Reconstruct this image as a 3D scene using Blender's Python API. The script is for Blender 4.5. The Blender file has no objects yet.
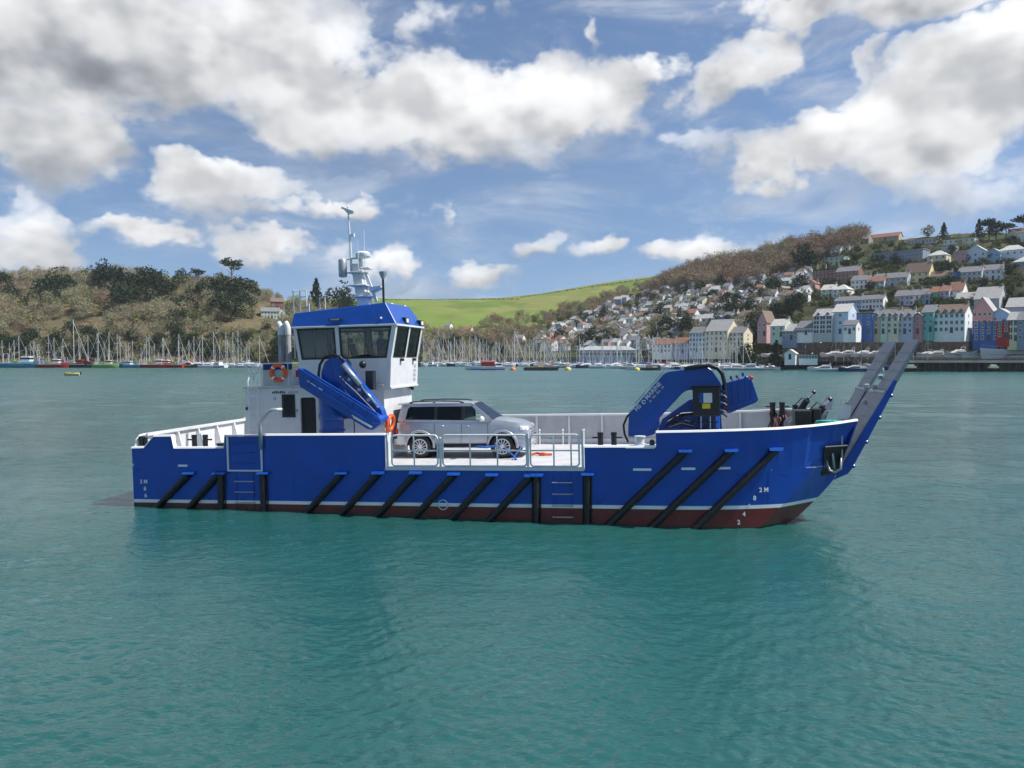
import bpy, bmesh, math, random
import numpy as np
from mathutils import Vector, Matrix, Euler
R = math.radians
SC = bpy.context.scene
COL = SC.collection

# ---------------------------------------------------------------- camera
FPX, CAM_H, HORIZON = 773.0, 5.2, 356.0
cam_d = bpy.data.cameras.new('camera')
cam_d.sensor_width = 36.0
cam_d.lens = 36.0 * FPX / 1024.0
cam_d.clip_start, cam_d.clip_end = 0.1, 20000
cam = bpy.data.objects.new('camera', cam_d)
COL.objects.link(cam)
cam.location = (0, 0, CAM_H)
PITCH = math.atan((384 - HORIZON) / FPX)
cam.rotation_euler = (math.pi / 2 - PITCH, 0, 0)
SC.camera = cam

# ---------------------------------------------------------------- sun and sky
SUN_AZ, SUN_EL = R(95), R(54)      # azimuth clockwise from +Y (the view direction)
sun_d = bpy.data.lights.new('sun', 'SUN')
sun_d.energy = 5.0
sun_d.angle = R(0.6)
sun_d.color = (1.0, 0.95, 0.87)
sun = bpy.data.objects.new('sun', sun_d)
COL.objects.link(sun)
sdir = Vector((math.sin(SUN_AZ) * math.cos(SUN_EL), math.cos(SUN_AZ) * math.cos(SUN_EL), math.sin(SUN_EL)))
sun.rotation_euler = (-sdir).to_track_quat('-Z', 'Y').to_euler()
sun.location = sdir * 300

SC.view_settings.view_transform = 'Standard'
SC.view_settings.look = 'None'
SC.view_settings.gamma = 1.0
SC.view_settings.exposure = 0.32
SC.cycles.use_denoising = True
SC.cycles.max_bounces = 6
SC.cycles.adaptive_threshold = .015
SC.cycles.transparent_max_bounces = 8
SC.cycles.caustics_reflective = False
SC.cycles.caustics_refractive = False

class NT:
    """tiny helper to chain shader nodes"""
    def __init__(s, tree): s.t = tree; s.n = tree.nodes; s.l = tree.links
    def new(s, typ, **kw):
        n = s.n.new(typ)
        for k, v in kw.items(): setattr(n, k, v)
        return n
    def put(s, sock, val):
        if isinstance(val, bpy.types.NodeSocket): s.l.new(val, sock)
        elif val is not None: sock.default_value = val
    def m(s, op, a, b=None, c=None, clamp=False):
        n = s.new('ShaderNodeMath', operation=op, use_clamp=clamp)
        s.put(n.inputs[0], a); s.put(n.inputs[1], b); s.put(n.inputs[2], c)
        return n.outputs[0]
    def mix(s, f, a, b, blend='MIX'):
        n = s.new('ShaderNodeMix', data_type='RGBA', blend_type=blend)
        s.put(n.inputs[0], f); s.put(n.inputs[6], a); s.put(n.inputs[7], b)
        return n.outputs[2]
    def rng(s, v, a, b, c=0.0, d=1.0, smooth=True):
        n = s.new('ShaderNodeMapRange', interpolation_type='SMOOTHSTEP' if smooth else 'LINEAR')
        s.put(n.inputs[0], v); s.put(n.inputs[1], a); s.put(n.inputs[2], b); s.put(n.inputs[3], c); s.put(n.inputs[4], d)
        return n.outputs[0]
    def noise(s, vec, scale, detail=2.0, rough=0.5, dist=0.0):
        n = s.new('ShaderNodeTexNoise')
        s.put(n.inputs['Vector'], vec); n.inputs['Scale'].default_value = scale
        n.inputs['Detail'].default_value = detail; n.inputs['Roughness'].default_value = rough
        n.inputs['Distortion'].default_value = dist
        return n

world = bpy.data.worlds.new('World')
SC.world = world
world.use_nodes = True
world.node_tree.nodes.clear()
W = NT(world.node_tree)
SKY_STRENGTH = 0.1
def px_dir(x, y):
    """azimuth and elevation of a direction in the photograph"""
    d = Vector((0, math.cos(PITCH), -math.sin(PITCH))) + Vector((1, 0, 0)) * ((x - 512) / FPX) + Vector((0, math.sin(PITCH), math.cos(PITCH))) * ((384 - y) / FPX)
    return math.atan2(d.x, d.y), math.atan2(d.z, math.hypot(d.x, d.y))
# cloud banks: centre x, y, half width, half height (as seen), tilt, thickness, greyness
CLOUDS = [
 (90, 45, 230, 90, 0, 1.3, .72), (250, 40, 110, 75, 0, 1.2, .45), (315, 85, 70, 60, 0, 1.0, .15), (50, 140, 130, 48, 0, 1.1, .35), (430, 112, 150, 50, 0, 1.3, .06), (300, 120, 110, 42, 0, 1.1, .3),
 (560, 105, 130, 42, -4, 1.3, .04), (655, 88, 45, 20, -6, .9, .05), (330, 35, 40, 50, 0, .7, .1), (450, 150, 140, 24, 0, .8, .4),
 (225, 185, 75, 24, -4, 1.05, .08), (330, 207, 70, 18, 0, .8, .15), (150, 232, 68, 16, 0, .9, .1), (30, 225, 62, 32, 0, 1.0, .1), (30, 255, 60, 20, 0, .8, .2), (235, 210, 70, 18, 0, .7, .25),
 (275, 250, 70, 20, 0, .9, .1), (395, 264, 22, 13, 0, .85, .05), (490, 275, 50, 17, -8, .9, .05), (540, 239, 28, 9, -8, .65, .1),
 (444, 214, 22, 9, 0, .5, .1), (625, 244, 40, 17, 0, .9, .05), (710, 247, 72, 16, -4, .9, .05),
 (845, 128, 110, 40, -20, 1.25, .06), (960, 92, 130, 62, -14, 1.35, .1), (940, 150, 130, 42, -4, 1.1, .5), (775, 165, 50, 32, 0, 1.05, .06),
 (1005, 40, 70, 36, -10, 1.1, .12), (820, 2, 120, 20, 0, 1.05, .7), (745, 62, 70, 30, -38, .95, .62), (950, 0, 130, 18, 0, 1.0, .6),
 (603, 28, 26, 12, -60, .6, .1), (430, 35, 36, 18, -25, .5, .2), (505, 8, 30, 14, 0, .42, .2), (885, 55, 50, 12, -35, .6, .3), (960, 195, 130, 30, 0, .5, .3), (700, 150, 40, 16, 0, .35, .2),
]
def build_world():
    tc = W.new('ShaderNodeTexCoord')
    sx = W.new('ShaderNodeSeparateXYZ'); W.put(sx.inputs[0], tc.outputs['Generated'])
    X, Y, Z = sx.outputs
    az = W.m('ARCTAN2', X, Y)
    el = W.m('ARCTAN2', Z, W.m('SQRT', W.m('MULTIPLY_ADD', X, X, W.m('MULTIPLY', Y, Y))))
    def vec(a, e, z):
        cb = W.new('ShaderNodeCombineXYZ'); W.put(cb.inputs[0], a); W.put(cb.inputs[1], e); cb.inputs[2].default_value = z
        return cb.outputs[0]
    def dot(a, b):
        n = W.new('ShaderNodeVectorMath', operation='DOT_PRODUCT'); W.put(n.inputs[0], a); n.inputs[1].default_value = b
        return n.outputs['Value']
    P = vec(az, W.m('MULTIPLY', el, 1.35), 3.7)
    wn = W.noise(P, 8.0, 4.0, .6)
    sp = W.new('ShaderNodeSeparateColor'); W.put(sp.inputs[0], wn.outputs['Color'])
    a2 = W.m('ADD', az, W.m('MULTIPLY_ADD', sp.outputs[0], 0.21, -.105)); e2 = W.m('ADD', el, W.m('MULTIPLY_ADD', sp.outputs[1], .11, -.055))
    Q = vec(a2, e2, 1.0)
    field = wsum = gsum = vsum = None
    for (x, y, rx, ry, tilt, th, grey) in CLOUDS:
        a0, e0 = px_dir(x, y)
        k = math.cos(a0)
        ra, re = rx / FPX * k * k * 1.22 + .010, ry / FPX * k * 1.22 + .008
        ct, st = math.cos(R(-tilt)), math.sin(R(-tilt))
        u = dot(Q, (ct / ra, st / ra, -(a0 * ct + e0 * st) / ra))
        v = dot(Q, (-st / re, ct / re, (a0 * st - e0 * ct) / re))
        d2 = W.m('MULTIPLY_ADD', u, u, W.m('MULTIPLY', v, v))
        w = W.m('SUBTRACT', 1.0, d2, clamp=True)
        w2 = W.m('MULTIPLY', w, w)
        field = W.m('MULTIPLY', w2, th) if field is None else W.m('SMOOTH_MAX', field, W.m('MULTIPLY', w2, th), .10)
        wsum = w2 if wsum is None else W.m('ADD', wsum, w2)
        gsum = W.m('MULTIPLY', w2, grey) if gsum is None else W.m('MULTIPLY_ADD', w2, grey, gsum)
        vsum = W.m('MULTIPLY', w2, v) if vsum is None else W.m('MULTIPLY_ADD', w2, v, vsum)
    # beyond the picture unseen cumulus goes on, cover thinned to lower the fill light
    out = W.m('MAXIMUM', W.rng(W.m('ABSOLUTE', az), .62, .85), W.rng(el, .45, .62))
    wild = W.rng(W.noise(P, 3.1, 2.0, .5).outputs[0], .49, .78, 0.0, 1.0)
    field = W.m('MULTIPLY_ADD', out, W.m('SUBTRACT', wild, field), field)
    fb = W.noise(P, 10.0, 8.0, .60, .15)
    sh1 = W.noise(P, 9.0, 3.0, .5); sh2 = W.noise(vec(W.m('ADD', az, .016), W.m('MULTIPLY_ADD', el, 1.35, .032), 3.7), 9.0, 3.0, .5)
    dens = W.m('ADD', field, W.m('MULTIPLY_ADD', fb.outputs[0], 1.85, -.955))
    inv = W.m('DIVIDE', 1.0, W.m('ADD', wsum, .03))
    grey = W.m('MULTIPLY_ADD', out, .2, W.m('MULTIPLY', gsum, inv))
    # lit from above: tops and thin rims bright, thick bases grey
    vpos = W.rng(W.m('MULTIPLY', vsum, inv), -.55, .45)
    edge = W.m('MULTIPLY_ADD', vpos, -.34, .78)                   # crisp tops, wispy undersides
    alpha = W.m('MULTIPLY', W.rng(dens, .10, edge), W.rng(field, .01, .14))
    veil = W.m('MULTIPLY', W.rng(W.noise(vec(W.m('MULTIPLY', az, .55), W.m('MULTIPLY', el, 1.9), 8.1), 7.0, 5.0, .6, .5).outputs[0], .42, .78), .55)
    alpha = W.m('MULTIPLY', alpha, W.rng(field, .15, .85, .5, 1.0))
    alpha = W.m('MULTIPLY', W.m('MAXIMUM', alpha, veil), W.rng(el, -.02, .05))
    relief = W.m('ADD', W.rng(W.m('SUBTRACT', sh1.outputs[0], sh2.outputs[0]), -.16, .16, -.17, .17), W.m('MULTIPLY_ADD', fb.outputs[0], .22, -.11))
    thick = W.rng(dens, .35, 1.25)
    val = W.m('MULTIPLY_ADD', vpos, .30, .60)
    val = W.m('SUBTRACT', val, W.m('MULTIPLY', W.m('MULTIPLY', grey, thick), .36))
    val = W.m('MAXIMUM', W.m('ADD', val, relief), .22)
    cc = W.mix(W.rng(val, .25, .75), (.90, .97, 1.08, 1), (.99, 1.0, 1.02, 1))
    sc_ = W.new('ShaderNodeVectorMath', operation='SCALE'); W.put(sc_.inputs[0], cc); W.put(sc_.inputs['Scale'], W.m('MULTIPLY', val, .84 / SKY_STRENGTH))
    sky = W.new('ShaderNodeTexSky', sky_type='NISHITA')
    sky.sun_disc = False
    sky.sun_elevation, sky.sun_rotation = SUN_EL, SUN_AZ
    sky.air_density, sky.dust_density, sky.ozone_density, sky.altitude = 1.0, .3, 2.0, 0
    cb = W.new('ShaderNodeCombineXYZ'); W.put(cb.inputs[0], X); W.put(cb.inputs[1], Y); W.put(cb.inputs[2], W.m('MULTIPLY_ADD', W.m('MAXIMUM', Z, 0.0), .9, .13))
    nm = W.new('ShaderNodeVectorMath', operation='NORMALIZE'); W.put(nm.inputs[0], cb.outputs[0])
    W.put(sky.inputs[0], nm.outputs[0])
    skc = W.mix(1.0, sky.outputs[0], (.96, .99, 1.03, 1), 'MULTIPLY')
    colr = W.mix(alpha, skc, sc_.outputs[0])
    bg = W.new('ShaderNodeBackground'); W.put(bg.inputs[0], colr); bg.inputs[1].default_value = SKY_STRENGTH
    ow = W.new('ShaderNodeOutputWorld'); W.l.new(bg.outputs[0], ow.inputs[0])
    world.cycles.sampling_method = 'MANUAL'
    world.cycles.sample_map_resolution = 256
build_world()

# ---------------------------------------------------------------- helpers
def tag(o, label=None, cat=None, group=None, kind=None):
    if label: o['label'] = label
    if cat: o['category'] = cat
    if group: o['group'] = group
    if kind: o['kind'] = kind
    return o
def link(o, parent=None):
    COL.objects.link(o)
    if parent is not None: o.parent = parent
    return o
def empty(name, loc=(0, 0, 0), rot=(0, 0, 0), parent=None):
    o = bpy.data.objects.new(name, None); o.empty_display_size = .2
    o.location = loc; o.rotation_euler = rot
    return link(o, parent)
def inst(mesh, name, parent=None, loc=(0, 0, 0), rot=(0, 0, 0), scale=(1, 1, 1)):
    o = bpy.data.objects.new(name, mesh); o.location = loc; o.rotation_euler = rot; o.scale = scale
    return link(o, parent)
def copy_tree(o, parent=None):
    c = o.copy(); COL.objects.link(c); c.parent = parent
    for ch in o.children: copy_tree(ch, c)
    return c

class MB:
    """collects shapes; build() links them as ONE mesh object"""
    def __init__(s): s.v = []; s.f = []; s.mi = []; s.cur = 0
    def add(s, vs, fs):
        n = len(s.v); s.v += [tuple(p) for p in vs]
        for f in fs: s.f.append([i + n for i in f]); s.mi.append(s.cur)
        return s
    def hexa(s, p): return s.add(p, [(0, 3, 2, 1), (4, 5, 6, 7), (0, 1, 5, 4), (1, 2, 6, 5), (2, 3, 7, 6), (3, 0, 4, 7)])
    def box(s, x0, x1, y0, y1, z0, z1):
        return s.hexa([(x0, y0, z0), (x1, y0, z0), (x1, y1, z0), (x0, y1, z0), (x0, y0, z1), (x1, y0, z1), (x1, y1, z1), (x0, y1, z1)])
    def prism(s, pts, axis, a, b):
        mk = {'x': lambda p, t: (t, p[0], p[1]), 'y': lambda p, t: (p[0], t, p[1]), 'z': lambda p, t: (p[0], p[1], t)}[axis]
        n = len(pts)
        vs = [mk(p, a) for p in pts] + [mk(p, b) for p in pts]
        return s.add(vs, [tuple(range(n)), tuple(range(2 * n - 1, n - 1, -1))] + [(i, (i + 1) % n, n + (i + 1) % n, n + i) for i in range(n)])
    def tube(s, pts, r, n=8, cap=True):
        pts = [Vector(p) for p in pts]; k = len(pts)
        rs = r if isinstance(r, (list, tuple)) else [r] * k
        vs, fs, prev = [], [], None
        for i, p in enumerate(pts):
            t = (pts[min(i + 1, k - 1)] - pts[max(i - 1, 0)]).normalized()
            if prev is None:
                a = Vector((0, 0, 1)) if abs(t.z) < .9 else Vector((1, 0, 0))
                prev = t.cross(a).normalized()
            u = (prev - t * prev.dot(t)).normalized(); w = t.cross(u); prev = u
            for j in range(n):
                g = 2 * math.pi * j / n
                vs.append(p + (u * math.cos(g) + w * math.sin(g)) * rs[i])
        for i in range(k - 1):
            for j in range(n): fs.append((i * n + j, i * n + (j + 1) % n, (i + 1) * n + (j + 1) % n, (i + 1) * n + j))
        if cap: fs += [tuple(range(n - 1, -1, -1)), tuple(range((k - 1) * n, k * n))]
        return s.add(vs, fs)
    def bar(s, a, b, w, h, upv=(0, 0, 1)):
        """square bar from a to b, w wide (sideways) and h high"""
        a, b = Vector(a), Vector(b); t = (b - a).normalized(); upv = Vector(upv)
        sd = t.cross(upv).normalized() * (w / 2); u = sd.cross(t).normalized() * (h / 2)
        return s.hexa([a - sd - u, a + sd - u, b + sd - u, b - sd - u, a - sd + u, a + sd + u, b + sd + u, b - sd + u])
    def lathe(s, prof, c=(0, 0, 0), axis='z', n=16):
        c = Vector(c); vs, fs = [], []
        for (r, t) in prof:
            for j in range(n):
                g = 2 * math.pi * j / n; a, b = r * math.cos(g), r * math.sin(g)
                vs.append(c + Vector({'z': (a, b, t), 'x': (t, a, b), 'y': (b, t, a)}[axis]))
        for i in range(len(prof) - 1):
            for j in range(n): fs.append((i * n + j, i * n + (j + 1) % n, (i + 1) * n + (j + 1) % n, (i + 1) * n + j))
        fs += [tuple(range(n - 1, -1, -1)), tuple(range((len(prof) - 1) * n, len(prof) * n))]
        return s.add(vs, fs)
    def ball(s, c, r, nu=12, nv=8):
        rx, ry, rz = r if isinstance(r, (tuple, list)) else (r, r, r)
        c = Vector(c); vs = [c + Vector((0, 0, -rz))]; fs = []
        for i in range(1, nv):
            a = -math.pi / 2 + math.pi * i / nv
            for j in range(nu):
                g = 2 * math.pi * j / nu
                vs.append(c + Vector((rx * math.cos(a) * math.cos(g), ry * math.cos(a) * math.sin(g), rz * math.sin(a))))
        vs.append(c + Vector((0, 0, rz))); top = len(vs) - 1
        for j in range(nu):
            fs.append((0, 1 + (j + 1) % nu, 1 + j))
            fs.append((top, top - nu + j, top - nu + (j + 1) % nu))
        for i in range(nv - 2):
            for j in range(nu): fs.append((1 + i * nu + j, 1 + i * nu + (j + 1) % nu, 1 + (i + 1) * nu + (j + 1) % nu, 1 + (i + 1) * nu + j))
        return s.add(vs, fs)
    def torus(s, c, R_, r, axis='y', n=24, m=8, a0=0, a1=2 * math.pi):
        c = Vector(c); vs, fs = [], []; full = abs(a1 - a0 - 2 * math.pi) < 1e-6
        k = n if full else n + 1
        for i in range(k):
            g = a0 + (a1 - a0) * i / n
            for j in range(m):
                b = 2 * math.pi * j / m; q = R_ + r * math.cos(b); p = (q * math.cos(g), q * math.sin(g), r * math.sin(b))
                vs.append(c + Vector({'z': p, 'y': (p[0], p[2], p[1]), 'x': (p[2], p[0], p[1])}[axis]))
        for i in range(n):
            for j in range(m): fs.append((i * m + j, ((i + 1) % k) * m + j, ((i + 1) % k) * m + (j + 1) % m, i * m + (j + 1) % m))
        return s.add(vs, fs)
    def grid(s, P, close_u=False):
        """P: rows of points"""
        nr, nc = len(P), len(P[0]); vs = [p for r in P for p in r]
        return s.add(vs, [(i * nc + j, i * nc + j + 1, (i + 1) * nc + j + 1, (i + 1) * nc + j) for i in range(nr - 1) for j in range(nc - 1)])
    def mesh(s, name, mats, smooth=False, recalc=True):
        me = bpy.data.meshes.new(name)
        me.from_pydata([tuple(p) for p in s.v], [], s.f)
        mats = mats if isinstance(mats, (list, tuple)) else [mats]
        for m in mats: me.materials.append(m)
        if len(mats) > 1: me.polygons.foreach_set('material_index', s.mi)
        if recalc:
            bm = bmesh.new(); bm.from_mesh(me); bmesh.ops.recalc_face_normals(bm, faces=bm.faces); bm.to_mesh(me); bm.free()
        if smooth: me.polygons.foreach_set('use_smooth', [True] * len(me.polygons))
        me.update()
        return me
    def build(s, name, mats, parent=None, smooth=False, bevel=0, auto=None, recalc=True, seg=1):
        o = bpy.data.objects.new(name, s.mesh(name, mats, smooth, recalc)); link(o, parent)
        if auto is not None and smooth:
            with_angle(o.data, auto)
        if bevel:
            b = o.modifiers.new('bevel', 'BEVEL'); b.width = bevel; b.segments = seg; b.limit_method = 'ANGLE'; b.angle_limit = R(35)
        return o
def with_angle(me, deg):
    bm = bmesh.new(); bm.from_mesh(me)
    for e in bm.edges:
        if len(e.link_faces) == 2 and e.calc_face_angle(0) > R(deg): e.smooth = False
    bm.to_mesh(me); bm.free()

# ---------------------------------------------------------------- materials
MATS = {}
def mat(name, col, rough=.5, metal=0.0, var=.12, scale=2.5, bump=0.0, bscale=20.0, coat=0.0, spec=.5, space='Object', dirt=None):
    m = bpy.data.materials.new(name); m.use_nodes = True; m.node_tree.nodes.clear()
    T = NT(m.node_tree); MATS[name] = m
    b = T.new('ShaderNodeBsdfPrincipled'); o = T.new('ShaderNodeOutputMaterial'); T.l.new(b.outputs[0], o.inputs[0])
    tc = T.new('ShaderNodeTexCoord')
    vec = tc.outputs['Object']
    if space == 'World': vec = T.new('ShaderNodeNewGeometry').outputs['Position']
    n = T.noise(vec, scale, 4, .6)
    c = T.mix(T.rng(n.outputs[0], .3, .7), tuple(x * (1 - var) for x in col) + (1,), tuple(min(1, x * (1 + var)) for x in col) + (1,))
    if dirt:
        dcol, amt, dscale = dirt
        mp = T.new('ShaderNodeMapping'); T.put(mp.inputs[0], vec); mp.inputs['Scale'].default_value = (1, 1, .12)
        dn = T.noise(mp.outputs[0], dscale, 5, .65)
        c = T.mix(T.m('MULTIPLY', T.rng(dn.outputs[0], .52, .75), amt), c, dcol + (1,))
    T.put(b.inputs['Base Color'], c)
    T.put(b.inputs['Roughness'], T.m('MULTIPLY_ADD', n.outputs[0], .25 * rough, rough * .88))
    b.inputs['Metallic'].default_value = metal
    b.inputs['Specular IOR Level'].default_value = spec
    b.inputs['Coat Weight'].default_value = coat
    if bump:
        bn = T.noise(vec, bscale, 3, .6); bp = T.new('ShaderNodeBump'); bp.inputs['Strength'].default_value = bump; bp.inputs['Distance'].default_value = .02
        T.put(bp.inputs['Height'], bn.outputs[0]); T.put(b.inputs['Normal'], bp.outputs[0])
    return m
BLUE = (.006, .068, .40)
mat('blue_paint', BLUE, .32, var=.08, scale=1.2, bump=.05, bscale=2.5)
mat('crane_blue', (.005, .066, .34), .30, var=.1, scale=2)
mat('white_paint', (.64, .66, .68), .4, var=.05, dirt=((.42, .38, .32), .25, 3.0))
mat('grey_paint', (.44, .46, .48), .45, var=.07, dirt=((.30, .26, .22), .35, 3.0))
mat('cap_white', (.84, .85, .86), .4, var=.03)
mat('deck_paint', (.50, .51, .53), .6, var=.10, scale=1.4, bump=.2, bscale=60)
mat('rail_white', (.66, .69, .71), .35, var=.05)
mat('galvanised', (.42, .44, .46), .42, metal=.6, var=.15, scale=8)
mat('ramp_grey', (.27, .285, .31), .55, var=.10, scale=2, dirt=((.16, .15, .14), .5, 3.0))
mat('rubber', (.011, .012, .014), .45, var=.35, scale=6, bump=.3)
mat('black_metal', (.014, .015, .018), .4, var=.2)
mat('dark_interior', (.02, .022, .025), .7)
mat('orange_plastic', (.72, .10, .015), .4, var=.08)
mat('yellow_plastic', (.75, .55, .02), .45)
mat('red_plastic', (.5, .02, .015), .4)
mat('hose_black', (.012, .012, .013), .42)
mat('white_plastic', (.74, .76, .78), .35, var=.04)
mat('steel_rod', (.7, .72, .74), .18, metal=1.0, var=.04)
mat('rope_teal', (.03, .42, .33), .8, bump=.4, bscale=80)
mat('rope_blue', (.03, .13, .45), .8, bump=.4, bscale=80)
mat('rope_red', (.42, .10, .08), .8, bump=.4, bscale=80)
mat('navy_cloth', (.015, .03, .16), .85, bump=.3, bscale=40)
mat('skin', (.55, .34, .25), .5)
mat('hair_brown', (.05, .035, .025), .6)
mat('seat_grey', (.06, .065, .07), .7)
mat('ink_dark', (.03, .035, .045), .5)
mat('ink_grey', (.34, .36, .42), .5)
def glass_mat(name, tint, rough=.02, trans=.9):
    m = bpy.data.materials.new(name); m.use_nodes = True; m.node_tree.nodes.clear(); MATS[name] = m
    T = NT(m.node_tree); o = T.new('ShaderNodeOutputMaterial')
    tr = T.new('ShaderNodeBsdfTransparent'); tr.inputs[0].default_value = tint + (1,)
    gl = T.new('ShaderNodeBsdfGlossy'); gl.inputs['Roughness'].default_value = rough
    fr = T.new('ShaderNodeFresnel'); fr.inputs[0].default_value = 1.5
    mx = T.new('ShaderNodeMixShader'); T.put(mx.inputs[0], T.m('MULTIPLY', fr.outputs[0], 1.0)); T.l.new(tr.outputs[0], mx.inputs[1]); T.l.new(gl.outputs[0], mx.inputs[2])
    T.l.new(mx.outputs[0], o.inputs[0])
    return m
glass_mat('cabin_glass', (.84, .90, .90))
glass_mat('car_glass', (.16, .19, .19))
glass_mat('windscreen_glass', (.88, .95, .93))
def hull_paint():
    m = bpy.data.materials.new('hull_paint'); m.use_nodes = True; m.node_tree.nodes.clear(); MATS['hull_paint'] = m
    T = NT(m.node_tree); o = T.new('ShaderNodeOutputMaterial'); b = T.new('ShaderNodeBsdfPrincipled'); T.l.new(b.outputs[0], o.inputs[0])
    tc = T.new('ShaderNodeTexCoord'); sx = T.new('ShaderNodeSeparateXYZ'); T.put(sx.inputs[0], tc.outputs['Object'])
    n = T.noise(tc.outputs['Object'], 1.1, 4, .6)
    v = T.rng(n.outputs[0], .3, .7)
    blue = T.mix(v, tuple(c * .9 for c in BLUE) + (1,), tuple(c * 1.1 for c in BLUE) + (1,))
    mps = T.new('ShaderNodeMapping'); T.put(mps.inputs[0], tc.outputs['Object']); mps.inputs['Scale'].default_value = (1, 1, .10)
    stn = T.noise(mps.outputs[0], 4.5, 5, .7)
    blue = T.mix(T.m('MULTIPLY', T.rng(stn.outputs[0], .55, .78), .22), blue, (.05, .075, .16, 1))
    n2 = T.noise(tc.outputs['Object'], 3.0, 5, .7)
    red = T.mix(T.rng(n2.outputs[0], .3, .75), (.17, .020, .018, 1), (.10, .017, .015, 1))
    scum = T.mix(T.rng(n2.outputs[0], .35, .8), (.03, .028, .018, 1), (.055, .05, .03, 1))
    low = T.m('ADD', sx.outputs[2], T.m('MULTIPLY_ADD', sx.outputs[0], .0236, T.m('MULTIPLY', n2.outputs[0], .10)))
    red = T.mix(T.rng(low, .09, .13), scum, red)
    c = T.mix(T.m('GREATER_THAN', sx.outputs[2], .205), red, blue)
    stripe = T.m('MULTIPLY', T.m('GREATER_THAN', sx.outputs[2], .115), T.m('LESS_THAN', sx.outputs[2], .225))
    c = T.mix(stripe, c, (.84, .85, .86, 1))
    T.put(b.inputs['Base Color'], c)
    T.put(b.inputs['Roughness'], T.m('MULTIPLY_ADD', n.outputs[0], .15, .22))
    mp = T.new('ShaderNodeMapping'); T.put(mp.inputs[0], tc.outputs['Object']); mp.inputs['Scale'].default_value = (1.0, 1, .55)
    bn = T.noise(mp.outputs[0], 1.5, 2, .5); bp = T.new('ShaderNodeBump'); bp.inputs['Strength'].default_value = .22; bp.inputs['Distance'].default_value = .05
    T.put(bp.inputs['Height'], bn.outputs[0]); T.put(b.inputs['Normal'], bp.outputs[0])
hull_paint()

# ---------------------------------------------------------------- water
def water_mat():
    m = bpy.data.materials.new('sea_water'); m.use_nodes = True; m.node_tree.nodes.clear(); MATS['sea_water'] = m
    T = NT(m.node_tree); o = T.new('ShaderNodeOutputMaterial'); b = T.new('ShaderNodeBsdfPrincipled'); T.l.new(b.outputs[0], o.inputs[0])
    pos = T.new('ShaderNodeNewGeometry').outputs['Position']
    n = T.noise(pos, .035, 3, .5)
    T.put(b.inputs['Base Color'], T.mix(T.rng(n.outputs[0], .3, .7), (.013, .082, .077, 1), (.017, .101, .094, 1)))
    dist = T.new('ShaderNodeVectorMath', operation='LENGTH'); T.put(dist.inputs[0], pos)
    T.put(b.inputs['Roughness'], T.rng(dist.outputs['Value'], 30, 170, .04, .27))
    b.inputs['IOR'].default_value = 1.62
    mp = T.new('ShaderNodeMapping'); T.put(mp.inputs[0], pos); mp.inputs['Rotation'].default_value = (0, 0, R(18)); mp.inputs['Scale'].default_value = (.55, 1, 1)
    n1 = T.noise(mp.outputs[0], 1.1, 4, .62, .4)
    n2 = T.noise(mp.outputs[0], 7.0, 4, .62, .3)
    patch = T.rng(T.noise(mp.outputs[0], .06, 3, .5).outputs[0], .35, .65, .55, 1.25)
    h = T.m('MULTIPLY_ADD', n1.outputs[0], 1.0, T.m('MULTIPLY', n2.outputs[0], .36))
    bp = T.new('ShaderNodeBump'); bp.inputs['Distance'].default_value = .10
    T.put(bp.inputs['Strength'], T.m('MULTIPLY', patch, 1.0))
    T.put(bp.inputs['Height'], h); T.put(b.inputs['Normal'], bp.outputs[0])
water_mat()
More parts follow.
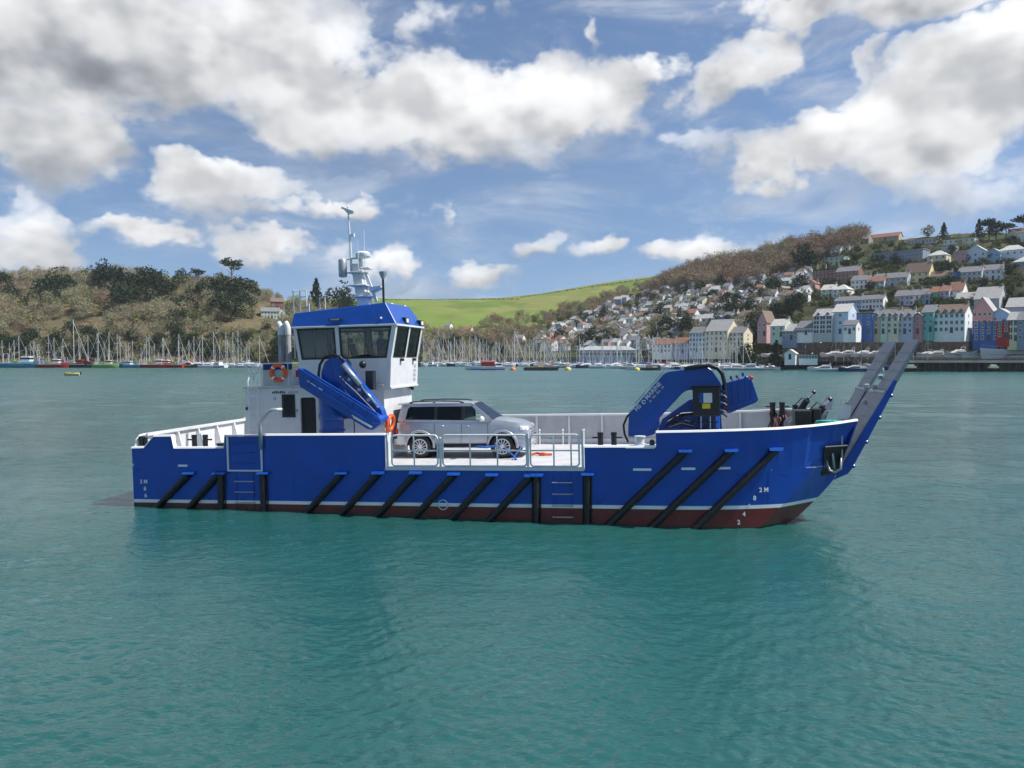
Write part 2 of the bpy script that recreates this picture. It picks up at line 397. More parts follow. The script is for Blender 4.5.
def build_water():
    rng = np.random.default_rng(5)
    ks = np.concatenate([np.linspace(900, 420, 60, endpoint=False), np.linspace(420, 66, 420, endpoint=False)])
    rr = CAM_H * FPX / ks
    rr = np.concatenate([[.5, 1.5, 3.0], rr, np.arange(61, 440, .7), np.geomspace(441, 16000, 40)])
    fine = np.radians(np.linspace(-42, 42, 620)); coarse = np.radians(np.linspace(42, 318, 70))[1:-1]
    az = np.concatenate([fine, coarse])
    A, D = np.meshgrid(az, rr); X = D * np.sin(A); Y = D * np.cos(A); Z = np.zeros_like(X)
    step = np.gradient(rr)[:, None]
    for i in range(70):
        lam = .22 * (10 ** (rng.random() * 1.0)); th = R(75) + rng.normal(0, .8)
        k = 2 * math.pi / lam; amp = .0019 * lam ** .35 * (0.5 + rng.random())
        fade = np.clip((lam / step - 2.2) / 2.5, 0, 1)
        ph = rng.random() * 6.283
        warp = .35 * np.sin(X * .21 + Y * .13 + i) + .3 * np.sin(Y * .17 - X * .09 + 2.1 * i)
        Z += amp * fade * np.sin(k * (X * math.cos(th) + Y * math.sin(th)) + ph + warp)
    for i in range(26):
        lam = rng.uniform(2.0, 6.5); th = R(80) + rng.normal(0, .6); k = 2 * math.pi / lam
        fade = np.clip((lam / step - 2.2) / 2.0, 0, 1) * (.22 + .78 * np.clip((D - 18) / 60, 0, 1))
        Z += .017 / k * (.5 + rng.random()) * fade * np.sin(k * (X * math.cos(th) + Y * math.sin(th)) + rng.random() * 6.283 + .8 * np.sin(X * .05 + Y * .04 + i))
    nr, nc = X.shape
    co = np.stack([X, Y, Z], -1).reshape(-1, 3)
    i = np.arange(nr - 1)[:, None] * nc; j = np.arange(nc)[None, :]; j2 = (j + 1) % nc
    q = np.stack([i + j, i + nc + j, i + nc + j2, i + j2], -1).reshape(-1, 4)
    me = bpy.data.meshes.new('water')
    me.vertices.add(len(co)); me.vertices.foreach_set('co', co.ravel())
    me.loops.add(q.size); me.loops.foreach_set('vertex_index', q[:, ::-1].ravel().astype(np.int32))
    me.polygons.add(len(q)); me.polygons.foreach_set('loop_start', np.arange(0, q.size, 4, dtype=np.int32))
    me.polygons.foreach_set('use_smooth', np.ones(len(q), bool))
    me.materials.append(MATS['sea_water']); me.update(calc_edges=True); me.validate()
    o = bpy.data.objects.new('water', me); link(o); tag(o, 'rippled teal green harbour water', kind='structure')
    if me.polygons[len(q) // 2].normal.z < 0: me.flip_normals()
build_water()
# ---------------------------------------------------------------- the boat (local frame: x forward, y to port / away, z up)
M_ = MATS
HB, DECK = 3.75, 1.29
BOAT_O = (-12.4506, 30.4168, 0.0)
boat = empty('work_boat', BOAT_O, (0, R(-1.35), R(-10.85)))
tag(boat, 'blue and white landing craft workboat with a raised split bow ramp and two deck cranes', 'workboat')
bpy.context.view_layer.update()
BOAT_M = boat.matrix_world.copy()

def lerp_tab(tab, x):
    if x <= tab[0][0]: return tab[0][1]
    for (a, b), (c, d) in zip(tab, tab[1:]):
        if x <= c: return b + (d - b) * (x - a) / (c - a)
    return tab[-1][1]
BOW_END = [(-.95, 21.0), (-.38, 22.15), (.11, 22.76), (.45, 23.08), (.8, 23.35), (3.0, 24.12)]
CHINE = [(-.95, 20.0), (-.5, 20.9), (.15, 21.6), (1.05, 22.4), (2.0, 23.0), (3.0, 23.6)]
def half_breadth(l, z):
    if l <= 18.5: return HB
    t = (l - 18.5) / 5.5
    b = HB - 1.45 * t ** 2.3
    b -= .42 * t ** 1.4 * (1 - min(1, max(0, z / 2.6)))
    lc = lerp_tab(CHINE, z)
    if l > lc: b -= (l - lc) * max(0, min(1, (1.9 - z) / .8)) * .55
    return max(b, 1.97)
def sheer(l): return lerp_tab([(0, 2.42), (17.9, 2.46), (21.5, 2.56), (22.45, 2.64), (23.3, 2.74), (24.2, 2.86)], l)
def hull_cols(z):
    lc, le = lerp_tab(CHINE, z), lerp_tab(BOW_END, z)
    return [0, 4, 8, 12, 16, 18.5] + [18.5 + (lc - 18.5) * i / 8 for i in range(1, 9)] + [lc + (le - lc) * i / 4 for i in range(1, 5)]
ZR = [-.95, -.6, -.3, 0, .3, .6, .8, 1.0, DECK]
def hull():
    mb = MB()
    for sgn in (-1, 1):
        P = [[(l, sgn * half_breadth(l, z), z) for l in hull_cols(z)] for z in ZR]
        nc = len(P[0]); vs = [p for r in P for p in r]
        fs = []
        for i in range(len(P) - 1):
            for j in range(nc - 1):
                if sgn == -1 and i == len(P) - 2 and j >= nc - 3: continue      # anchor pocket opening
                fs.append((i * nc + j, i * nc + j + 1, (i + 1) * nc + j + 1, (i + 1) * nc + j))
        mb.add(vs, fs)
    for a, b in zip(ZR, ZR[1:]):      # stern plate and bow plate
        mb.add([(0, -HB, a), (0, HB, a), (0, HB, b), (0, -HB, b)], [(0, 1, 2, 3)])
        ea, eb = lerp_tab(BOW_END, a), lerp_tab(BOW_END, b); ha, hb_ = half_breadth(ea, a), half_breadth(eb, b)
        mb.add([(ea, -ha, a), (ea, ha, a), (eb, hb_, b), (eb, -hb_, b)], [(0, 1, 2, 3)])
    cols = hull_cols(-.95)
    mb.add([(l, -half_breadth(l, -.95), -.95) for l in cols] + [(l, half_breadth(l, -.95), -.95) for l in cols],
           [(j, j + 1, len(cols) + j + 1, len(cols) + j) for j in range(len(cols) - 1)])
    bm_o = mb.build('hull', M_['hull_paint'], boat, smooth=True, recalc=False)
    bm = bmesh.new(); bm.from_mesh(bm_o.data); bmesh.ops.remove_doubles(bm, verts=bm.verts, dist=.001); bmesh.ops.recalc_face_normals(bm, faces=bm.faces)
    bm.to_mesh(bm_o.data); bm.free(); with_angle(bm_o.data, 12)
    return bm_o
HULL = hull()
# deck
cols = [0, 4, 8, 12, 16, 18.5, 19.5, 20.5, 21.3, 22, 22.6, 23.1, 23.4]
mb = MB(); n = len(cols)
mb.add([(l, -half_breadth(l, DECK) + .004, DECK - .02) for l in cols] + [(l, half_breadth(l, DECK) - .004, DECK - .02) for l in cols] +
       [(l, -half_breadth(l, DECK) + .004, DECK + .012) for l in cols] + [(l, half_breadth(l, DECK) - .004, DECK + .012) for l in cols],
       [(j, j + 1, n + j + 1, n + j) for j in range(n - 1)] + [(2 * n + j, 2 * n + j + 1, 3 * n + j + 1, 3 * n + j) for j in range(n - 1)] +
       [(j, j + 1, 2 * n + j + 1, 2 * n + j) for j in range(n - 1)] + [(n + j, n + j + 1, 3 * n + j + 1, 3 * n + j) for j in range(n - 1)])
mb.build('deck', M_['deck_paint'], boat)

def side_slab(mb, sgn, prof, z0, o0, o1):
    """curved plate on one side; prof = [(l, ztop)], between offsets o0 and o1 inboard of the hull side"""
    rows = []
    for (l, zt) in prof:
        z0_ = z0(l) if callable(z0) else z0
        lb = l - max(0, (l - 21.5) / 2.48) * (23.98 - lerp_tab(BOW_END, z0_))      # the bow edge rakes aft towards the deck
        rows.append([(lb, sgn * (half_breadth(lb, z0_) - o0), z0_), (lb, sgn * (half_breadth(lb, z0_) - o1), z0_),
                     (l, sgn * (half_breadth(l, zt) - o1), zt), (l, sgn * (half_breadth(l, zt) - o0), zt)])
    k = len(rows); vs = [p for r in rows for p in r]; fs = [(0, 1, 2, 3), tuple((k - 1) * 4 + i for i in (3, 2, 1, 0))]
    for i in range(k - 1):
        for j in range(4): fs.append((i * 4 + j, (i + 1) * 4 + j, (i + 1) * 4 + (j + 1) % 4, i * 4 + (j + 1) % 4))
    mb.add(vs, fs)
def dense(prof):
    out = []
    for (a, b), (c, d) in zip(prof, prof[1:]):
        k = max(1, int((c - a) / .45)) if c > 18 else 1
        out += [(a + (c - a) * i / k, b + (d - b) * i / k) for i in range(k)]
    return out + [prof[-1]]
fore_near = dense([(17.9, 2.45), (21.5, 2.50), (22.45, 2.54), (23.3, 2.59), (23.98, 2.65)])
near_prof = [('aft', [(.0, 2.0), (.5, 2.01), (.88, 2.40), (1.57, 2.41), (1.65, 1.99), (3.52, 2.0), (3.57, 2.42), (3.66, 2.42)]),
             ('house', [(4.93, 2.42), (9.24, 2.42)]), ('mid', [(15.72, 2.01), (17.9, 2.01)]), ('bow', fore_near)]
far_prof = dense([(0, 2.42), (17.9, 2.45), (21.5, 2.54), (22.45, 2.60), (23.3, 2.64), (23.98, 2.68)])
def cap_rail(prof, sgn, w=.16, t=.05):
    mb = MB()
    for (a, za), (b, zb) in zip(prof, prof[1:]):
        ya, yb = half_breadth(a, za), half_breadth(b, zb)
        v = []
        for (l, y, z) in ((a, ya, za), (b, yb, zb)):
            v += [(l, sgn * (y + .05), z), (l, sgn * (y - w + .03), z), (l, sgn * (y - w + .03), z + t), (l, sgn * (y + .02), z + t)]
        mb.add(v, [(0, 1, 5, 4), (1, 2, 6, 5), (2, 3, 7, 6), (3, 0, 4, 7), (0, 3, 2, 1), (4, 5, 6, 7)])
    return mb
for nm, prof in near_prof:
    mb = MB(); side_slab(mb, -1, prof, DECK, 0.0, .03)
    o = mb.build('bulwark', M_['blue_paint'], boat)
    mb = MB(); side_slab(mb, -1, [(l, z - .002) for l, z in prof], DECK + .01, .031, .07); mb.build('inner_plate', M_['grey_paint'], o)
    cap_rail(prof, -1, .16, .055).build('rail_cap', M_['cap_white'], o)
    l = prof[0][0] + .4
    while l < prof[-1][0] - .2:
        z = lerp_tab(prof, l) - .01; y = -(half_breadth(l, 2.0) - .07)
        mm = MB(); mm.prism([(y, DECK + .01), (y + .30, DECK + .01), (y + .10, z), (y, z)], 'x', l - .02, l + .02); mm.build('stiffener', M_['grey_paint'], o); l += 1.3
mb = MB(); side_slab(mb, 1, far_prof, DECK, 0.0, .03); far_b = mb.build('bulwark', M_['blue_paint'], boat)
mb = MB(); side_slab(mb, 1, [(l, z - .002) for l, z in far_prof], DECK + .01, .031, .07); mb.build('inner_plate', M_['grey_paint'], far_b)
cap_rail(far_prof, 1, .20, .07).build('rail_cap', M_['cap_white'], far_b)
for k in range(17):
    l = 1.1 + 1.33 * k
    z = lerp_tab(far_prof, l); y = half_breadth(l, 2.0) - .07
    mm = MB(); mm.prism([(y, DECK + .01), (y - .26, DECK + .01), (y - .12, z - .01), (y, z - .01)], 'x', l - .035, l + .035); mm.build('stiffener', M_['white_paint'], far_b)
mm = MB()   # freeing-port kick plate along the inside foot
side_slab(mm, 1, [(l, DECK + .22) for l, _ in far_prof if l < 23.3], DECK + .012, .071, .12); mm.build('kick_plate', M_['white_paint'], far_b)
# transom bulwark
mb = MB(); mb.box(-.0, .03, -3.1, HB - .03, DECK, 2.36); mb.box(0, .03, -HB + .03, -3.101, DECK, 1.99); tb = mb.build('transom', M_['blue_paint'], boat)
mb = MB(); mb.box(.031, .06, -3.1, HB - .08, DECK + .01, 2.355); mb.build('inner_plate', M_['white_paint'], tb)
mb = MB(); mb.box(-.06, .16, -3.1, HB + .03, 2.36, 2.45); mb.tube([(.05, -3.62, 2.0), (.05, -3.55, 2.25), (.05, -3.35, 2.40), (.05, -3.1, 2.41)], .05); mb.build('rail_cap', M_['white_paint'], tb)
for y in (-2.6, -1.3, 0.0, 1.3, 2.6):
    mm = MB(); mm.prism([(.06, DECK + .01), (.42, DECK + .01), (.16, 2.35), (.06, 2.35)], 'y', y - .04, y + .04); mm.build('stiffener', M_['white_paint'], tb)

# bow shoulders either side of the ramp opening
for sgn in (-1, 1):
    mb = MB(); pa = []
    for z in (.8, 1.05, DECK, 2.0, 2.64):
        le = lerp_tab(BOW_END, z); pa.append((le, sgn * (half_breadth(le, z) - .002), sgn * 1.93, z))
    for p, q in zip(pa, pa[1:]):
        mb.hexa([(p[0] - .05, p[1], p[3]), (p[0] + .0, p[1], p[3]), (p[0], p[2], p[3]), (p[0] - .05, p[2], p[3]),
                 (q[0] - .05, q[1], q[3]), (q[0] + .0, q[1], q[3]), (q[0], q[2], q[3]), (q[0] - .05, q[2], q[3])])
    mb.build('bow_plate', M_['blue_paint'], boat)
    mb = MB(); mb.hexa([(23.0, sgn * 1.93, DECK), (23.5, sgn * 1.93, DECK), (23.5, sgn * 2.02, DECK), (23.0, sgn * 2.02, DECK),
                        (23.0, sgn * 1.93, 2.58), (23.97, sgn * 1.93, 2.63), (23.97, sgn * 2.02, 2.63), (23.0, sgn * 2.02, 2.58)])
    mb.build('ramp_cheek', M_['grey_paint'], boat)
    mb = MB(); mb.prism([(23.93, sgn * 1.9), (23.93, sgn * 2.10), (23.3, sgn * 2.45), (23.0, sgn * 2.6), (23.0, sgn * 1.9)], 'z', 2.50, 2.545)
    mb.build('bow_platform', M_['grey_paint'], boat)

# anchor pocket in the bow shoulder
pk = MB()
z0, z1 = ZR[-2], ZR[-1]
lc, le = lerp_tab(CHINE, 1.15), lerp_tab(BOW_END, 1.15)
ap = empty('anchor_pocket', (0, 0, 0), parent=boat)
pts = []
for z in (z0, 1.9):
    for l in (22.92, 23.45 + .2 * (z - 1.0)):
        pts.append((l, -half_breadth(l, z), z))
(a, b, c, d) = pts
inn = lambda p: (p[0] - .05, p[1] + .55, p[2])
def quadbox(mb, a, b, d, c, t=.012):
    """thin frame plate just proud of the hull"""
    mb.hexa([Vector(a) + Vector((0, t, 0)), Vector(b) + Vector((0, t, 0)), Vector(b) - Vector((0, t, 0)), Vector(a) - Vector((0, t, 0)),
             Vector(c) + Vector((0, t, 0)), Vector(d) + Vector((0, t, 0)), Vector(d) - Vector((0, t, 0)), Vector(c) - Vector((0, t, 0))])
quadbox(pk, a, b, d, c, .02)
pk.build('recess_plate', M_['dark_interior'], ap)  # flat dark plate, its colour stands in for shade inside the pocket
mb = MB(); f = lambda p, q: mb.tube([Vector(p) - Vector((0, .03, 0)), Vector(q) - Vector((0, .03, 0))], .035, 6)
f(a, b); f(b, d); f(d, c); f(c, a); mb.build('pocket_frame', M_['black_metal'], ap)
ctr = (Vector(a) + Vector(b) + Vector(c) + Vector(d)) / 4 + Vector((0, -.10, 0))
mb = MB(); mb.tube([ctr + Vector((-.05, 0, .42)), ctr + Vector((.03, 0, -.30))], .04, 6)
mb.tube([ctr + Vector((-.20, -.02, .02)), ctr + Vector((-.13, -.05, -.30)), ctr + Vector((.03, -.04, -.36)), ctr + Vector((.20, -.05, -.24)), ctr + Vector((.22, -.02, .08))], [.02, .045, .05, .045, .02], 6)
mb.build('anchor', M_['galvanised'], ap, smooth=True)

# diagonal rubber fenders with welded blue heads
FEND = [((2.20, 1.11), (.93, -.05)), ((3.33, 1.12), (2.10, -.1)), ((3.42, 1.12), (3.38, -.14)), ((4.96, 1.13), (4.95, -.2)), ((7.74, 1.14), (6.42, -.2)),
        ((9.0, 1.15), (7.65, -.22)), ((10.27, 1.16), (8.9, -.25)), ((11.54, 1.13), (10.16, -.27)), ((12.78, 1.11), (11.4, -.3)), ((14.02, 1.09), (12.66, -.31)),
        ((14.21, 1.11), (14.18, -.35)), ((15.8, 1.15), (15.77, -.36)), ((18.74, 1.86), (16.38, -.42)), ((20.08, 1.86), (17.68, -.46)), ((21.40, 1.86), (18.95, -.5))]
for (t, b) in FEND:
    fo = empty('rubber_fender', (0, 0, 0), parent=boat)
    k = 8; P = []
    for i in range(k + 1):
        l, z = t[0] + (b[0] - t[0]) * i / k, t[1] + (b[1] - t[1]) * i / k
        P.append((l, -half_breadth(l, z) - .10, z))
    mb = MB(); mb.tube(P, .105, 8); mb.build('strip', M_['rubber'], fo, smooth=True, auto=50)
    mb = MB(); Q = [(p[0] - .0, p[1] + .06, p[2]) for p in P]
    for off in (-.125, .125):
        mb.tube([(q[0] + off, q[1] + .02, q[2]) for q in Q], .022, 5)
    mb.build('side_bar', M_['rubber'], fo)
    y = -half_breadth(t[0], t[1])
    mb = MB(); mb.hexa([(t[0] - .17, y - .24, t[1] + .02), (t[0] + .20, y - .24, t[1] + .02), (t[0] + .24, y, t[1] + .02), (t[0] - .20, y, t[1] + .02),
                        (t[0] - .17, y - .20, t[1] + .07), (t[0] + .20, y - .20, t[1] + .07), (t[0] + .24, y, t[1] + .10), (t[0] - .20, y, t[1] + .10)])
    mb.build('fender_head', M_['crane_blue'], fo)
# hull seams, freeing ports, sea-chest plates
def plate(name, l0, l1, z0, z1, m, proud=.006, parent=None):
    mb = MB(); k = max(1, int((l1 - l0) / .5)); rows = []
    for i in range(k + 1):
        l = l0 + (l1 - l0) * i / k
        rows.append([(l, -half_breadth(l, z0) - proud, z0), (l, -half_breadth(l, z1) - proud, z1), (l, -half_breadth(l, z1) + .004, z1), (l, -half_breadth(l, z0) + .004, z0)])
    vs = [p for r in rows for p in r]; fs = [(0, 1, 2, 3), tuple(k * 4 + i for i in (3, 2, 1, 0))]
    for i in range(k):
        for j in range(4): fs.append((i * 4 + j, (i + 1) * 4 + j, (i + 1) * 4 + (j + 1) % 4, i * 4 + (j + 1) % 4))
    mb.add(vs, fs); return mb.build(name, m, parent or boat)
for (l0, l1, z) in ((1.77, 2.12, 1.40), (17.2, 17.75, 1.33), (18.64, 19.05, 1.36), (19.6, 20.08, 1.37), (-.0, .05, 1.42)):
    plate('freeing_port', l0, l1, z - .035, z + .035, M_['cap_white'], .02)
plate('weld_seam', 21.0, 22.45, 1.115, 1.13, M_['crane_blue'], .006)
plate('weld_seam', 15.8, 20.9, DECK - .06, DECK - .045, M_['blue_paint'], .006)
for l in (1.9, 6.0, 8.4, 10.9, 13.3, 16.9, 19.3, 21.2):
    plate('weld_seam', l, l + .012, .24, 1.27, M_['hull_paint'], .005)
plate('weld_seam', 5.05, 14.0, .66, .672, M_['hull_paint'], .005)
# boarding ladders let into the hull side
for (l0, l1, zt, zb, nr) in ((3.95, 4.55, 1.08, -.05, 3), (14.75, 15.28, 1.12, -.25, 4)):
    lad = empty('hull_ladder', (0, 0, 0), parent=boat)
    plate('recess_plate', l0, l1, zb, zt, M_['hull_paint'], .005, lad)
    for i in range(nr):
        z = zt - .20 - i * .36
        mb = MB(); mb.tube([(l0 - .05, -HB, z), (l0 - .05, -HB - .07, z), (l1 + .05, -HB - .07, z), (l1 + .05, -HB, z)], .020, 6); mb.build('rung', M_['galvanised'], lad)
    for l in (l0 - .01, l1 + .01):
        mb = MB(); mb.box(l - .012, l + .012, -HB - .03, -HB - .004, zb, zt); mb.build('stringer', M_['hull_paint'], lad)
# load line mark and draught figures
mb = MB(); mb.torus((11.15, -HB - .008, .17), .155, .018, 'y', 24, 6); mb.box(10.85, 11.45, -HB - .012, -HB - .004, .155, .185); mb.build('load_line_mark', M_['white_paint'], boat)
def lettering(text, loc, size, m, parent, axis_x=(1, 0, 0), up=(0, 0, 1), ext=.004, align='LEFT', name='lettering', sx=1.0):
    cu = bpy.data.curves.new(name, 'FONT'); cu.body = text; cu.size = size; cu.extrude = ext; cu.align_x = align; cu.offset = size * .018
    tmp = bpy.data.objects.new(name, cu); COL.objects.link(tmp)
    dg = bpy.context.evaluated_depsgraph_get(); me = bpy.data.meshes.new_from_object(tmp.evaluated_get(dg))
    bpy.data.objects.remove(tmp); bpy.data.curves.remove(cu)
    me.materials.clear(); me.materials.append(m)
    x = Vector(axis_x).normalized(); u = Vector(up); u = (u - x * u.dot(x)).normalized(); w = x.cross(u)
    o = bpy.data.objects.new(name, me); link(o, parent)
    o.matrix_local = Matrix(((x.x * sx, u.x, w.x, loc[0]), (x.y * sx, u.y, w.y, loc[1]), (x.z * sx, u.z, w.z, loc[2]), (0, 0, 0, 1)))
    return o
for (l0, dl, figs) in ((.42, .0, (('2 M', .78, -.14), ('8', .53, 0), ('6', .30, .02))), (20.9, -.16, (('2 M', .62, .02), ('8', .38, 0), ('6', .14, 0), ('4', -.10, 0), ('2', -.34, 0)))):
    for i, (tx, z, ex) in enumerate(figs):
        l = l0 + ex + dl * i
        lettering(tx, (l, -half_breadth(l, z) - .02, z),   .19, M_['cap_white'], boat, axis_x=(1, (half_breadth(l, z) - half_breadth(l + .3, z)) / .3, 0), name='draught_mark')

# side boarding gate with steps, near the stern
gate = empty('boarding_gate', (0, 0, 0), parent=boat)
plate('panel', 3.70, 4.89, 1.22, 2.40, M_['blue_paint'], .012, gate)
mb = MB(); mb.tube([(3.68, -3.80, 2.42), (3.68, -3.80, 1.24), (4.91, -3.80, 1.24), (4.91, -3.80, 2.42)], .045, 8)
mb.box(3.60, 4.97, -3.84, -3.70, 2.42, 2.46); mb.build('gate_frame', M_['white_paint'], gate)
for z in (2.2, 1.85, 1.5):
    mb = MB(); mb.tube([(3.92, -3.77, z), (3.92, -3.82, z), (4.62, -3.82, z), (4.62, -3.77, z)], .018, 6); mb.build('rung', M_['crane_blue'], gate)
mb = MB(); side_slab(mb, -1, [(3.67, 2.40), (4.92, 2.40)], DECK, .0, .05); mb.build('backing_plate', M_['blue_paint'], gate)

# deck railing along the open waist
RY = -HB + .06
def rail_panel(l0, l1, mids, rounded=(True, True)):
    p = empty('railing_panel', (0, 0, 0), parent=boat)
    zt, zm, zb = 2.40, 1.905, 1.41; r = .12
    mb = MB(); A = []
    def corner(cx, cz, a0, a1): return [(cx + r * math.cos(R(a0 + (a1 - a0) * i / 4)), RY, cz + r * math.sin(R(a0 + (a1 - a0) * i / 4))) for i in range(5)]
    A += corner(l0 + r, zb + r, 270, 180) + corner(l0 + r, zt - r, 180, 90) + corner(l1 - r, zt - r, 90, 0) + corner(l1 - r, zb + r, 0, -90)
    A.append(A[0]); mb.tube(A, .030, 8); mb.build('rail_frame', M_['rail_white'], p, smooth=True)
    mb = MB(); mb.tube([(l0, RY, zm), (l1, RY, zm)], .026, 8); mb.build('middle_rail', M_['rail_white'], p, smooth=True)
    for l in mids:
        mb = MB(); mb.tube([(l, RY, zb), (l, RY, zt)], .026, 8); mb.build('upright', M_['rail_white'], p, smooth=True)
rail_panel(9.45, 11.00, [10.21]); rail_panel(11.17, 13.90, [12.07, 12.96]); rail_panel(14.02, 15.55, [14.76, 15.30])
for (l, zt) in ((9.30, 2.46), (11.09, 2.34), (13.94, 2.46), (15.66, 2.55)):
    mb = MB(); mb.box(l - .035, l + .035, RY - .035, RY + .035, DECK, zt); mb.build('rail_post', M_['rail_white'], boat, bevel=.008)
plate('gunwale_strip', 9.24, 15.70, DECK - .01, DECK + .075, M_['white_paint'], .03)
mb = MB(); mb.prism([(-3.71, DECK + .012), (-3.70, DECK + .012), (-3.6, DECK + .10), (-3.71, DECK + .10)], 'x', 9.26, 15.7); mb.build('waterway_bar', M_['white_paint'], boat)

# mooring bitts
def bitts(l, y, z0, z1, gap=.42, r=.085, arm=True):
    b = empty('mooring_bitts', (0, 0, 0), parent=boat)
    for i, s in enumerate((-1, 1)):
        mb = MB(); mb.lathe([(r, z0), (r, z1 - .1), (r * 1.12, z1 - .09), (r * 1.12, z1 - .005), (r * .9, z1)], (l + s * gap / 2, y, 0), 'z', 12); mb.build('post', M_['black_metal'], b, smooth=True, auto=40)
        if arm:
            mb = MB(); mb.tube([(l + s * gap / 2, y, z1 - .17), (l + s * (gap / 2 + .25), y, z1 - .17)], .03, 6); mb.build('horn', M_['black_metal'], b)
bitts(2.36, -3.35, DECK, 2.42); bitts(16.4, -3.35, DECK, 2.44); bitts(22.35, 2.75, DECK, 2.95, .34, .10); bitts(2.9, 2.9, DECK, 2.2)
mb = MB(); mb.lathe([(.11, 1.99), (.11, 2.38), (.06, 2.40)], (.22, -3.5, 0), 'z', 12); mb.lathe([(.06, 1.99), (.06, 2.36)], (.42, -3.55, 0), 'z', 10)
mb.build('fairlead_roller', M_['black_metal'], boat, smooth=True, auto=40)
mb = MB(); mb.box(23.0, 23.2, 2.2, 2.6, 2.52, 2.8); mb.lathe([(.08, 2.52), (.08, 2.86)], (23.25, 2.4, 0), 'z', 10); mb.lathe([(.10, 2.3), (.10, 2.85)], (22.95, 2.55, 0), 'z', 10); mb.build('fairlead_roller', M_['black_metal'], boat)
# deck gear at the stern: small capstan, locker, vents
mb = MB(); mb.lathe([(.22, DECK), (.20, 1.5), (.12, 1.6), (.12, 1.95), (.2, 2.05), (.2, 2.1)], (3.05, -3.1, 0), 'z', 14); mb.build('capstan', M_['black_metal'], boat, smooth=True, auto=40)
mb = MB(); mb.box(3.3, 4.2, -3.2, -2.6, DECK, 2.05); mb.build('deck_locker', M_['grey_paint'], boat, bevel=.02)
mb = MB(); mb.lathe([(.12, DECK), (.12, 2.0), (.22, 2.02), (.22, 2.16), (.05, 2.25)], (2.2, .9, 0), 'z', 12); mb.build('deck_vent', M_['white_paint'], boat, smooth=True, auto=40)
mb = MB()
for i, l in enumerate((13.2, 14.15, 15.0, 20.5)):   # vents along the far bulwark
    v = MB(); v.tube([(l, 3.45, DECK), (l, 3.45, 1.85)], .03, 8); v.lathe([(.045, 1.85), (.05, 1.88), (.02, 1.92)], (l, 3.45, 0), 'z', 8); v.build('vent_pipe', M_['rail_white'], boat)
# fender winch / white pedestal in the gap of the near bulwark
mb = MB(); mb.box(16.98, 17.86, -3.82, -3.35, 1.97, 2.02); mb.build('side_platform', M_['white_paint'], boat, bevel=.01)
mb = MB(); mb.lathe([(.16, 2.02), (.16, 2.05), (.13, 2.06), (.13, 2.30), (.17, 2.31), (.17, 2.34)], (17.42, -3.58, 0), 'z', 16); mb.box(17.25, 17.6, -3.7, -3.45, 2.02, 2.1); mb.build('pedestal', M_['white_paint'], boat, smooth=True, auto=40)
mb = MB(); mb.ball((17.78, -3.6, 2.12), (.09, .12, .12), 8, 6); mb.build('cable_gland', M_['black_metal'], boat)
# folded handrail pipe on the near side
mb = MB(); mb.tube([(4.93, -3.86, 1.98), (4.93, -3.86, 2.75), (4.95, -3.84, 2.88), (5.22, -3.8, 3.22), (5.32, -3.78, 3.28), (5.66, -3.7, 3.28)], .065, 10); mb.build('vent_pipe', M_['galvanised'], boat, smooth=True)

# ---------------- deckhouse and wheelhouse
WN, WF = -1.55, 1.55
house = empty('deckhouse', (0, 0, 0), parent=boat)
DH0, DH1, DHT = 3.08, 8.45, 3.93
def wall_with_holes(mb, l0, l1, z0, z1, y, t, holes):
    """plate in the x-z plane, y..y+t, with rectangular openings"""
    ls = sorted({l0, l1, *[h[0] for h in holes], *[h[1] for h in holes]}); zs = sorted({z0, z1, *[h[2] for h in holes], *[h[3] for h in holes]})
    for a, b in zip(ls, ls[1:]):
        for c, d in zip(zs, zs[1:]):
            if any(h[0] <= a and b <= h[1] and h[2] <= c and d <= h[3] for h in holes): continue
            mb.box(a, b, y, y + t, c, d)
door_l, door_z = (5.27, 5.88), (1.55, 3.58); win_l, win_z = (4.58, 5.02), (2.90, 3.66)
mb = MB(); wall_with_holes(mb, DH0, DH1, DECK, DHT, WN, .05, [(*door_l, *door_z), (*win_l, *win_z)])
bm = bmesh.new(); me_ = mb.mesh('wall', M_['white_paint']); bm.from_mesh(me_); bmesh.ops.remove_doubles(bm, verts=bm.verts, dist=.0005)
inner = [f for f in bm.faces if all(len(e.link_faces) > 2 for e in f.edges)]
bm.to_mesh(me_); bm.free(); inst(me_, 'wall', house)
for (n_, bx_) in (('wall', (DH0, DH1, WF - .05, WF, DECK, DHT)), ('wall', (DH0, DH0 + .05, WN + .05, WF - .05, DECK, DHT)), ('wall', (DH1 - .05, DH1, WN + .05, WF - .05, DECK, DHT))):
    mb = MB(); mb.box(*bx_); mb.build(n_, M_['white_paint'], house)
mb = MB(); mb.box(DH0 - .05, DH1 + .0, WN - .05, WF + .05, DHT, DHT + .06); mb.build('upper_deck', M_['grey_paint'], house, bevel=.01)
d_ = empty('door', (0, 0, 0), parent=house)
mb = MB(); mb.box(door_l[0], door_l[1], WN + .06, WN + .10, *door_z); mb.build('door_panel', M_['dark_interior'], d_)
mb = MB(); q = [(door_l[0] - .03, WN - .02, door_z[0]), (door_l[0] - .03, WN - .02, door_z[1] - .08), (door_l[0] + .06, WN - .02, door_z[1] + .03), (door_l[1] - .06, WN - .02, door_z[1] + .03), (door_l[1] + .03, WN - .02, door_z[1] - .08), (door_l[1] + .03, WN - .02, door_z[0])]
mb.tube(q, .04, 6); mb.build('door_frame', M_['white_paint'], d_)
w_ = empty('window', (0, 0, 0), parent=house)
mb = MB(); mb.box(win_l[0], win_l[1], WN + .02, WN + .035, *win_z); mb.build('pane', M_['car_glass'], w_)
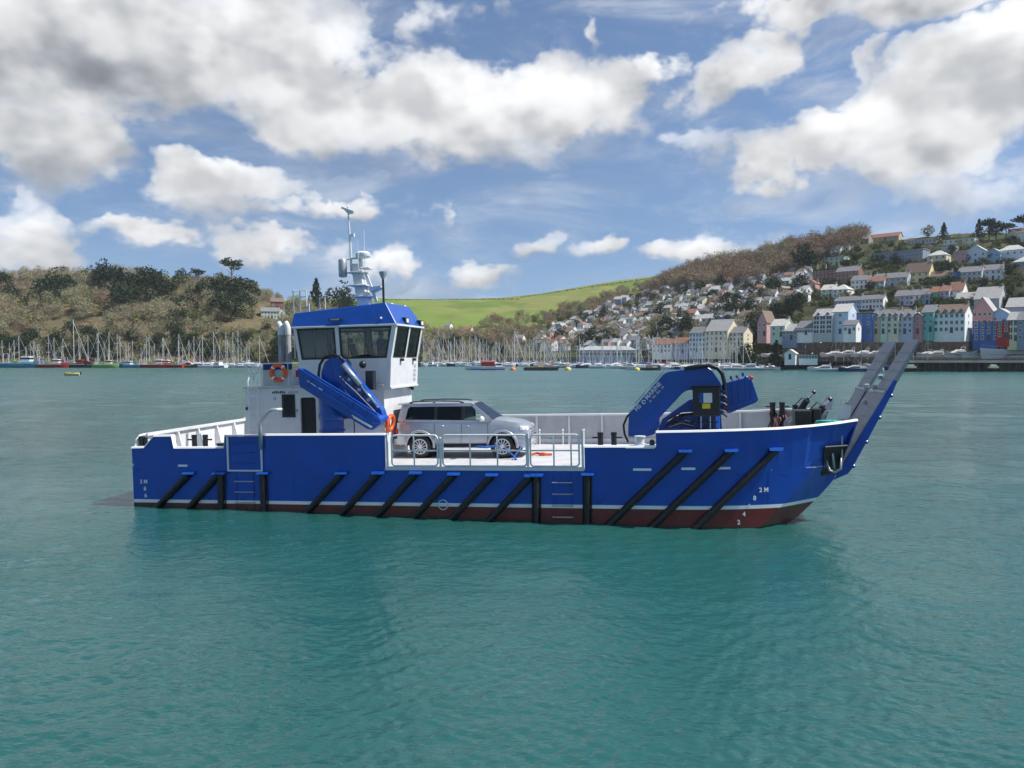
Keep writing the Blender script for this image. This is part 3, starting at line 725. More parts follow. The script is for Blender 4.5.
mb = MB(); mb.box(win_l[0] - .2, win_l[1] + .2, WN + .5, WN + .55, win_z[0] - .2, win_z[1] + .2); mb.build('dark_backing', M_['dark_interior'], w_)  # plain dark board standing behind the pane
mb = MB(); wall_with_holes(mb, win_l[0] - .04, win_l[1] + .04, win_z[0] - .04, win_z[1] + .04, WN - .015, .02, [(*win_l, *win_z)]); mb.build('frame', M_['black_metal'], w_)
mb = MB(); mb.box(win_l[1] + .08, win_l[1] + .13, WN - .05, WN, 3.05, 3.15); mb.box(4.22, 4.32, WN - .03, WN, 3.50, 3.60); mb.build('switch_box', M_['ink_grey'], house)
def small_print(loc, widths, h, m, parent, axis_x=(1, 0, 0)):
    """a line of lettering too small to read in the photograph: a row of little raised strokes"""
    x = Vector(axis_x).normalized(); u = Vector((-x.z, 0, x.x)); p = Vector(loc); mb = MB()
    for k, w in enumerate(widths):
        if w > 0:
            hh = h * (1.0 if k % 3 else .8); d = Vector((0, -.004, 0))
            mb.hexa([p, p + x * w, p + x * w + d, p + d, p + u * hh, p + x * w + u * hh, p + x * w + u * hh + d, p + u * hh + d])
        p = p + x * (abs(w) + h * .22)
    mb.build('lettering', m, parent)
small_print((4.17, WN - .001, 3.735), [.06, .05, .06, .05, .06, .05, .06], .09, M_['ink_dark'], house)
small_print((4.80, WN - .001, 3.735), [.05, .04, .05, .05, .04, .05], .09, M_['ink_grey'], house)
# wheelhouse: body lower band, window band with raked windows, blue roof
wh = empty('wheelhouse', (0, 0, 0), parent=boat)
WB, WS, WT = 3.90, 4.93, 6.06          # bottom, sill and head heights
LA, LF0, LF1 = 5.24, 8.75, 8.97        # aft end, front at sill, front at head
for y0 in (WN, WF - .05):
    mb = MB(); mb.prism([(LA, DHT + .062), (DH1 + .003, DHT + .062), (DH1 + .003, WB), (LF0 - .06, WB), (LF0, WS), (LA, WS)], 'y', y0, y0 + .05); mb.build('side_wall', M_['white_paint'], wh)
mb = MB(); mb.hexa([(LF0 - .11, WN + .05, WB), (LF0 - .06, WN + .05, WB), (LF0 - .06, WF - .05, WB), (LF0 - .11, WF - .05, WB), (LF0 - .05, WN + .05, WS), (LF0, WN + .05, WS), (LF0, WF - .05, WS), (LF0 - .05, WF - .05, WS)]); mb.build('front_wall', M_['white_paint'], wh)
mb = MB(); mb.box(LA, LA + .05, WN + .05, WF - .05, DHT + .062, WS); mb.build('aft_wall', M_['white_paint'], wh)
mb = MB(); mb.box(DH1 + .003, LF0 - .07, WN + .05, WF - .05, WB, WB + .04); mb.build('soffit', M_['white_paint'], wh)
mb = MB(); mb.hexa([(DH1 + .002, WN + .05, WB - .10), (LF0 - .02, WN, WB - .06), (LF0 - .02, WF, WB - .06), (DH1 + .002, WF - .05, WB - .10), (DH1 + .002, WN + .002, WB - .001), (LF0 - .02, WN - .01, WB - .001), (LF0 - .02, WF + .01, WB - .001), (DH1 + .002, WF, WB - .001)]); mb.build('overhang_trim', M_['white_paint'], wh)
mb = MB(); mb.box(LA + .05, LF0 - .12, WN + .05, WF - .05, DHT + .07, DHT + .24); mb.build('cabin_floor', M_['dark_interior'], wh)
def frame_quad(mb, a, b, c, d, t, holes_fn): pass
def band_side(y, sgn):
    """side glazing: posts, head and sill bars"""
    o = empty('side_window', (0, 0, 0), parent=wh)
    T = .05
    def at(l, z): return l
    tl = lambda z: LA - .17 * (z - WS) / (WT - WS)      # aft edge leans aft
    tr = lambda z: LF0 + (LF1 - LF0) * (z - WS) / (WT - WS)
    def post(fa, fb, name='post', m='white_paint', y0=None, dep=.07):
        y0 = y if y0 is None else y0
        mm = MB(); mm.hexa([(fa(WS), y0, WS), (fb(WS), y0, WS), (fb(WS), y0 - sgn * dep, WS), (fa(WS), y0 - sgn * dep, WS), (fa(WT), y0, WT), (fb(WT), y0, WT), (fb(WT), y0 - sgn * dep, WT), (fa(WT), y0 - sgn * dep, WT)])
        mm.build(name, M_[m], o)
    post(lambda z: tl(z), lambda z: tl(z) + .12); post(lambda z: 6.72 - .05 * (z - WS), lambda z: 6.86 - .05 * (z - WS)); post(lambda z: tr(z) - .16, lambda z: tr(z))
    for (fa, fb) in ((lambda z: tl(z) + .12, lambda z: 6.72 - .05 * (z - WS)), (lambda z: 6.86 - .05 * (z - WS), lambda z: tr(z) - .16)):
        g = MB(); yy = y - sgn * .03
        g.hexa([(fa(WS), yy, WS), (fb(WS), yy, WS), (fb(WS), yy - sgn * .008, WS), (fa(WS), yy - sgn * .008, WS), (fa(WT), yy, WT), (fb(WT), yy, WT), (fb(WT), yy - sgn * .008, WT), (fa(WT), yy - sgn * .008, WT)])
        p = g.build('pane', M_['cabin_glass'], o)
        f = MB(); e = .07
        za, zb = WS + .02, WT - .02
        for (zz0, zz1) in ((WS, WS + e), (WT - e, WT)):
            f.hexa([(fa(zz0), y - sgn * .012, zz0), (fb(zz0), y - sgn * .012, zz0), (fb(zz0), y - sgn * .045, zz0), (fa(zz0), y - sgn * .045, zz0), (fa(zz1), y - sgn * .012, zz1), (fb(zz1), y - sgn * .012, zz1), (fb(zz1), y - sgn * .045, zz1), (fa(zz1), y - sgn * .045, zz1)])
        for (ga, gb) in ((fa, lambda z, fa=fa: fa(z) + e), (lambda z, fb=fb: fb(z) - e, fb)):
            f.hexa([(ga(WS + e), y - sgn * .012, WS + e), (gb(WS + e), y - sgn * .012, WS + e), (gb(WS + e), y - sgn * .045, WS + e), (ga(WS + e), y - sgn * .045, WS + e), (ga(WT - e), y - sgn * .012, WT - e), (gb(WT - e), y - sgn * .012, WT - e), (gb(WT - e), y - sgn * .045, WT - e), (ga(WT - e), y - sgn * .045, WT - e)])
        f.build('gasket', M_['black_metal'], p)
    for l in ((5.85, 6.35, 7.75) if sgn < 0 else (5.9, 7.6)):   # sliding sashes inside
        mm = MB(); mm.box(l - .02, l + .02, y - sgn * .10, y - sgn * .07, WS + .03, WT); mm.build('mullion', M_['black_metal'], o)
band_side(WN, -1); band_side(WF, 1)
def band_front():
    o = empty('front_window', (0, 0, 0), parent=wh)
    ys = [WN + .072, WN + .18, -.05, .09, WF - .18, WF - .072]
    def cell(mb, ya, yb, za, zb, d0, d1):
        fx = lambda z: LF0 + (LF1 - LF0) * (z - WS) / (WT - WS)
        mb.hexa([(fx(za) - d1, ya, za), (fx(za) - d0, ya, za), (fx(za) - d0, yb, za), (fx(za) - d1, yb, za), (fx(zb) - d1, ya, zb), (fx(zb) - d0, ya, zb), (fx(zb) - d0, yb, zb), (fx(zb) - d1, yb, zb)])
    for i in (0, 2, 4):
        mb = MB(); cell(mb, ys[i], ys[i + 1], WS, WT, 0, .07); mb.build('post', M_['white_paint'], o)
    for i in (1, 3):
        mb = MB(); cell(mb, ys[i], ys[i + 1], WS, WT, .03, .038); p = mb.build('pane', M_['cabin_glass'], o)
        mb = MB(); e = .06
        cell(mb, ys[i], ys[i + 1], WS, WS + e, .01, .045); cell(mb, ys[i], ys[i + 1], WT - e, WT, .01, .045); cell(mb, ys[i], ys[i] + e, WS + e, WT - e, .01, .045); cell(mb, ys[i + 1] - e, ys[i + 1], WS + e, WT - e, .01, .045)
        mb.build('gasket', M_['black_metal'], p)
        ym = (ys[i] + ys[i + 1]) / 2
        mb = MB(); mb.tube([(LF0 + .05, ym + .2, WS - .05), (LF0 + .10, ym - .1, WS + .5)], .012, 5); mb.box(LF0, LF0 + .10, ym + .1, ym + .3, WS - .12, WS - .02); mb.build('wiper', M_['black_metal'], p)
band_front()
mb = MB(); mb.hexa([(LA - .0, WN + .1, WS), (LA + .06, WN + .1, WS), (LA + .06, WF - .1, WS), (LA, WF - .1, WS), (LA - .17, WN + .1, WT), (LA - .11, WN + .1, WT), (LA - .11, WF - .1, WT), (LA - .17, WF - .1, WT)])
mb.build('aft_bulkhead', M_['grey_paint'], wh)
rf = empty('roof', (0, 0, 0), parent=wh)
RA, RFx = LA - .24, LF1 + .05
mb = MB(); mb.box(RA, RFx, WN - .06, WF + .06, WT + .001, WT + .07); mb.build('eaves', M_['white_paint'], rf, bevel=.01)
mb = MB(); b0, b1 = WT + .071, 0
mb.add([(RA, WN - .03, b0), (RFx - .03, WN - .03, b0), (RFx - .03, WF + .03, b0), (RA, WF + .03, b0),
        (RA + .04, WN + .16, 6.63), (LF1 - .45, WN + .22, 6.91), (LF1 - .45, WF - .22, 6.91), (RA + .04, WF - .16, 6.63)],
       [(0, 3, 2, 1), (4, 5, 6, 7), (0, 1, 5, 4), (1, 2, 6, 5), (2, 3, 7, 6), (3, 0, 4, 7)]); mb.build('roof_shell', M_['crane_blue'], rf, bevel=.02)
for (l, y, z) in ((LF1 - .14, -.35, 6.28), (LF1 - .10, 1.30, 6.25), (6.75, WN - .06, 6.33)):
    fl = empty('floodlight', (0, 0, 0), parent=rf)
    if y > WN: 
        mb = MB(); mb.box(l, l + .16, y - .19, y + .19, z - .10, z + .12); mb.build('lamp_body', M_['black_metal'], fl, bevel=.01)
        mb = MB(); mb.box(l + .161, l + .17, y - .12, y + .13, z - .06, z + .08); mb.build('lens', M_['white_plastic'], fl)
    else:
        mb = MB(); mb.box(l - .24, l + .24, y - .10, y + .06, z - .04, z + .05); mb.build('lamp_body', M_['black_metal'], fl, bevel=.01)
        mb = MB(); mb.box(l - .17, l + .17, y - .106, y - .101, z - .02, z + .03); mb.build('lens', M_['galvanised'], fl)
mb = MB(); mb.ball((8.42, WN - .01, 6.34), .045, 8, 6); mb.build('navigation_light', M_['white_plastic'], rf)
mb = MB(); mb.box(8.35, 8.5, .8, 1.0, 6.83, 6.95); mb.ball((8.1, .5, 6.9), .12, 10, 6); mb.build('antenna_dome', M_['white_plastic'], rf, smooth=True, auto=40)
# vertical grey lettering panel on the front
for i, z in enumerate((4.62, 4.45, 4.28, 4.11)):
    mb = MB(); fx = LF0 - .06 + .06 * (z - WB) / (WS - WB)
    mb.hexa([(fx - .01, 1.02, z - .06), (fx + .006, 1.02, z - .06), (fx + .006, 1.28, z - .06), (fx - .01, 1.28, z - .06), (fx - .01, 1.02, z + .05), (fx + .009, 1.02, z + .05), (fx + .009, 1.28, z + .05), (fx - .01, 1.28, z + .05)])
    mb.build('front_marking', M_['ink_grey'], wh)
# inside: console, chairs
mb = MB(); mb.hexa([(8.2, -1.3, 4.17), (8.58, -1.3, 4.17), (8.58, 1.3, 4.17), (8.2, 1.3, 4.17), (8.2, -1.3, 5.25), (8.6, -1.3, 5.38), (8.6, 1.3, 5.38), (8.2, 1.3, 5.25)]); mb.box(8.2, 8.3, -.9, -.5, 5.3, 5.6); mb.box(8.25, 8.33, .1, .6, 5.3, 5.65); mb.build('console', M_['black_metal'], wh)
for (l, y, h) in ((7.25, -.75, .72), (7.3, .75, .70), (6.35, -.6, .55)):
    ch = empty('helm_chair', (0, 0, 0), parent=wh)
    mb = MB(); mb.box(l - .22, l + .22, y - .24, y + .24, WS + .02, WS + .14); mb.tube([(l, y, 4.17), (l, y, WS + .02)], .06, 8); mb.build('seat', M_['seat_grey'], ch, bevel=.03)
    mb = MB(); mb.hexa([(l - .25, y - .22, WS + .12), (l - .12, y - .22, WS + .12), (l - .12, y + .22, WS + .12), (l - .25, y + .22, WS + .12), (l - .36, y - .2, WS + h - .16), (l - .24, y - .2, WS + h - .16), (l - .24, y + .2, WS + h - .16), (l - .36, y + .2, WS + h - .16)]); mb.build('backrest', M_['seat_grey'], ch, bevel=.03)
    mb = MB(); mb.box(l - .40, l - .28, y - .13, y + .13, WS + h - .13, WS + h + .05); mb.build('headrest', M_['seat_grey'], ch, bevel=.03)
# lower front stem lifebuoy bracket area: small deck lights under the overhang
mb = MB(); mb.ball((8.6, 1.2, 3.74), .07, 8, 6); mb.box(8.5, 8.56, 1.1, 1.3, 3.74, 3.80); mb.build('deck_light', M_['black_metal'], wh)

# ---------------- upper deck aft of the wheelhouse: rail, dodger, ladder, exhausts
ud = empty('upper_rail', (0, 0, 0), parent=boat)
U0, U1 = 3.82, 5.0
mb = MB(); mb.tube([(U0, WN, DHT + .06), (U0, WN, 4.83), (U1 - .02, WN, 4.83)], .025, 6); mb.tube([(U1 - .18, WN, DHT), (U1 - .18, WN, 4.83)], .02, 6); mb.tube([(3.12, WN, 4.83), (3.12, 1.4, 4.83)], .02, 6); mb.tube([(3.12, 1.4, DHT), (3.12, 1.4, 4.83)], .02, 6)
mb.tube([(3.12, WF, 4.83), (4.9, WF, 4.83)], .02, 6); mb.build('rail', M_['rail_white'], ud)
mb = MB(); mb.box(U0 + .03, U1 - .02, WN - .012, WN + .012, 4.60, 4.81); mb.build('dodger', M_['navy_cloth'], ud)
mb = MB(); mb.box(U0 + .03, U1 - .02, WN - .008, WN + .008, DHT + .08, 4.60); mb.build('mesh_screen', M_['grey_paint'], ud)
mb = MB()
for (a, b) in (((3.14, 4.83), (3.72, 4.83)), ((3.14, 4.15), (3.14, 4.83)), ((3.45, 4.2), (3.45, 4.83)), ((3.14, 4.80), (3.45, 4.25)), ((3.75, 4.80), (3.45, 4.25)), ((3.75, 4.0), (3.75, 4.83)), ((3.14, 4.5), (3.7, 4.5))):
    mb.tube([(a[0], WN, a[1]), (b[0], WN, b[1])], .022, 6)
mb.build('ladder_cage', M_['rail_white'], ud)
lb = empty('lifebuoy', (0, 0, 0), parent=boat)
mb = MB(); mb.torus((4.47, WN - .07, 4.49), .27, .075, 'y', 28, 8); mb.build('ring', M_['orange_plastic'], lb, smooth=True)
for k in range(4):
    g = R(45 + 90 * k); mb = MB(); mb.torus((4.47, WN - .07, 4.49), .27, .079, 'y', 3, 8, g - .13, g + .13); mb.build('band', M_['white_plastic'], lb, smooth=True)
mb = MB(); mb.tube([(4.6, WN - .08, 4.52), (4.95, WN - .03, 4.54)], .02, 5); mb.build('light_strap', M_['yellow_plastic'], lb)
ld = empty('ladder', (0, 0, 0), parent=boat)
for l in (3.30, 3.68):
    mb = MB(); mb.tube([(l, WN - .14, DECK), (l, WN - .14, 4.2), (l, WN - .05, 4.35)], .022, 6); mb.build('stringer', M_['rail_white'], ld)
for k in range(9):
    mb = MB(); z = 1.55 + .3 * k; mb.tube([(3.30, WN - .14, z), (3.68, WN - .14, z)], .016, 6); mb.build('rung', M_['rail_white'], ld)
mb = MB(); mb.box(3.12, 3.2, WN - .06, WN, 3.15, 3.25); mb.build('lamp_fitting', M_['black_metal'], boat)
for i, (l, y) in enumerate(((3.62, .3), (3.92, .3))):
    ex = empty('exhaust_stack', (0, 0, 0), parent=boat)
    mb = MB(); mb.lathe([(.11, DHT + .06), (.11, 5.95), (.10, 5.97)], (l, y, 0), 'z', 14); mb.build('lagging', M_['ramp_grey'], ex, smooth=True, auto=40)
    mb = MB(); mb.tube([(l, y, 5.93), (l, y, 6.15), (l - .03, y, 6.30), (l - .10, y, 6.42)], [.12, .12, .115, .11], 10); mb.build('outlet', M_['white_paint'], ex, smooth=True, auto=40)
mb = MB(); mb.lathe([(.16, 4.0), (.16, 4.55), (.1, 4.62)], (4.1, .3, 0), 'z', 12); mb.box(3.9, 4.6, .8, 1.3, DHT + .06, 4.5); mb.build('life_raft_canister', M_['white_plastic'], boat, smooth=True, auto=40)
af = empty('aerial_frame', (0, 0, 0), parent=boat)
mb = MB()
for (a, b) in (((4.84, 5.0), (4.84, 7.55)), ((5.10, 6.6), (5.10, 7.5)), ((5.36, 6.6), (5.36, 7.48)), ((5.10, 7.48), (5.36, 7.48)), ((5.10, 7.25), (5.36, 7.25)), ((4.84, 7.5), (5.04, 7.45)), ((5.46, 6.62), (5.46, 7.0))): mb.tube([(a[0], -1.0, a[1]), (b[0], -1.0, b[1])], .022, 6)
mb.build('frame', M_['rail_white'], af)
mb = MB(); mb.tube([(5.28, .3, 6.6), (5.28, .3, 7.3), (5.5, .3, 7.3), (5.5, .3, 6.6)], .02, 6); mb.build('frame', M_['rail_white'], af)

# ---------------- radar mast
ms = empty('radar_mast', (0, 0, 0), parent=boat)
def mx(px): return 8.02 + (px - 380.6) * .0378        # metres along at the mast's depth
def mz(py): return 7.02 + (302 - py) * .0378
mb = MB()
bl, br, tl_, tr_ = mx(352.5), mx(371.5), mx(346), mx(360)
zb_, zt_ = 6.6, mz(263)
mb.hexa([(bl + .12, -.3, zb_), (br - .1, -.3, zb_), (br - .1, .3, zb_), (bl + .12, .3, zb_), (tl_ + .04, -.13, zt_), (tr_ - .2, -.13, zt_), (tr_ - .2, .13, zt_), (tl_ + .04, .13, zt_)]); mb.build('tower', M_['white_paint'], ms, bevel=.02)
for (py, x0, x1, wd) in ((296, 349, 368, .38), (285, 347, 365, .36), (272, 345, 362, .36), (268, 358, 367, .22)):
    mb = MB(); mb.box(mx(x0), mx(x1), -wd, wd, mz(py) - .03, mz(py) + .02); mb.build('platform', M_['white_paint'], ms, bevel=.01)
mb = MB(); mb.prism([(mx(366), mz(287)), (mx(378), mz(286.4)), (mx(378), mz(287.6)), (mx(368), mz(292))], 'y', -.25, .25); mb.build('bracket', M_['white_paint'], ms)
mb = MB(); mb.bar((mx(361), .0, mz(272)), (mx(372), 0, mz(301)), .08, .10); mb.build('strut', M_['white_paint'], ms)
rd = empty('radar', (0, 0, 0), parent=ms)
mb = MB(); mb.lathe([(.05, mz(257) - .06), (.26, mz(257)), (.28, mz(256)), (.28, mz(253)), (.2, mz(251.4)), (.03, mz(251))], (mx(359), 0, 0), 'z', 20); mb.build('dome', M_['white_plastic'], rd, smooth=True, auto=50)
mb = MB(); mb.box(mx(347), mx(359), -.06, .06, mz(258.2), mz(256.8)); mb.bar((mx(356), 0, mz(258)), (mx(357), 0, mz(266)), .1, .12); mb.build('radar_arm', M_['white_paint'], rd)
mb = MB(); mb.tube([(mx(346.5), 0, mz(272)), (mx(346), 0, mz(240)), (mx(344.8), 0, mz(213))], [.05, .04, .028], 8); mb.build('pole', M_['white_paint'], ms)
mb = MB(); mb.bar((mx(338.5), 0, mz(207)), (mx(351), 0, mz(212)), .16, .07); mb.prism([(mx(340), mz(208)), (mx(351), mz(213)), (mx(345), mz(214))], 'y', -.03, .03); mb.tube([(mx(344.8), 0, mz(212)), (mx(344.8), 0, mz(206))], .02, 6); mb.ball((mx(344.8), 0, mz(206.5)), .05, 8, 6); mb.build('wind_vane', M_['white_plastic'], ms)
mb = MB(); mb.box(mx(346), mx(350.5), -.06, .06, mz(236), mz(233.5)); mb.tube([(mx(349.5), 0, mz(234)), (mx(350.5), 0, mz(231.5))], .04, 6); mb.build('masthead_light', M_['white_plastic'], ms)
mb = MB(); mb.lathe([(.13, mz(276)), (.155, mz(275)), (.155, mz(259.5)), (.13, mz(258.5))], (mx(339), -.15, 0), 'z', 14); mb.build('radar_reflector', M_['galvanised'], ms, smooth=True, auto=40)
mb = MB(); mb.tube([(mx(336), -.1, mz(258.3)), (mx(347), 0, mz(258.3))], .025, 6); mb.tube([(mx(340), -.1, mz(273)), (mx(347), 0, mz(271))], .02, 6); mb.build('yard', M_['white_paint'], ms)
for (y, t) in ((.35, 228), (-.3, 240)):
    mb = MB(); mb.tube([(mx(357), y, mz(268)), (mx(357), y, mz(t))], .012, 5); mb.build('whip_aerial', M_['white_plastic'], ms)
sl = empty('searchlight', (0, 0, 0), parent=boat)
mb = MB(); mb.tube([(8.04, -.2, 6.75), (8.04, -.2, 7.9)], .045, 8); mb.build('pole', M_['black_metal'], sl)
mb = MB(); mb.lathe([(.05, 7.85), (.13, 8.01), (.15, 8.13), (.06, 8.15)], (8.04, -.2, 0), 'z', 12); mb.build('lamp_body', M_['galvanised'], sl, smooth=True, auto=40)

# second lifebuoy hanging on the deckhouse front, near side
lb2 = empty('lifebuoy', (0, 0, 0), parent=boat)
mb = MB(); mb.torus((0, 0, 0), .26, .075, 'x', 24, 8); o = mb.build('ring', M_['orange_plastic'], lb2, smooth=True)
lb2.location = (8.62, -1.45, 2.62); lb2.rotation_euler = (0, R(10), R(-4))
mb = MB(); mb.box(8.46, 8.52, -1.50, -1.2, 2.3, 2.8); mb.build('buoy_bracket', M_['galvanised'], boat)
# ---------------------------------------------------------------- deck cranes (parts of the boat)
def rounded(pts, r=.06, k=3):
    out = []; n = len(pts)
    for i in range(n):
        p, q, s = Vector(pts[i - 1]), Vector(pts[i]), Vector(pts[(i + 1) % n])
        a = q + (p - q).normalized() * min(r, (p - q).length * .4); b = q + (s - q).normalized() * min(r, (s - q).length * .4)
        for j in range(k + 1):
            t = j / k; out.append(tuple(a * (1 - t) ** 2 + q * 2 * t * (1 - t) + b * t * t))
    return out
CB = M_['crane_blue']
cr = empty('deck_crane', (0, 0, 0), parent=boat)      # aft crane, folded beside the deckhouse
mb = MB(); mb.lathe([(.50, DECK + .012), (.50, DECK + .06), (.40, DECK + .07), (.40, 2.45), (.44, 2.46), (.44, 2.52), (.40, 2.53), (.40, 2.86)], (6.98, -2.7, 0), 'z', 24); mb.build('pedestal', CB, cr, smooth=True, auto=40)
mb = MB(); mb.lathe([(.47, 2.87), (.49, 2.9), (.49, 3.05), (.46, 3.1), (.46, 3.75), (.36, 3.95)], (7.03, -2.7, 0), 'z', 24); mb.build('slewing_column', CB, cr, smooth=True, auto=40)
mb = MB(); mb.prism(rounded([(6.72, 3.7), (7.36, 3.7), (7.50, 4.5), (7.42, 4.86), (7.15, 4.97), (6.88, 4.86), (6.74, 4.5)], .1), 'y', -2.95, -2.45); mb.build('king_post', CB, cr, bevel=.02)
mb = MB(); mb.prism(rounded([(7.1, 4.97), (7.45, 4.96), (8.88, 3.22), (8.96, 2.9), (8.75, 2.76), (8.45, 2.99), (7.25, 4.25)], .08), 'y', -3.02, -2.62); mb.build('inner_boom', CB, cr, bevel=.02)
mb = MB(); mb.prism(rounded([(6.10, 4.66), (6.24, 4.60), (8.80, 3.05), (8.99, 2.92), (8.97, 2.74), (8.70, 2.55), (8.52, 2.58), (6.16, 4.03)], .05), 'y', -3.40, -3.06); ob = mb.build('outer_boom', CB, cr, bevel=.03)
mb = MB(); mb.bar((6.3, -3.30, 4.61), (8.9, -3.30, 3.04), .12, .05); mb.build('boom_rib', CB, cr)
for (a, b) in (((6.45, 4.22), (6.75, 4.03)), ((6.85, 3.98), (6.98, 3.9)), ((8.0, 3.05), (8.7, 2.66)), ((8.05, 2.98), (8.68, 2.63))):
    mb = MB(); mb.bar((a[0], -3.41, a[1]), (b[0], -3.41, b[1]), .02, .035); mb.build('warning_strip', M_['white_paint'], cr)
mb = MB(); mb.bar((6.5, -3.405, 4.28), (8.2, -3.405, 3.25), .02, .05); mb.build('extension_rail', M_['blue_paint'], cr)
mb = MB(); mb.bar((6.62, -3.43, 4.05), (8.5, -3.43, 2.86), .05, .09); mb.build('extension_ram', CB, cr)
mb = MB(); mb.tube([(7.62, -3.10, 4.74), (8.2, -3.10, 4.04)], .085, 10); mb.build('ram_cylinder', M_['galvanised'], cr, smooth=True)
mb = MB(); mb.tube([(8.2, -3.10, 4.04), (8.82, -3.10, 3.28)], .045, 8); mb.build('ram_rod', M_['steel_rod'], cr, smooth=True)
mb = MB(); mb.tube([(7.42, -3.06, 3.95), (8.35, -3.06, 3.05)], .07, 8); mb.build('lift_cylinder', CB, cr, smooth=True)
for k in range(5):
    mb = MB(); o_ = .05 * k
    mb.tube([(7.45 + o_, -3.04 - .012 * k, 4.35 - o_), (7.8 + o_, -3.07, 4.0 - o_ * .8), (8.2 + o_ * .6, -3.06, 3.62 - o_ * .6), (8.6 + o_ * .4, -3.05, 3.22 - o_ * .4)], .018, 5); mb.build('hydraulic_hose', M_['hose_black'] if k % 2 else M_['steel_rod'], cr)
mb = MB(); mb.tube([(6.72, -2.98, 4.05), (6.66, -2.98, 4.4), (6.72, -2.98, 4.75), (6.9, -2.98, 5.0), (7.2, -2.98, 5.08), (7.45, -2.98, 5.0), (7.6, -2.98, 4.82)], .05, 8); mb.build('hydraulic_hose', M_['hose_black'], cr, smooth=True)
mb = MB(); mb.lathe([(.12, -3.43), (.15, -3.41), (.15, -2.6)], (8.82, 0, 2.90), 'y', 16); mb.build('knuckle_pin', M_['blue_paint'], cr, smooth=True, auto=40)
for k in range(7):      # pipe clamps and valve blocks along the folded booms
    t = .1 + .12 * k; a = (7.5 + 1.35 * t, 4.55 - 1.45 * t)
    mb = MB(); mb.box(a[0] - .05, a[0] + .05, -3.07, -3.02, a[1] - .05, a[1] + .05); mb.build('pipe_clamp', M_['galvanised'] if k % 2 else M_['black_metal'], cr)
for k in range(5):
    l = 6.5 + .48 * k; z = 4.42 - .29 * 2 * .48 * k - .25
    mb = MB(); mb.bar((l, -3.42, z - .1), (l + .16, -3.42, z + .16), .03, .05, (0, 1, 0)); mb.build('boom_collar', M_['blue_paint'], cr)
mb = MB(); mb.box(6.0, 6.10, -3.35, -3.15, 4.35, 4.6); mb.build('hook_block', M_['red_plastic'], cr, bevel=.02)
mb = MB(); mb.tube([(7.52, -2.4, 4.0), (7.52, -2.4, 4.75), (7.45, -2.4, 4.9)], .10, 8); mb.ball((7.95, -2.2, 4.72), .14, 8, 6); mb.box(8.15, 8.42, -2.5, -2.2, 3.85, 4.5); mb.build('control_valve', M_['black_metal'], cr, smooth=True, auto=40)
mb = MB(); mb.box(7.45, 7.9, -2.9, -2.5, 2.9, 2.95); mb.tube([(7.85, -2.88, 2.0), (7.85, -2.88, 2.95)], .02, 6); mb.build('operator_step', M_['black_metal'], cr)

cr = empty('deck_crane', (0, 0, 0), parent=boat)      # fore crane, arched boom with lettering
yc = -2.45
mb = MB(); mb.lathe([(.48, DECK + .012), (.48, DECK + .06), (.38, DECK + .07), (.38, 2.3), (.42, 2.31), (.42, 2.4), (.34, 2.41), (.34, 3.0)], (19.55, yc, 0), 'z', 24); mb.build('pedestal', CB, cr, smooth=True, auto=40)
mb = MB(); mb.prism(rounded([(17.02, 2.23), (17.05, 2.87), (17.2, 3.12), (18.17, 4.21), (18.32, 4.28), (19.5, 4.41), (19.65, 4.3), (19.92, 3.88), (19.95, 3.5), (19.45, 3.52), (18.98, 3.70), (18.78, 3.64), (18.0, 2.80), (18.03, 2.58), (17.86, 2.31), (17.62, 2.23)], .07), 'y', -2.72, -2.28)
mb.build('arched_boom', CB, cr, bevel=.025)
mb = MB(); mb.prism(rounded([(17.28, 2.45), (17.62, 2.35), (18.55, 3.45), (18.45, 3.55)], .03), 'y', -2.735, -2.715); mb.build('boom_stiffener', M_['blue_paint'], cr)
mb = MB(); mb.prism(rounded([(17.95, 2.35), (18.1, 2.75), (18.95, 3.36), (19.3, 3.42), (19.9, 3.3), (19.95, 2.35)], .05), 'y', -2.40, -2.05); mb.build('lower_boom', CB, cr, bevel=.02)
mb = MB(); mb.prism(rounded([(19.85, 3.78), (20.15, 3.90), (20.65, 4.02), (20.70, 4.10), (20.88, 3.93), (21.06, 3.34), (20.98, 3.25), (20.2, 2.93), (19.85, 2.93)], .04), 'y', -2.40, -2.0); mb.build('telescopic_boom', CB, cr, bevel=.02)
for k, (l, z0, z1) in enumerate(((20.12, 2.98, 3.95), (20.32, 3.02, 4.0), (20.5, 3.1, 4.04), (20.68, 3.15, 4.1), (20.84, 3.22, 3.98))):
    mb = MB(); mb.bar((l, -2.42, z0), (l - .07 + .02 * k, -2.42, z1), .05, .03, (1, 0, 0)); mb.build('boom_collar', M_['blue_paint'], cr)
    mb = MB(); mb.box(l - .10, l - .04, -2.35, -2.1, z1 - .02, z1 + .07 + .02 * (k % 2)); mb.build('roller_block', CB, cr)
mb = MB(); mb.bar((20.0, -2.43, 3.04), (20.95, -2.43, 3.36), .05, .08); mb.tube([(20.95, -2.45, 3.36), (20.95, -2.38, 3.36)], .06, 10); mb.build('extension_ram', CB, cr)
mb = MB(); mb.ball((20.86, -2.2, 4.02), (.09, .09, .07), 8, 6); mb.build('tip_light', M_['red_plastic'], cr)
cbx = mb = MB(); mb.box(19.04, 19.86, -2.98, -2.74, 2.88, 3.80); mb.build('control_cabinet', M_['black_metal'], cr, bevel=.02)
mb = MB(); mb.box(19.0, 19.9, -3.02, -2.72, 3.80, 3.83); mb.build('cabinet_hood', M_['black_metal'], cr)
mb = MB(); mb.box(19.36, 19.62, -2.99, -2.981, 3.30, 3.60); mb.build('white_label', M_['white_paint'], cr)
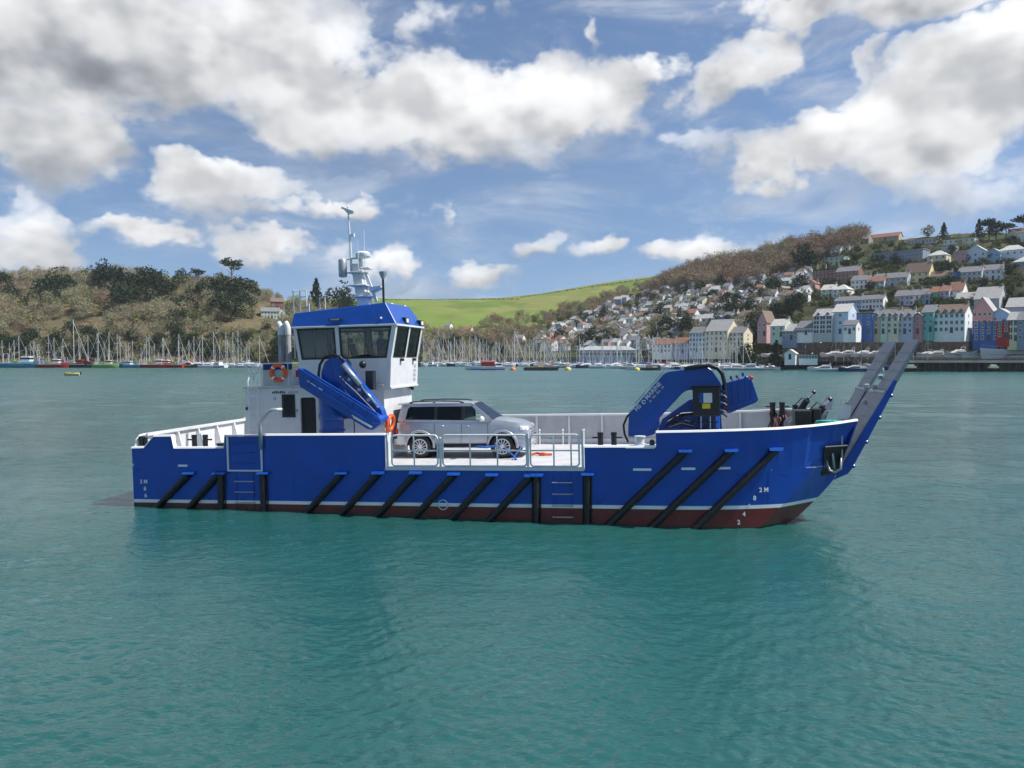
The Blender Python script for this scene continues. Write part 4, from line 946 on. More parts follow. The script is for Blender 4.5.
mb = MB(); mb.box(19.23, 19.355, -2.99, -2.981, 3.30, 3.60); mb.build('blue_label', M_['crane_blue'], cr)
mb = MB(); mb.box(19.32, 19.56, -2.99, -2.981, 3.12, 3.275); mb.build('yellow_label', M_['yellow_plastic'], cr)
for k in range(5):
    mb = MB(); l = 19.14 + .14 * k; mb.tube([(l, -2.9, 2.4), (l, -2.9, 2.88)], .022, 6); mb.build('hydraulic_pipe', M_['galvanised'] if k % 2 else M_['hose_black'], cr)
mb = MB(); mb.box(19.08, 19.8, -2.92, -2.7, 2.46, 2.5); mb.box(19.08, 19.8, -2.92, -2.7, 2.68, 2.71); mb.build('pipe_clamp', M_['black_metal'], cr)
hs = [(18.80, 4.36), (19.2, 4.42), (19.56, 4.44), (19.81, 4.36), (19.95, 4.18), (20.01, 3.89), (20.01, 3.48), (20.07, 3.01)]
mb = MB(); mb.tube([(a, -2.78, b) for a, b in hs], .065, 10); mb.build('hydraulic_hose', M_['hose_black'], cr, smooth=True)
mb = MB(); mb.tube([(a, -2.66, b) for a, b in ((17.19, 3.07), (16.99, 2.85), (16.88, 2.59), (16.91, 2.3), (17.02, 2.05))], .035, 8); mb.build('hydraulic_hose', M_['hose_black'], cr, smooth=True)
random.seed(7)
for k in range(9):
    a0, b0 = 18.15 + random.random() * .5, 2.45 + random.random() * .4; a1, b1 = a0 + .5 + random.random() * .4, b0 + random.random() * .5
    mb = MB(); mb.tube([(a0, -2.44, b0), ((a0 + a1) / 2, -2.5 - .05 * random.random(), (b0 + b1) / 2 + .12), (a1, -2.46, b1)], .02, 5)
    mb.build('hydraulic_hose', M_['steel_rod'] if k % 3 == 0 else M_['hose_black'], cr)
for k in range(7):
    z = 2.95 + .12 * k; mb = MB(); mb.tube([(19.88, -2.86, z), (19.98, -2.9, z - .03), (20.06, -2.82, z - .1)], .028, 6); mb.build('valve_lever', M_['galvanised'] if k % 2 else M_['black_metal'], cr)
mb = MB(); mb.tube([(17.25, -2.5, 3.28), (17.55, -2.5, 3.6), (17.6, -2.5, 3.56)], .015, 5); mb.tube([(17.55, -2.5, 3.58), (17.62, -2.5, 3.75), (17.75, -2.5, 3.8), (17.72, -2.5, 3.72)], .015, 5); mb.tube([(17.75, -2.5, 3.82), (18.15, -2.5, 4.27)], .015, 5); mb.build('guard_rail', M_['galvanised'], cr)
dirv = (18.11 - 17.33, 0, 3.91 - 3.06)
lettering('HS', (17.31, -2.727, 3.03), .19, M_['white_paint'], cr, axis_x=dirv)
lettering('MARINE', (17.64, -2.727, 3.39), .19, M_['white_paint'], cr, axis_x=dirv, sx=1.0)
mb = MB(); mb.torus((17.535, -2.724, 3.33), .052, .018, 'y', 14, 5, R(20), R(340)); mb.build('logo_ring', M_['white_paint'], cr)
small_print((17.74, -2.723, 3.31), [.07, -.05, .06, .05, -.03, .07, .05, -.04, .03, .05], .08, M_['ink_grey'], cr, axis_x=dirv)

# ---------------------------------------------------------------- bow ramp, raised
ramp = empty('bow_ramp', (0, 0, 0), parent=boat)
ra, rb = Vector((23.52, 0, 1.0)), Vector((25.88, 0, 5.10))
def on(t, off=0.0):
    d = rb - ra; nrm = Vector((d.z, 0, -d.x)).normalized()      # outward (forward)
    p = ra + d * t + nrm * off
    return (p.x, p.z)
def ramp_slab(t0, t1, y0, y1, o0, o1, name, m, o0b=None, o1b=None):
    o0b = o0 if o0b is None else o0b; o1b = o1 if o1b is None else o1b
    p = [on(t0, o0), on(t0, o1), on(t1, o1b), on(t1, o0b)]
    mb = MB(); mb.prism(p, 'y', y0, y1); return mb.build(name, m, ramp, bevel=.008)
RG = M_['ramp_grey']
ramp_slab(0, .60, -1.62, 1.62, .02, .06, 'deck_plate', RG)
for (y0, y1) in ((-1.80, -.58), (.50, 1.80)):
    ramp_slab(.0, .60, y0, y1, -.03, .0, 'wheel_track', RG)
    tk = ramp_slab(.605, 1.0, y0, y1, -.03, .08, 'track_tip', RG, .0, .05)
    for k in range(13):
        t = .06 + .07 * k
        if .58 < t < .62: continue
        mb = MB(); p = on(t, -.035); q = on(t + .004, -.035); p2 = on(t, -.042); q2 = on(t + .004, -.042)
        mb.prism([p, q, q2, p2], 'y', y0 + .06, y1 - .06); mb.build('tread_bar', RG, ramp)
    mb = MB(); t = .60; a = on(t, -.02); 
    mb.lathe([(.07, y0 + .02), (.07, y1 - .02)], (a[0], 0, a[1]), 'y', 10); mb.build('hinge', M_['galvanised'], ramp)
for y in (-1.82, 1.78):
    p = [on(-.06, .0), on(.02, .27), on(.06, .29), on(.30, .24), on(.62, .15), on(.70, .10), on(.70, -.02)]
    mb = MB(); mb.prism(p, 'y', y - .02, y + .06); mb.build('side_girder', M_['blue_paint'], ramp, bevel=.01)
    p = [on(.70, -.02), on(.70, .12), on(1.0, .05), on(1.0, .0)]
    mb = MB(); mb.prism(p, 'y', y - .02, y + .06); mb.build('tip_girder', RG, ramp)
    for t in (.08, .26, .44, .60):
        w0 = .31 - .25 * t; p = [on(t - .012, .05), on(t - .012, w0 - .02), on(t + .012, w0 - .02), on(t + .012, .05)]
        mb = MB(); mb.prism(p, 'y', y - .045 if y < 0 else y + .061, y - .021 if y < 0 else y + .085); mb.build('girder_rib', M_['blue_paint'], ramp)
        mb = MB(); a = on(t, w0 + .0); mb.ball((a[0], y, a[1]), (.06, .06, .06), 8, 6); mb.build('stop_lug', M_['blue_paint'], ramp)
for t in (.12, .3, .48): ramp_slab(t, t + .02, -1.70, 1.72, .061, .26 - .2 * t, 'cross_beam', M_['blue_paint'])
ramp_slab(.02, .55, -.12, .12, .061, .2, 'centre_beam', M_['blue_paint'])
for (t, y) in ((.62, -.52), (.62, .44), (.70, -.50), (.50, -.45), (.45, 1.84)):
    a = on(t, -.08); mb = MB(); mb.box(a[0] - .08, a[0] + .08, y - .08, y + .06, a[1] - .06, a[1] + .09); mb.build('lashing_eye', M_['galvanised'], ramp, bevel=.02)
mb = MB(); mb.lathe([(.09, -1.9), (.09, 1.9)], (ra.x - .03, 0, ra.z - .03), 'y', 12); mb.build('hinge_bar', M_['blue_paint'], ramp)
for (y, dz) in ((-1.45, 0), (1.2, .1)):     # hydraulic rams that pull the ramp up
    rm = empty('ramp_ram', (0, 0, 0), parent=boat)
    mb = MB(); mb.tube([(22.55, y, 2.15 + dz), (23.15, y, 3.02 + dz)], .11, 10); mb.build('cylinder', M_['black_metal'], rm, smooth=True, auto=40)
    a = on(.52, -.02); mb = MB(); mb.tube([(23.15, y, 3.02 + dz), (23.36, y, 3.28 + dz)], .05, 8); mb.build('rod', M_['steel_rod'], rm, smooth=True)
    mb = MB(); mb.ball((23.36, y, 3.27 + dz), (.075, .07, .075), 8, 6); mb.build('rod_eye', M_['black_metal'], rm)
    mb = MB(); mb.tube([(22.6, y - .15, 2.3), (22.7, y - .16, 2.95), (22.95, y - .15, 3.2), (23.15, y - .13, 3.05)], .02, 6); mb.build('hydraulic_hose', M_['hose_black'], rm)
    mb = MB(); mb.prism([(23.55, 2.62 + dz), (23.95, 2.66 + dz), (24.0, 3.05 + dz), (23.75, 3.15 + dz)], 'y', y - .04, y + .04); mb.build('bracket', M_['white_paint'], rm)
mb = MB(); mb.box(22.25, 22.75, -1.75, -1.2, 2.0, 2.95); mb.box(22.78, 23.05, -1.7, -1.25, 2.1, 3.0); mb.build('winch_cabinet', M_['black_metal'], boat, bevel=.03)
mb = MB(); mb.lathe([(.28, -.5), (.28, -.45), (.16, -.44), (.16, .4), (.28, .41), (.28, .46)], (22.5, 0, 2.3), 'y', 16); mb.box(22.2, 22.8, -.6, .6, DECK + .012, 2.1); mb.build('bow_winch', M_['galvanised'], boat, smooth=True, auto=40)

# ---------------------------------------------------------------- things carried on deck
def on_deck(name, l, y, z, rz=0.0):
    o = empty(name); o.matrix_world = BOAT_M @ Matrix.Translation((l, y, z)) @ Matrix.Rotation(rz, 4, 'Z')
    return o
rp = on_deck('coiled_rope', 23.25, -2.25, 2.555)
random.seed(3); P = []
for k in range(70):
    g = k * .62; r_ = .20 + .06 * math.sin(k * .9); P.append((r_ * 1.5 * math.cos(g) - .12, r_ * .7 * math.sin(g), .025 + .0009 * k + .02 * random.random()))
mb = MB(); mb.tube(P, .022, 6); o = mb.build('rope', M_['rope_teal'], rp, smooth=True)
tag(rp, 'teal mooring rope coiled on the bow beside the ramp', 'rope')
rp = on_deck('mooring_rope', 22.35, 2.72, 2.1)
for k in range(6):
    mb = MB(); x = -.28 + .11 * k; mb.tube([(x, 0, .45 - .1 * (k % 2)), (x + .05, -.12, .2), (x + .12 * (k % 3 - 1), -.15, -.15), (x + .1, -.1, -.35 + .1 * (k % 2))], .03, 6)
    mb.build('strand', M_['rope_red'] if k % 2 else M_['hose_black'], rp, smooth=True)
tag(rp, 'dark and red mooring rope hanging from the bow bitts by the far bulwark', 'rope')
rp = on_deck('orange_strap', 13.75, -.2, DECK + .02)
mb = MB(); mb.tube([(-.35, 0, .03), (-.1, .1, .07), (.1, -.05, .05), (.45, .05, .04)], .045, 6); mb.box(.0, .2, -.08, .08, 0, .1); mb.build('strap', M_['orange_plastic'], rp); tag(rp, 'small orange lashing strap lying on deck ahead of the silver car', 'strap')
rp = on_deck('blue_strap', 12.95, -1.35, DECK + .015)
mb = MB(); mb.tube([(-.42, .45, .38), (-.15, .2, .25), (.1, .0, .12), (.15, -.1, .02)], .03, 6); mb.tube([(.1, 0, .12), (.25, .1, .3), (.32, .3, .42)], .03, 6); mb.tube([(.12, 0, .1), (.2, -.12, .02)], .03, 6); mb.build('webbing', M_['rope_blue'], rp); tag(rp, 'blue lashing strap tied from deck to the front wheel of the silver car', 'strap')
rp = on_deck('blue_strap', 11.7, -1.0, DECK + .015)
mb = MB(); mb.tube([(-.2, .1, .42), (.3, -.05, .40), (.75, .0, .46)], .045, 6); mb.build('webbing', M_['rope_blue'], rp); tag(rp, 'blue lashing strap stretched along the sill of the silver car', 'strap')

# ---------------------------------------------------------------- the car
def car():
    root = on_deck('silver_car', 8.46, .03, DECK + .014)
    tag(root, 'silver four-by-four estate car with black roof rails parked on the workboat deck', 'car')
    silver = mat('silver_paint', (.43, .455, .50), .30, metal=.55, var=.03, coat=.6)
    trim = M_['black_metal']
    st = [ # x, half width, bottom, belt, top edge, crown
        (.14, .80, .60, 1.20, 1.24, 1.25), (.20, .89, .50, 1.26, 1.30, 1.31), (.36, .945, .44, 1.29, 1.34, 1.35), (.8, .955, .42, 1.31, 1.36, 1.37), (1.6, .96, .42, 1.31, 1.36, 1.37), (2.6, .96, .42, 1.30, 1.36, 1.37),
        (3.5, .955, .42, 1.27, 1.36, 1.38), (3.85, .95, .42, 1.22, 1.35, 1.385), (4.2, .945, .40, 1.17, 1.31, 1.355), (4.55, .93, .38, 1.11, 1.25, 1.30), (4.82, .90, .36, 1.03, 1.14, 1.20), (4.98, .84, .38, .96, 1.02, 1.07), (5.06, .74, .44, .86, .90, .93)]
    rows = []
    for (x, w, zb, zs, zt, zc) in st:
        half = [(0.0, zb), (w * .86, zb), (w * .96, zb + .05), (w * .995, zb + .18), (w * 1.0, (zb + zs) / 2), (w * .985, zs - .08), (w * .965, zs), (w * .88, zt), (w * .5, zc - .01), (0, zc)]
        ring = [(x, y, z) for y, z in half] + [(x, -y, z) for y, z in half[-2:0:-1]]
        rows.append(ring)
    n = len(rows[0]); mb = MB(); vs = [p for r in rows for p in r]
    fs = [(i * n + j, i * n + (j + 1) % n, (i + 1) * n + (j + 1) % n, (i + 1) * n + j) for i in range(len(rows) - 1) for j in range(n)]
    fs += [tuple(range(n - 1, -1, -1)), tuple(range((len(rows) - 1) * n, len(rows) * n))]
    mb.add(vs, fs); body = mb.build('body', silver, root)
    XW = (1.07, 4.10); ZW = .415
    cutters = []
    for x in XW:
        c = MB(); c.lathe([(.50, -1.2), (.50, -.62)], (x, 0, ZW + .02), 'y', 32); c.lathe([(.50, .62), (.50, 1.2)], (x, 0, ZW + .02), 'y', 32)
        co = c.build('cutter', trim, root); cutters.append(co)
        bo = body.modifiers.new('arch', 'BOOLEAN'); bo.object = co; bo.operation = 'DIFFERENCE'; bo.solver = 'EXACT'
    bpy.context.view_layer.update()
    dg = bpy.context.evaluated_depsgraph_get(); me = bpy.data.meshes.new_from_object(body.evaluated_get(dg))
    body.modifiers.clear(); body.data = me
    for c in cutters: bpy.data.objects.remove(c)
    me.materials.clear(); me.materials.append(silver)
    me.polygons.foreach_set('use_smooth', [True] * len(me.polygons)); with_angle(me, 28)
    sb = lambda s: (lambda y: s * y)
    for s in (-1, 1):
        for x in XW:
            mb = MB(); P = [(x + .53 * math.cos(R(a)), s * .965, ZW + .02 + .53 * math.sin(R(a))) for a in range(-8, 190, 11)]
            mb.tube(P, .055, 8); mb.build('wheel_arch', silver, root, smooth=True)
            mb = MB(); mb.lathe([(.52, -.64), (.52, -.60)], (x, 0, ZW + .02), 'y', 20) if s < 0 else mb.lathe([(.52, .60), (.52, .64)], (x, 0, ZW + .02), 'y', 20)
            mb.build('arch_liner', M_['dark_interior'], root)
            wheel = empty('wheel', (x, s * .86, ZW), parent=root)
            mb = MB(); mb.lathe([(.02, -.06), (.27, -.06), (.275, -.12), (.36, -.125), (.405, -.10), (.413, 0), (.405, .10), (.36, .125), (.275, .12), (.27, .06), (.02, .06)], (0, 0, 0), 'y', 32); mb.build('tyre', M_['rubber'], wheel, smooth=True, auto=45)
            mb = MB(); yo = s * .118
            mb.torus((0, yo, 0), .262, .022, 'y', 28, 6); mb.lathe([(.06, min(yo, yo + s * .03)), (.05, max(yo, yo + s * .03))], (0, 0, 0), 'y', 12)
            for k in range(12):
                g = R(30 * k + 8); mb.bar((.05 * math.cos(g), yo, .05 * math.sin(g)), (.26 * math.cos(g), yo, .26 * math.sin(g)), .025, .034, (0, 1, 0))
            mb.build('rim', M_['white_plastic'], wheel)
            mb = MB(); mb.lathe([(.20, -.068), (.20, .068)], (0, 0, 0), 'y', 20); mb.build('brake_disc', M_['dark_interior'], wheel)
        y = s * .968
        def strip(name, pts, r, m=trim):
            mb = MB(); mb.tube(pts, r, 5); mb.build(name, m, root)
        strip('sill', [(1.68, s * .94, .44), (3.5, s * .94, .44)], .06)
        mb = MB(); mb.box(1.7, 3.45, min(s * .90, s * 1.02), max(s * .90, s * 1.02), .36, .40); mb.build('side_step', M_['galvanised'], root, bevel=.01)
        for x in (1.62, 2.62, 3.58): strip('door_seam', [(x - .04, s * .966, .52), (x, s * .970, .85), (x, s * .955, 1.24)], .006)
        strip('door_seam', [(1.66, s * .966, .52), (3.54, s * .966, .52)], .006)
        for x in (1.78, 2.72):
            hd = MB(); hd.box(x, x + .19, min(s * .955, s * .992), max(s * .955, s * .992), 1.13, 1.17); hd.build('door_handle', silver, root, bevel=.01)
        # side glazing and pillars: the cabin sides lean in
        base = lambda z: s * (.925 - (z - 1.33) * .26)
        def pane(name, poly, m, off=0.0, t=.006):
            mb = MB(); k = len(poly); mb.add([(a, base(z) + s * off, z) for a, z in poly] + [(a, base(z) + s * (off - t), z) for a, z in poly],
                [tuple(range(k)), tuple(range(2 * k - 1, k - 1, -1))] + [(i, (i + 1) % k, k + (i + 1) % k, k + i) for i in range(k)]); return mb.build(name, m, root)
        pane('side_window', [(.50, 1.38), (1.62, 1.36), (1.62, 1.84), (.68, 1.84), (.58, 1.75)], M_['car_glass'])
        pane('side_window', [(1.70, 1.36), (2.62, 1.34), (2.62, 1.84), (1.70, 1.84)], M_['car_glass'])
        pane('side_window', [(2.70, 1.34), (3.62, 1.32), (3.05, 1.80), (2.98, 1.83), (2.70, 1.84)], M_['windscreen_glass'])
        for poly in ([(1.61, 1.35), (1.71, 1.35), (1.71, 1.85), (1.61, 1.85)], [(2.61, 1.33), (2.71, 1.33), (2.71, 1.85), (2.61, 1.85)]): pane('pillar', poly, trim, .004, .03)
        pane('pillar', [(.24, 1.34), (.52, 1.34), (.60, 1.76), (.70, 1.86), (.42, 1.93), (.36, 1.9)], silver, .006, .05)
        pane('pillar', [(3.60, 1.30), (3.74, 1.34), (3.02, 1.93), (2.94, 1.87)], silver, .006, .06)
        pane('window_ledge', [(.50, 1.31), (3.66, 1.28), (3.64, 1.33), (.50, 1.385)], silver, .006, .05)
        pane('roof_edge', [(.42, 1.84), (3.05, 1.84), (2.98, 1.95), (.44, 1.95)], silver, .006, .06)
        rl = empty('roof_rail', (0, 0, 0), parent=root)
        mb = MB(); mb.tube([(.62, s * .66, 1.96), (.72, s * .66, 2.01), (1.6, s * .66, 2.035), (2.5, s * .66, 2.01), (2.66, s * .66, 1.95)], .022, 6); mb.build('bar', trim, rl, smooth=True)
        for x in (.68, 1.55, 2.58):
            mb = MB(); mb.box(x - .05, x + .05, s * .66 - .03, s * .66 + .03, 1.93, 2.0); mb.build('foot', trim, rl)
        mr = MB(); mr.ball((3.40, s * 1.08, 1.40), (.09, .12, .10), 10, 8); mr.box(3.38, 3.46, min(s * .9, s * 1.05), max(s * .9, s * 1.05), 1.33, 1.37); mr.build('mirror', M_['white_plastic'], root, smooth=True, auto=40)
        hl = MB(); hl.hexa([(4.80, s * .62, .96), (5.02, s * .60, .96), (4.86, s * .90, .98), (4.72, s * .91, .98), (4.80, s * .62, 1.12), (4.98, s * .60, 1.10), (4.82, s * .87, 1.12), (4.70, s * .88, 1.12)]); hl.build('headlight', M_['white_plastic'], root, bevel=.02)
        tl = MB(); tl.box(.13, .26, min(s * .80, s * .92), max(s * .80, s * .92), .86, 1.06); tl.build('tail_light', M_['red_plastic'], root, bevel=.03)
        fg = MB(); fg.lathe([(.06, 4.96), (.05, 5.02)], (0, s * .62, .58), 'x', 10); fg.build('fog_light', M_['white_plastic'], root)
        se = empty('front_seat', (0, 0, 0), parent=root)
        mb = MB(); mb.box(2.2, 2.7, s * .42 - .24, s * .42 + .24, 1.0, 1.30); mb.build('cushion', M_['seat_grey'], se, bevel=.04)
        mb = MB(); mb.hexa([(2.14, s * .42 - .23, 1.25), (2.28, s * .42 - .23, 1.25), (2.28, s * .42 + .23, 1.25), (2.14, s * .42 + .23, 1.25), (1.98, s * .42 - .2, 1.62), (2.10, s * .42 - .2, 1.62), (2.10, s * .42 + .2, 1.62), (1.98, s * .42 + .2, 1.62)]); mb.box(1.96, 2.06, s * .42 - .12, s * .42 + .12, 1.64, 1.80); mb.build('backrest', M_['seat_grey'], se, bevel=.03)
    mb = MB(); rows = []
    for (x, w, z) in ((.30, .66, 1.93), (.42, .72, 1.955), (.9, .755, 1.975), (1.6, .76, 1.985), (2.4, .755, 1.975), (2.85, .74, 1.95), (3.02, .72, 1.915)):
        rows.append([(x, -w - .03, z - .035), (x, -w * .85, z), (x, -w * .4, z + .018), (x, 0, z + .024), (x, w * .4, z + .018), (x, w * .85, z), (x, w + .03, z - .035)])
    mb.grid(rows); mb.grid([[(a, b, c - .05) for a, b, c in r] for r in rows]); mb.build('roof', silver, root, smooth=True)
    mb = MB(); mb.hexa([(.17, -.64, 1.90), (.34, -.66, 1.92), (.34, .66, 1.92), (.17, .64, 1.90), (.16, -.63, 1.95), (.34, -.66, 1.965), (.34, .66, 1.965), (.16, .63, 1.95)]); mb.build('spoiler', silver, root, bevel=.01)
    def tilted(name, m, xb, zb, wb, xt, zt, wt, t=.008):
        mb = MB(); mb.hexa([(xb, -wb, zb), (xb + t, -wb, zb), (xb + t, wb, zb), (xb, wb, zb), (xt, -wt, zt), (xt + t, -wt, zt), (xt + t, wt, zt), (xt, wt, zt)]); return mb.build(name, m, root)
    tilted('windscreen', M_['windscreen_glass'], 3.78, 1.36, .86, 3.02, 1.92, .72)
    tilted('rear_window', M_['car_glass'], .27, 1.38, .80, .36, 1.86, .68)
    mb = MB(); mb.box(3.45, 3.75, -.8, .8, 1.28, 1.39); mb.build('dashboard', M_['seat_grey'], root, bevel=.03)
    mb = MB(); mb.torus((3.30, .42, 1.42), .17, .016, 'x', 20, 6); mb.build('steering_wheel', M_['seat_grey'], root)
    gr = MB(); gr.hexa([(4.99, -.55, .74), (5.075, -.52, .74), (5.075, .52, .74), (4.99, .55, .74), (4.96, -.58, 1.02), (5.02, -.55, 1.00), (5.02, .55, 1.00), (4.96, .58, 1.02)]); gr.build('grille', trim, root)
    for z in (.80, .88, .96):
        mb = MB(); mb.box(5.0, 5.085 - (z - .8) * .2, -.50, .50, z - .012, z + .012); mb.build('grille_bar', M_['steel_rod'], root)
    mb = MB(); mb.hexa([(4.72, -.88, .36), (5.02, -.72, .34), (5.02, .72, .34), (4.72, .88, .36), (4.72, -.93, .72), (5.12, -.78, .70), (5.12, .78, .70), (4.72, .93, .72)]); mb.build('front_bumper', silver, root, bevel=.05, seg=3)
    mb = MB(); mb.hexa([(.0, -.82, .46), (.40, -.93, .44), (.40, .93, .44), (.0, .82, .46), (.02, -.85, .70), (.40, -.95, .72), (.40, .95, .72), (.02, .85, .70)]); mb.build('rear_bumper', silver, root, bevel=.05, seg=3)
    sp = empty('spare_wheel', (0, 0, 0), parent=root)
    mb = MB(); mb.lathe([(.34, .14), (.38, .10), (.38, -.06), (.30, -.10), (.05, -.11)], (0, .08, .98), 'x', 28); mb.build('cover', silver, sp, smooth=True, auto=40)
    mb = MB(); mb.lathe([(.385, .02), (.385, .12)], (0, .08, .98), 'x', 28); mb.build('tyre', M_['rubber'], sp, smooth=True, auto=40)
car()

# ---------------------------------------------------------------- person at the helm
def person(name, at, heading, h, cloth, trousers, label):
    """standing figure with bent arms; one continuous body grown from a skeleton"""
    root = bpy.data.objects.new(name, None); link(root)
    k = h / 1.75
    V = [(0, 0, .95), (0, 0, 1.12), (.01, 0, 1.30), (.0, 0, 1.44), (.015, 0, 1.52), (.03, 0, 1.60), (.03, 0, 1.69),
         (0, .19, 1.40), (.04, .26, 1.13), (.27, .20, 1.05), (.37, .17, 1.06), (0, -.19, 1.40), (.04, -.26, 1.13), (.27, -.20, 1.05), (.37, -.17, 1.06),
         (0, .10, .90), (.02, .11, .50), (0, .11, .09), (.15, .12, .04), (0, -.10, .90), (.02, -.11, .50), (0, -.11, .09), (.15, -.12, .04)]
    Rr = [.15, .15, .165, .12, .065, .095, .085, .075, .055, .045, .035, .075, .055, .045, .035, .10, .075, .055, .045, .10, .075, .055, .045]
    E = [(0, 1), (1, 2), (2, 3), (3, 4), (4, 5), (5, 6), (3, 7), (7, 8), (8, 9), (9, 10), (3, 11), (11, 12), (12, 13), (13, 14), (0, 15), (15, 16), (16, 17), (17, 18), (0, 19), (19, 20), (20, 21), (21, 22)]
    me = bpy.data.meshes.new('body'); me.from_pydata([tuple(c * k for c in v) for v in V], E, [])
    tmp = bpy.data.objects.new('body', me); COL.objects.link(tmp)
    md = tmp.modifiers.new('skin', 'SKIN'); sd = me.skin_vertices[0].data
    for i, r in enumerate(Rr): sd[i].radius = (r * k, r * k * (1.0 if i not in (0, 1, 2) else 1.15)); sd[i].use_root = (i == 0)
    su = tmp.modifiers.new('sub', 'SUBSURF'); su.levels = su.render_levels = 2
    bpy.context.view_layer.update(); dg = bpy.context.evaluated_depsgraph_get(); bme = bpy.data.meshes.new_from_object(tmp.evaluated_get(dg))
    bpy.data.objects.remove(tmp)
    for m in (cloth, trousers, M_['skin']): bme.materials.append(m)
    for p in bme.polygons:
        c = p.center / k
        p.material_index = 2 if (c.z > 1.49 or (c.x > .30 and 1.0 < c.z < 1.12)) else (1 if c.z < .92 else 0); p.use_smooth = True
    o = bpy.data.objects.new('body', bme); link(o, root)
    mb = MB(); mb.ball((.015 * k, 0, 1.685 * k), (.105 * k, .09 * k, .085 * k), 12, 8); mb.build('hair', M_['hair_brown'], root, smooth=True)
    mb = MB(); mb.ball((.125 * k, 0, 1.615 * k), (.022, .016, .025), 6, 4); mb.build('nose', M_['skin'], root, smooth=True)
    for s in (-1, 1):
        mb = MB(); mb.ball((.105 * k, s * .033, 1.645 * k), (.012, .014, .009), 6, 4); mb.build('eye', M_['black_metal'], root)
        for f in range(5):
            fo = (f - 2) * .017; mb = MB()
            b0 = (.385 * k, s * .17 * k + fo, 1.06 * k) if f else (.36 * k, s * .13 * k, 1.06 * k)
            mb.tube([b0, (b0[0] + .045, b0[1], b0[2] - .005), (b0[0] + .07, b0[1], b0[2] - .035)], [.011, .010, .008], 6); mb.build('finger', M_['skin'], root, smooth=True)
    root.matrix_world = BOAT_M @ Matrix.Translation(at) @ Matrix.Rotation(heading, 4, 'Z')
    tag(root, label, 'person'); return root
person('person', (7.86, -.15, 4.172), 0.0, 1.74, M_['navy_cloth'], M_['ink_dark'], 'person in a navy blue top standing at the wheelhouse controls')
# ---------------------------------------------------------------- hills
def wx(px, Y): return (px - 512) / FPX * Y
def wz(py, Y): return CAM_H + (HORIZON - py) * Y / FPX
def sm(t): t = np.clip(t, 0, 1); return t * t * (3 - 2 * t)
def bumps(X, Y, s=1.0, seed=0):
    r = np.random.default_rng(seed); z = np.zeros_like(X)
    for i in range(10):
        lam = 18 + 60 * r.random(); th = r.random() * 6.28; z += lam * .012 * np.sin((X * math.cos(th) + Y * math.sin(th)) * 6.283 / lam + r.random() * 6.28)
    return z * s
# skylines of the bare ground (photo x -> photo y), turned into real heights at each ridge's own distance
LEFT_SKY = ([-400, -150, 0, 60, 120, 180, 230, 260, 290, 330, 380, 420, 500, 560], [292, 288, 284, 282, 283, 284, 284, 294, 306, 311, 325, 336, 352, 358])
FAR_SKY = ([150, 300, 380, 440, 500, 540, 580, 620, 660, 720, 800, 900], [306, 300, 298.5, 300, 298, 294, 287, 280.5, 276, 270, 262, 258])
RIGHT_SKY = ([480, 530, 560, 600, 640, 660, 700, 740, 800, 850, 900, 960, 1024, 1200, 1500], [356, 330, 322, 311, 298, 286, 272, 265, 251, 241, 238, 234, 234, 232, 240])
def left_h(X, Y):
    c = X / Y * FPX + 512; Yr = 545.0; Ys = np.interp(c, [385, 432], [378.0, 466.0])
    zr = wz(np.interp(c, *LEFT_SKY), Yr); t = (Y - Ys) / (Yr - Ys)
    h = np.where(t < 0, -3.0 + 0 * t, 2.0 + (zr - 2.0) * (np.clip(t, 0, 1) ** .78))
    h = np.where((t > -.06) & (t < 0), -3 + 5.0 * (t + .06) / .06, h)
    h = np.where(t > 1, zr * (1 - .25 * np.clip(t - 1, 0, 1)), h)
    return h + bumps(X, Y, .9, 1) * sm(t * 6) * sm((1.35 - t) * 4)
def far_h(X, Y):
    c = X / Y * FPX + 512; Yr, Ys = 960.0, 470.0
    zr = wz(np.interp(c, *FAR_SKY), Yr); t = (Y - Ys) / (Yr - Ys)
    h = 1.5 + (zr - 1.5) * (.45 * np.clip(t, 0, 1) + .55 * sm(t)) 
    h = np.where(t > 1, zr * (1 - .3 * np.clip(t - 1, 0, 1)), h)
    return np.where(t < 0, -3, h) + bumps(X, Y, .7, 2) * sm(t * 5) * sm((1 - t) * 4)
S2 = math.sqrt(2)
def shore_s(X, Y): return ((X - 15) + (Y - 420)) / S2
def right_h(X, Y):
    c = X / Y * FPX + 512; cc = c - 512; u = cc / FPX
    s = shore_s(X, Y); SR = 235.0
    Yr = (435 + SR * S2) / (1 + u)
    zr = np.maximum(wz(np.interp(c, *RIGHT_SKY), Yr), 3)
    quay = 4.6
    top = np.interp(c, [480, 560, 700, 760, 800, 1100], [5, 6, 8, 12, 13.2, 13.2])
    top = np.minimum(top, zr)
    t = (s - 22) / (SR - 22)
    h = top + (zr - top) * (np.clip(t, 0, 1) ** .92)
    h = np.where(s < 22, quay + (top - quay) * sm((s - 14) / 8), h)
    h = np.where(s < 0, -3 + 0 * s, np.where(s < 2, -3 + (quay + 3) * sm(s / 2), h))
    h = np.where(t > 1, zr * (1 - .12 * np.clip(t - 1, 0, 2)), h)
    return h + bumps(X, Y, .5, 3) * sm((s - 24) / 20) * sm((1.3 - t) * 3)
def heights(X, Y): return np.maximum(np.maximum(left_h(X, Y), far_h(X, Y)), right_h(X, Y))
def ground(X, Y): return float(heights(np.array([float(X)]), np.array([float(Y)]))[0])
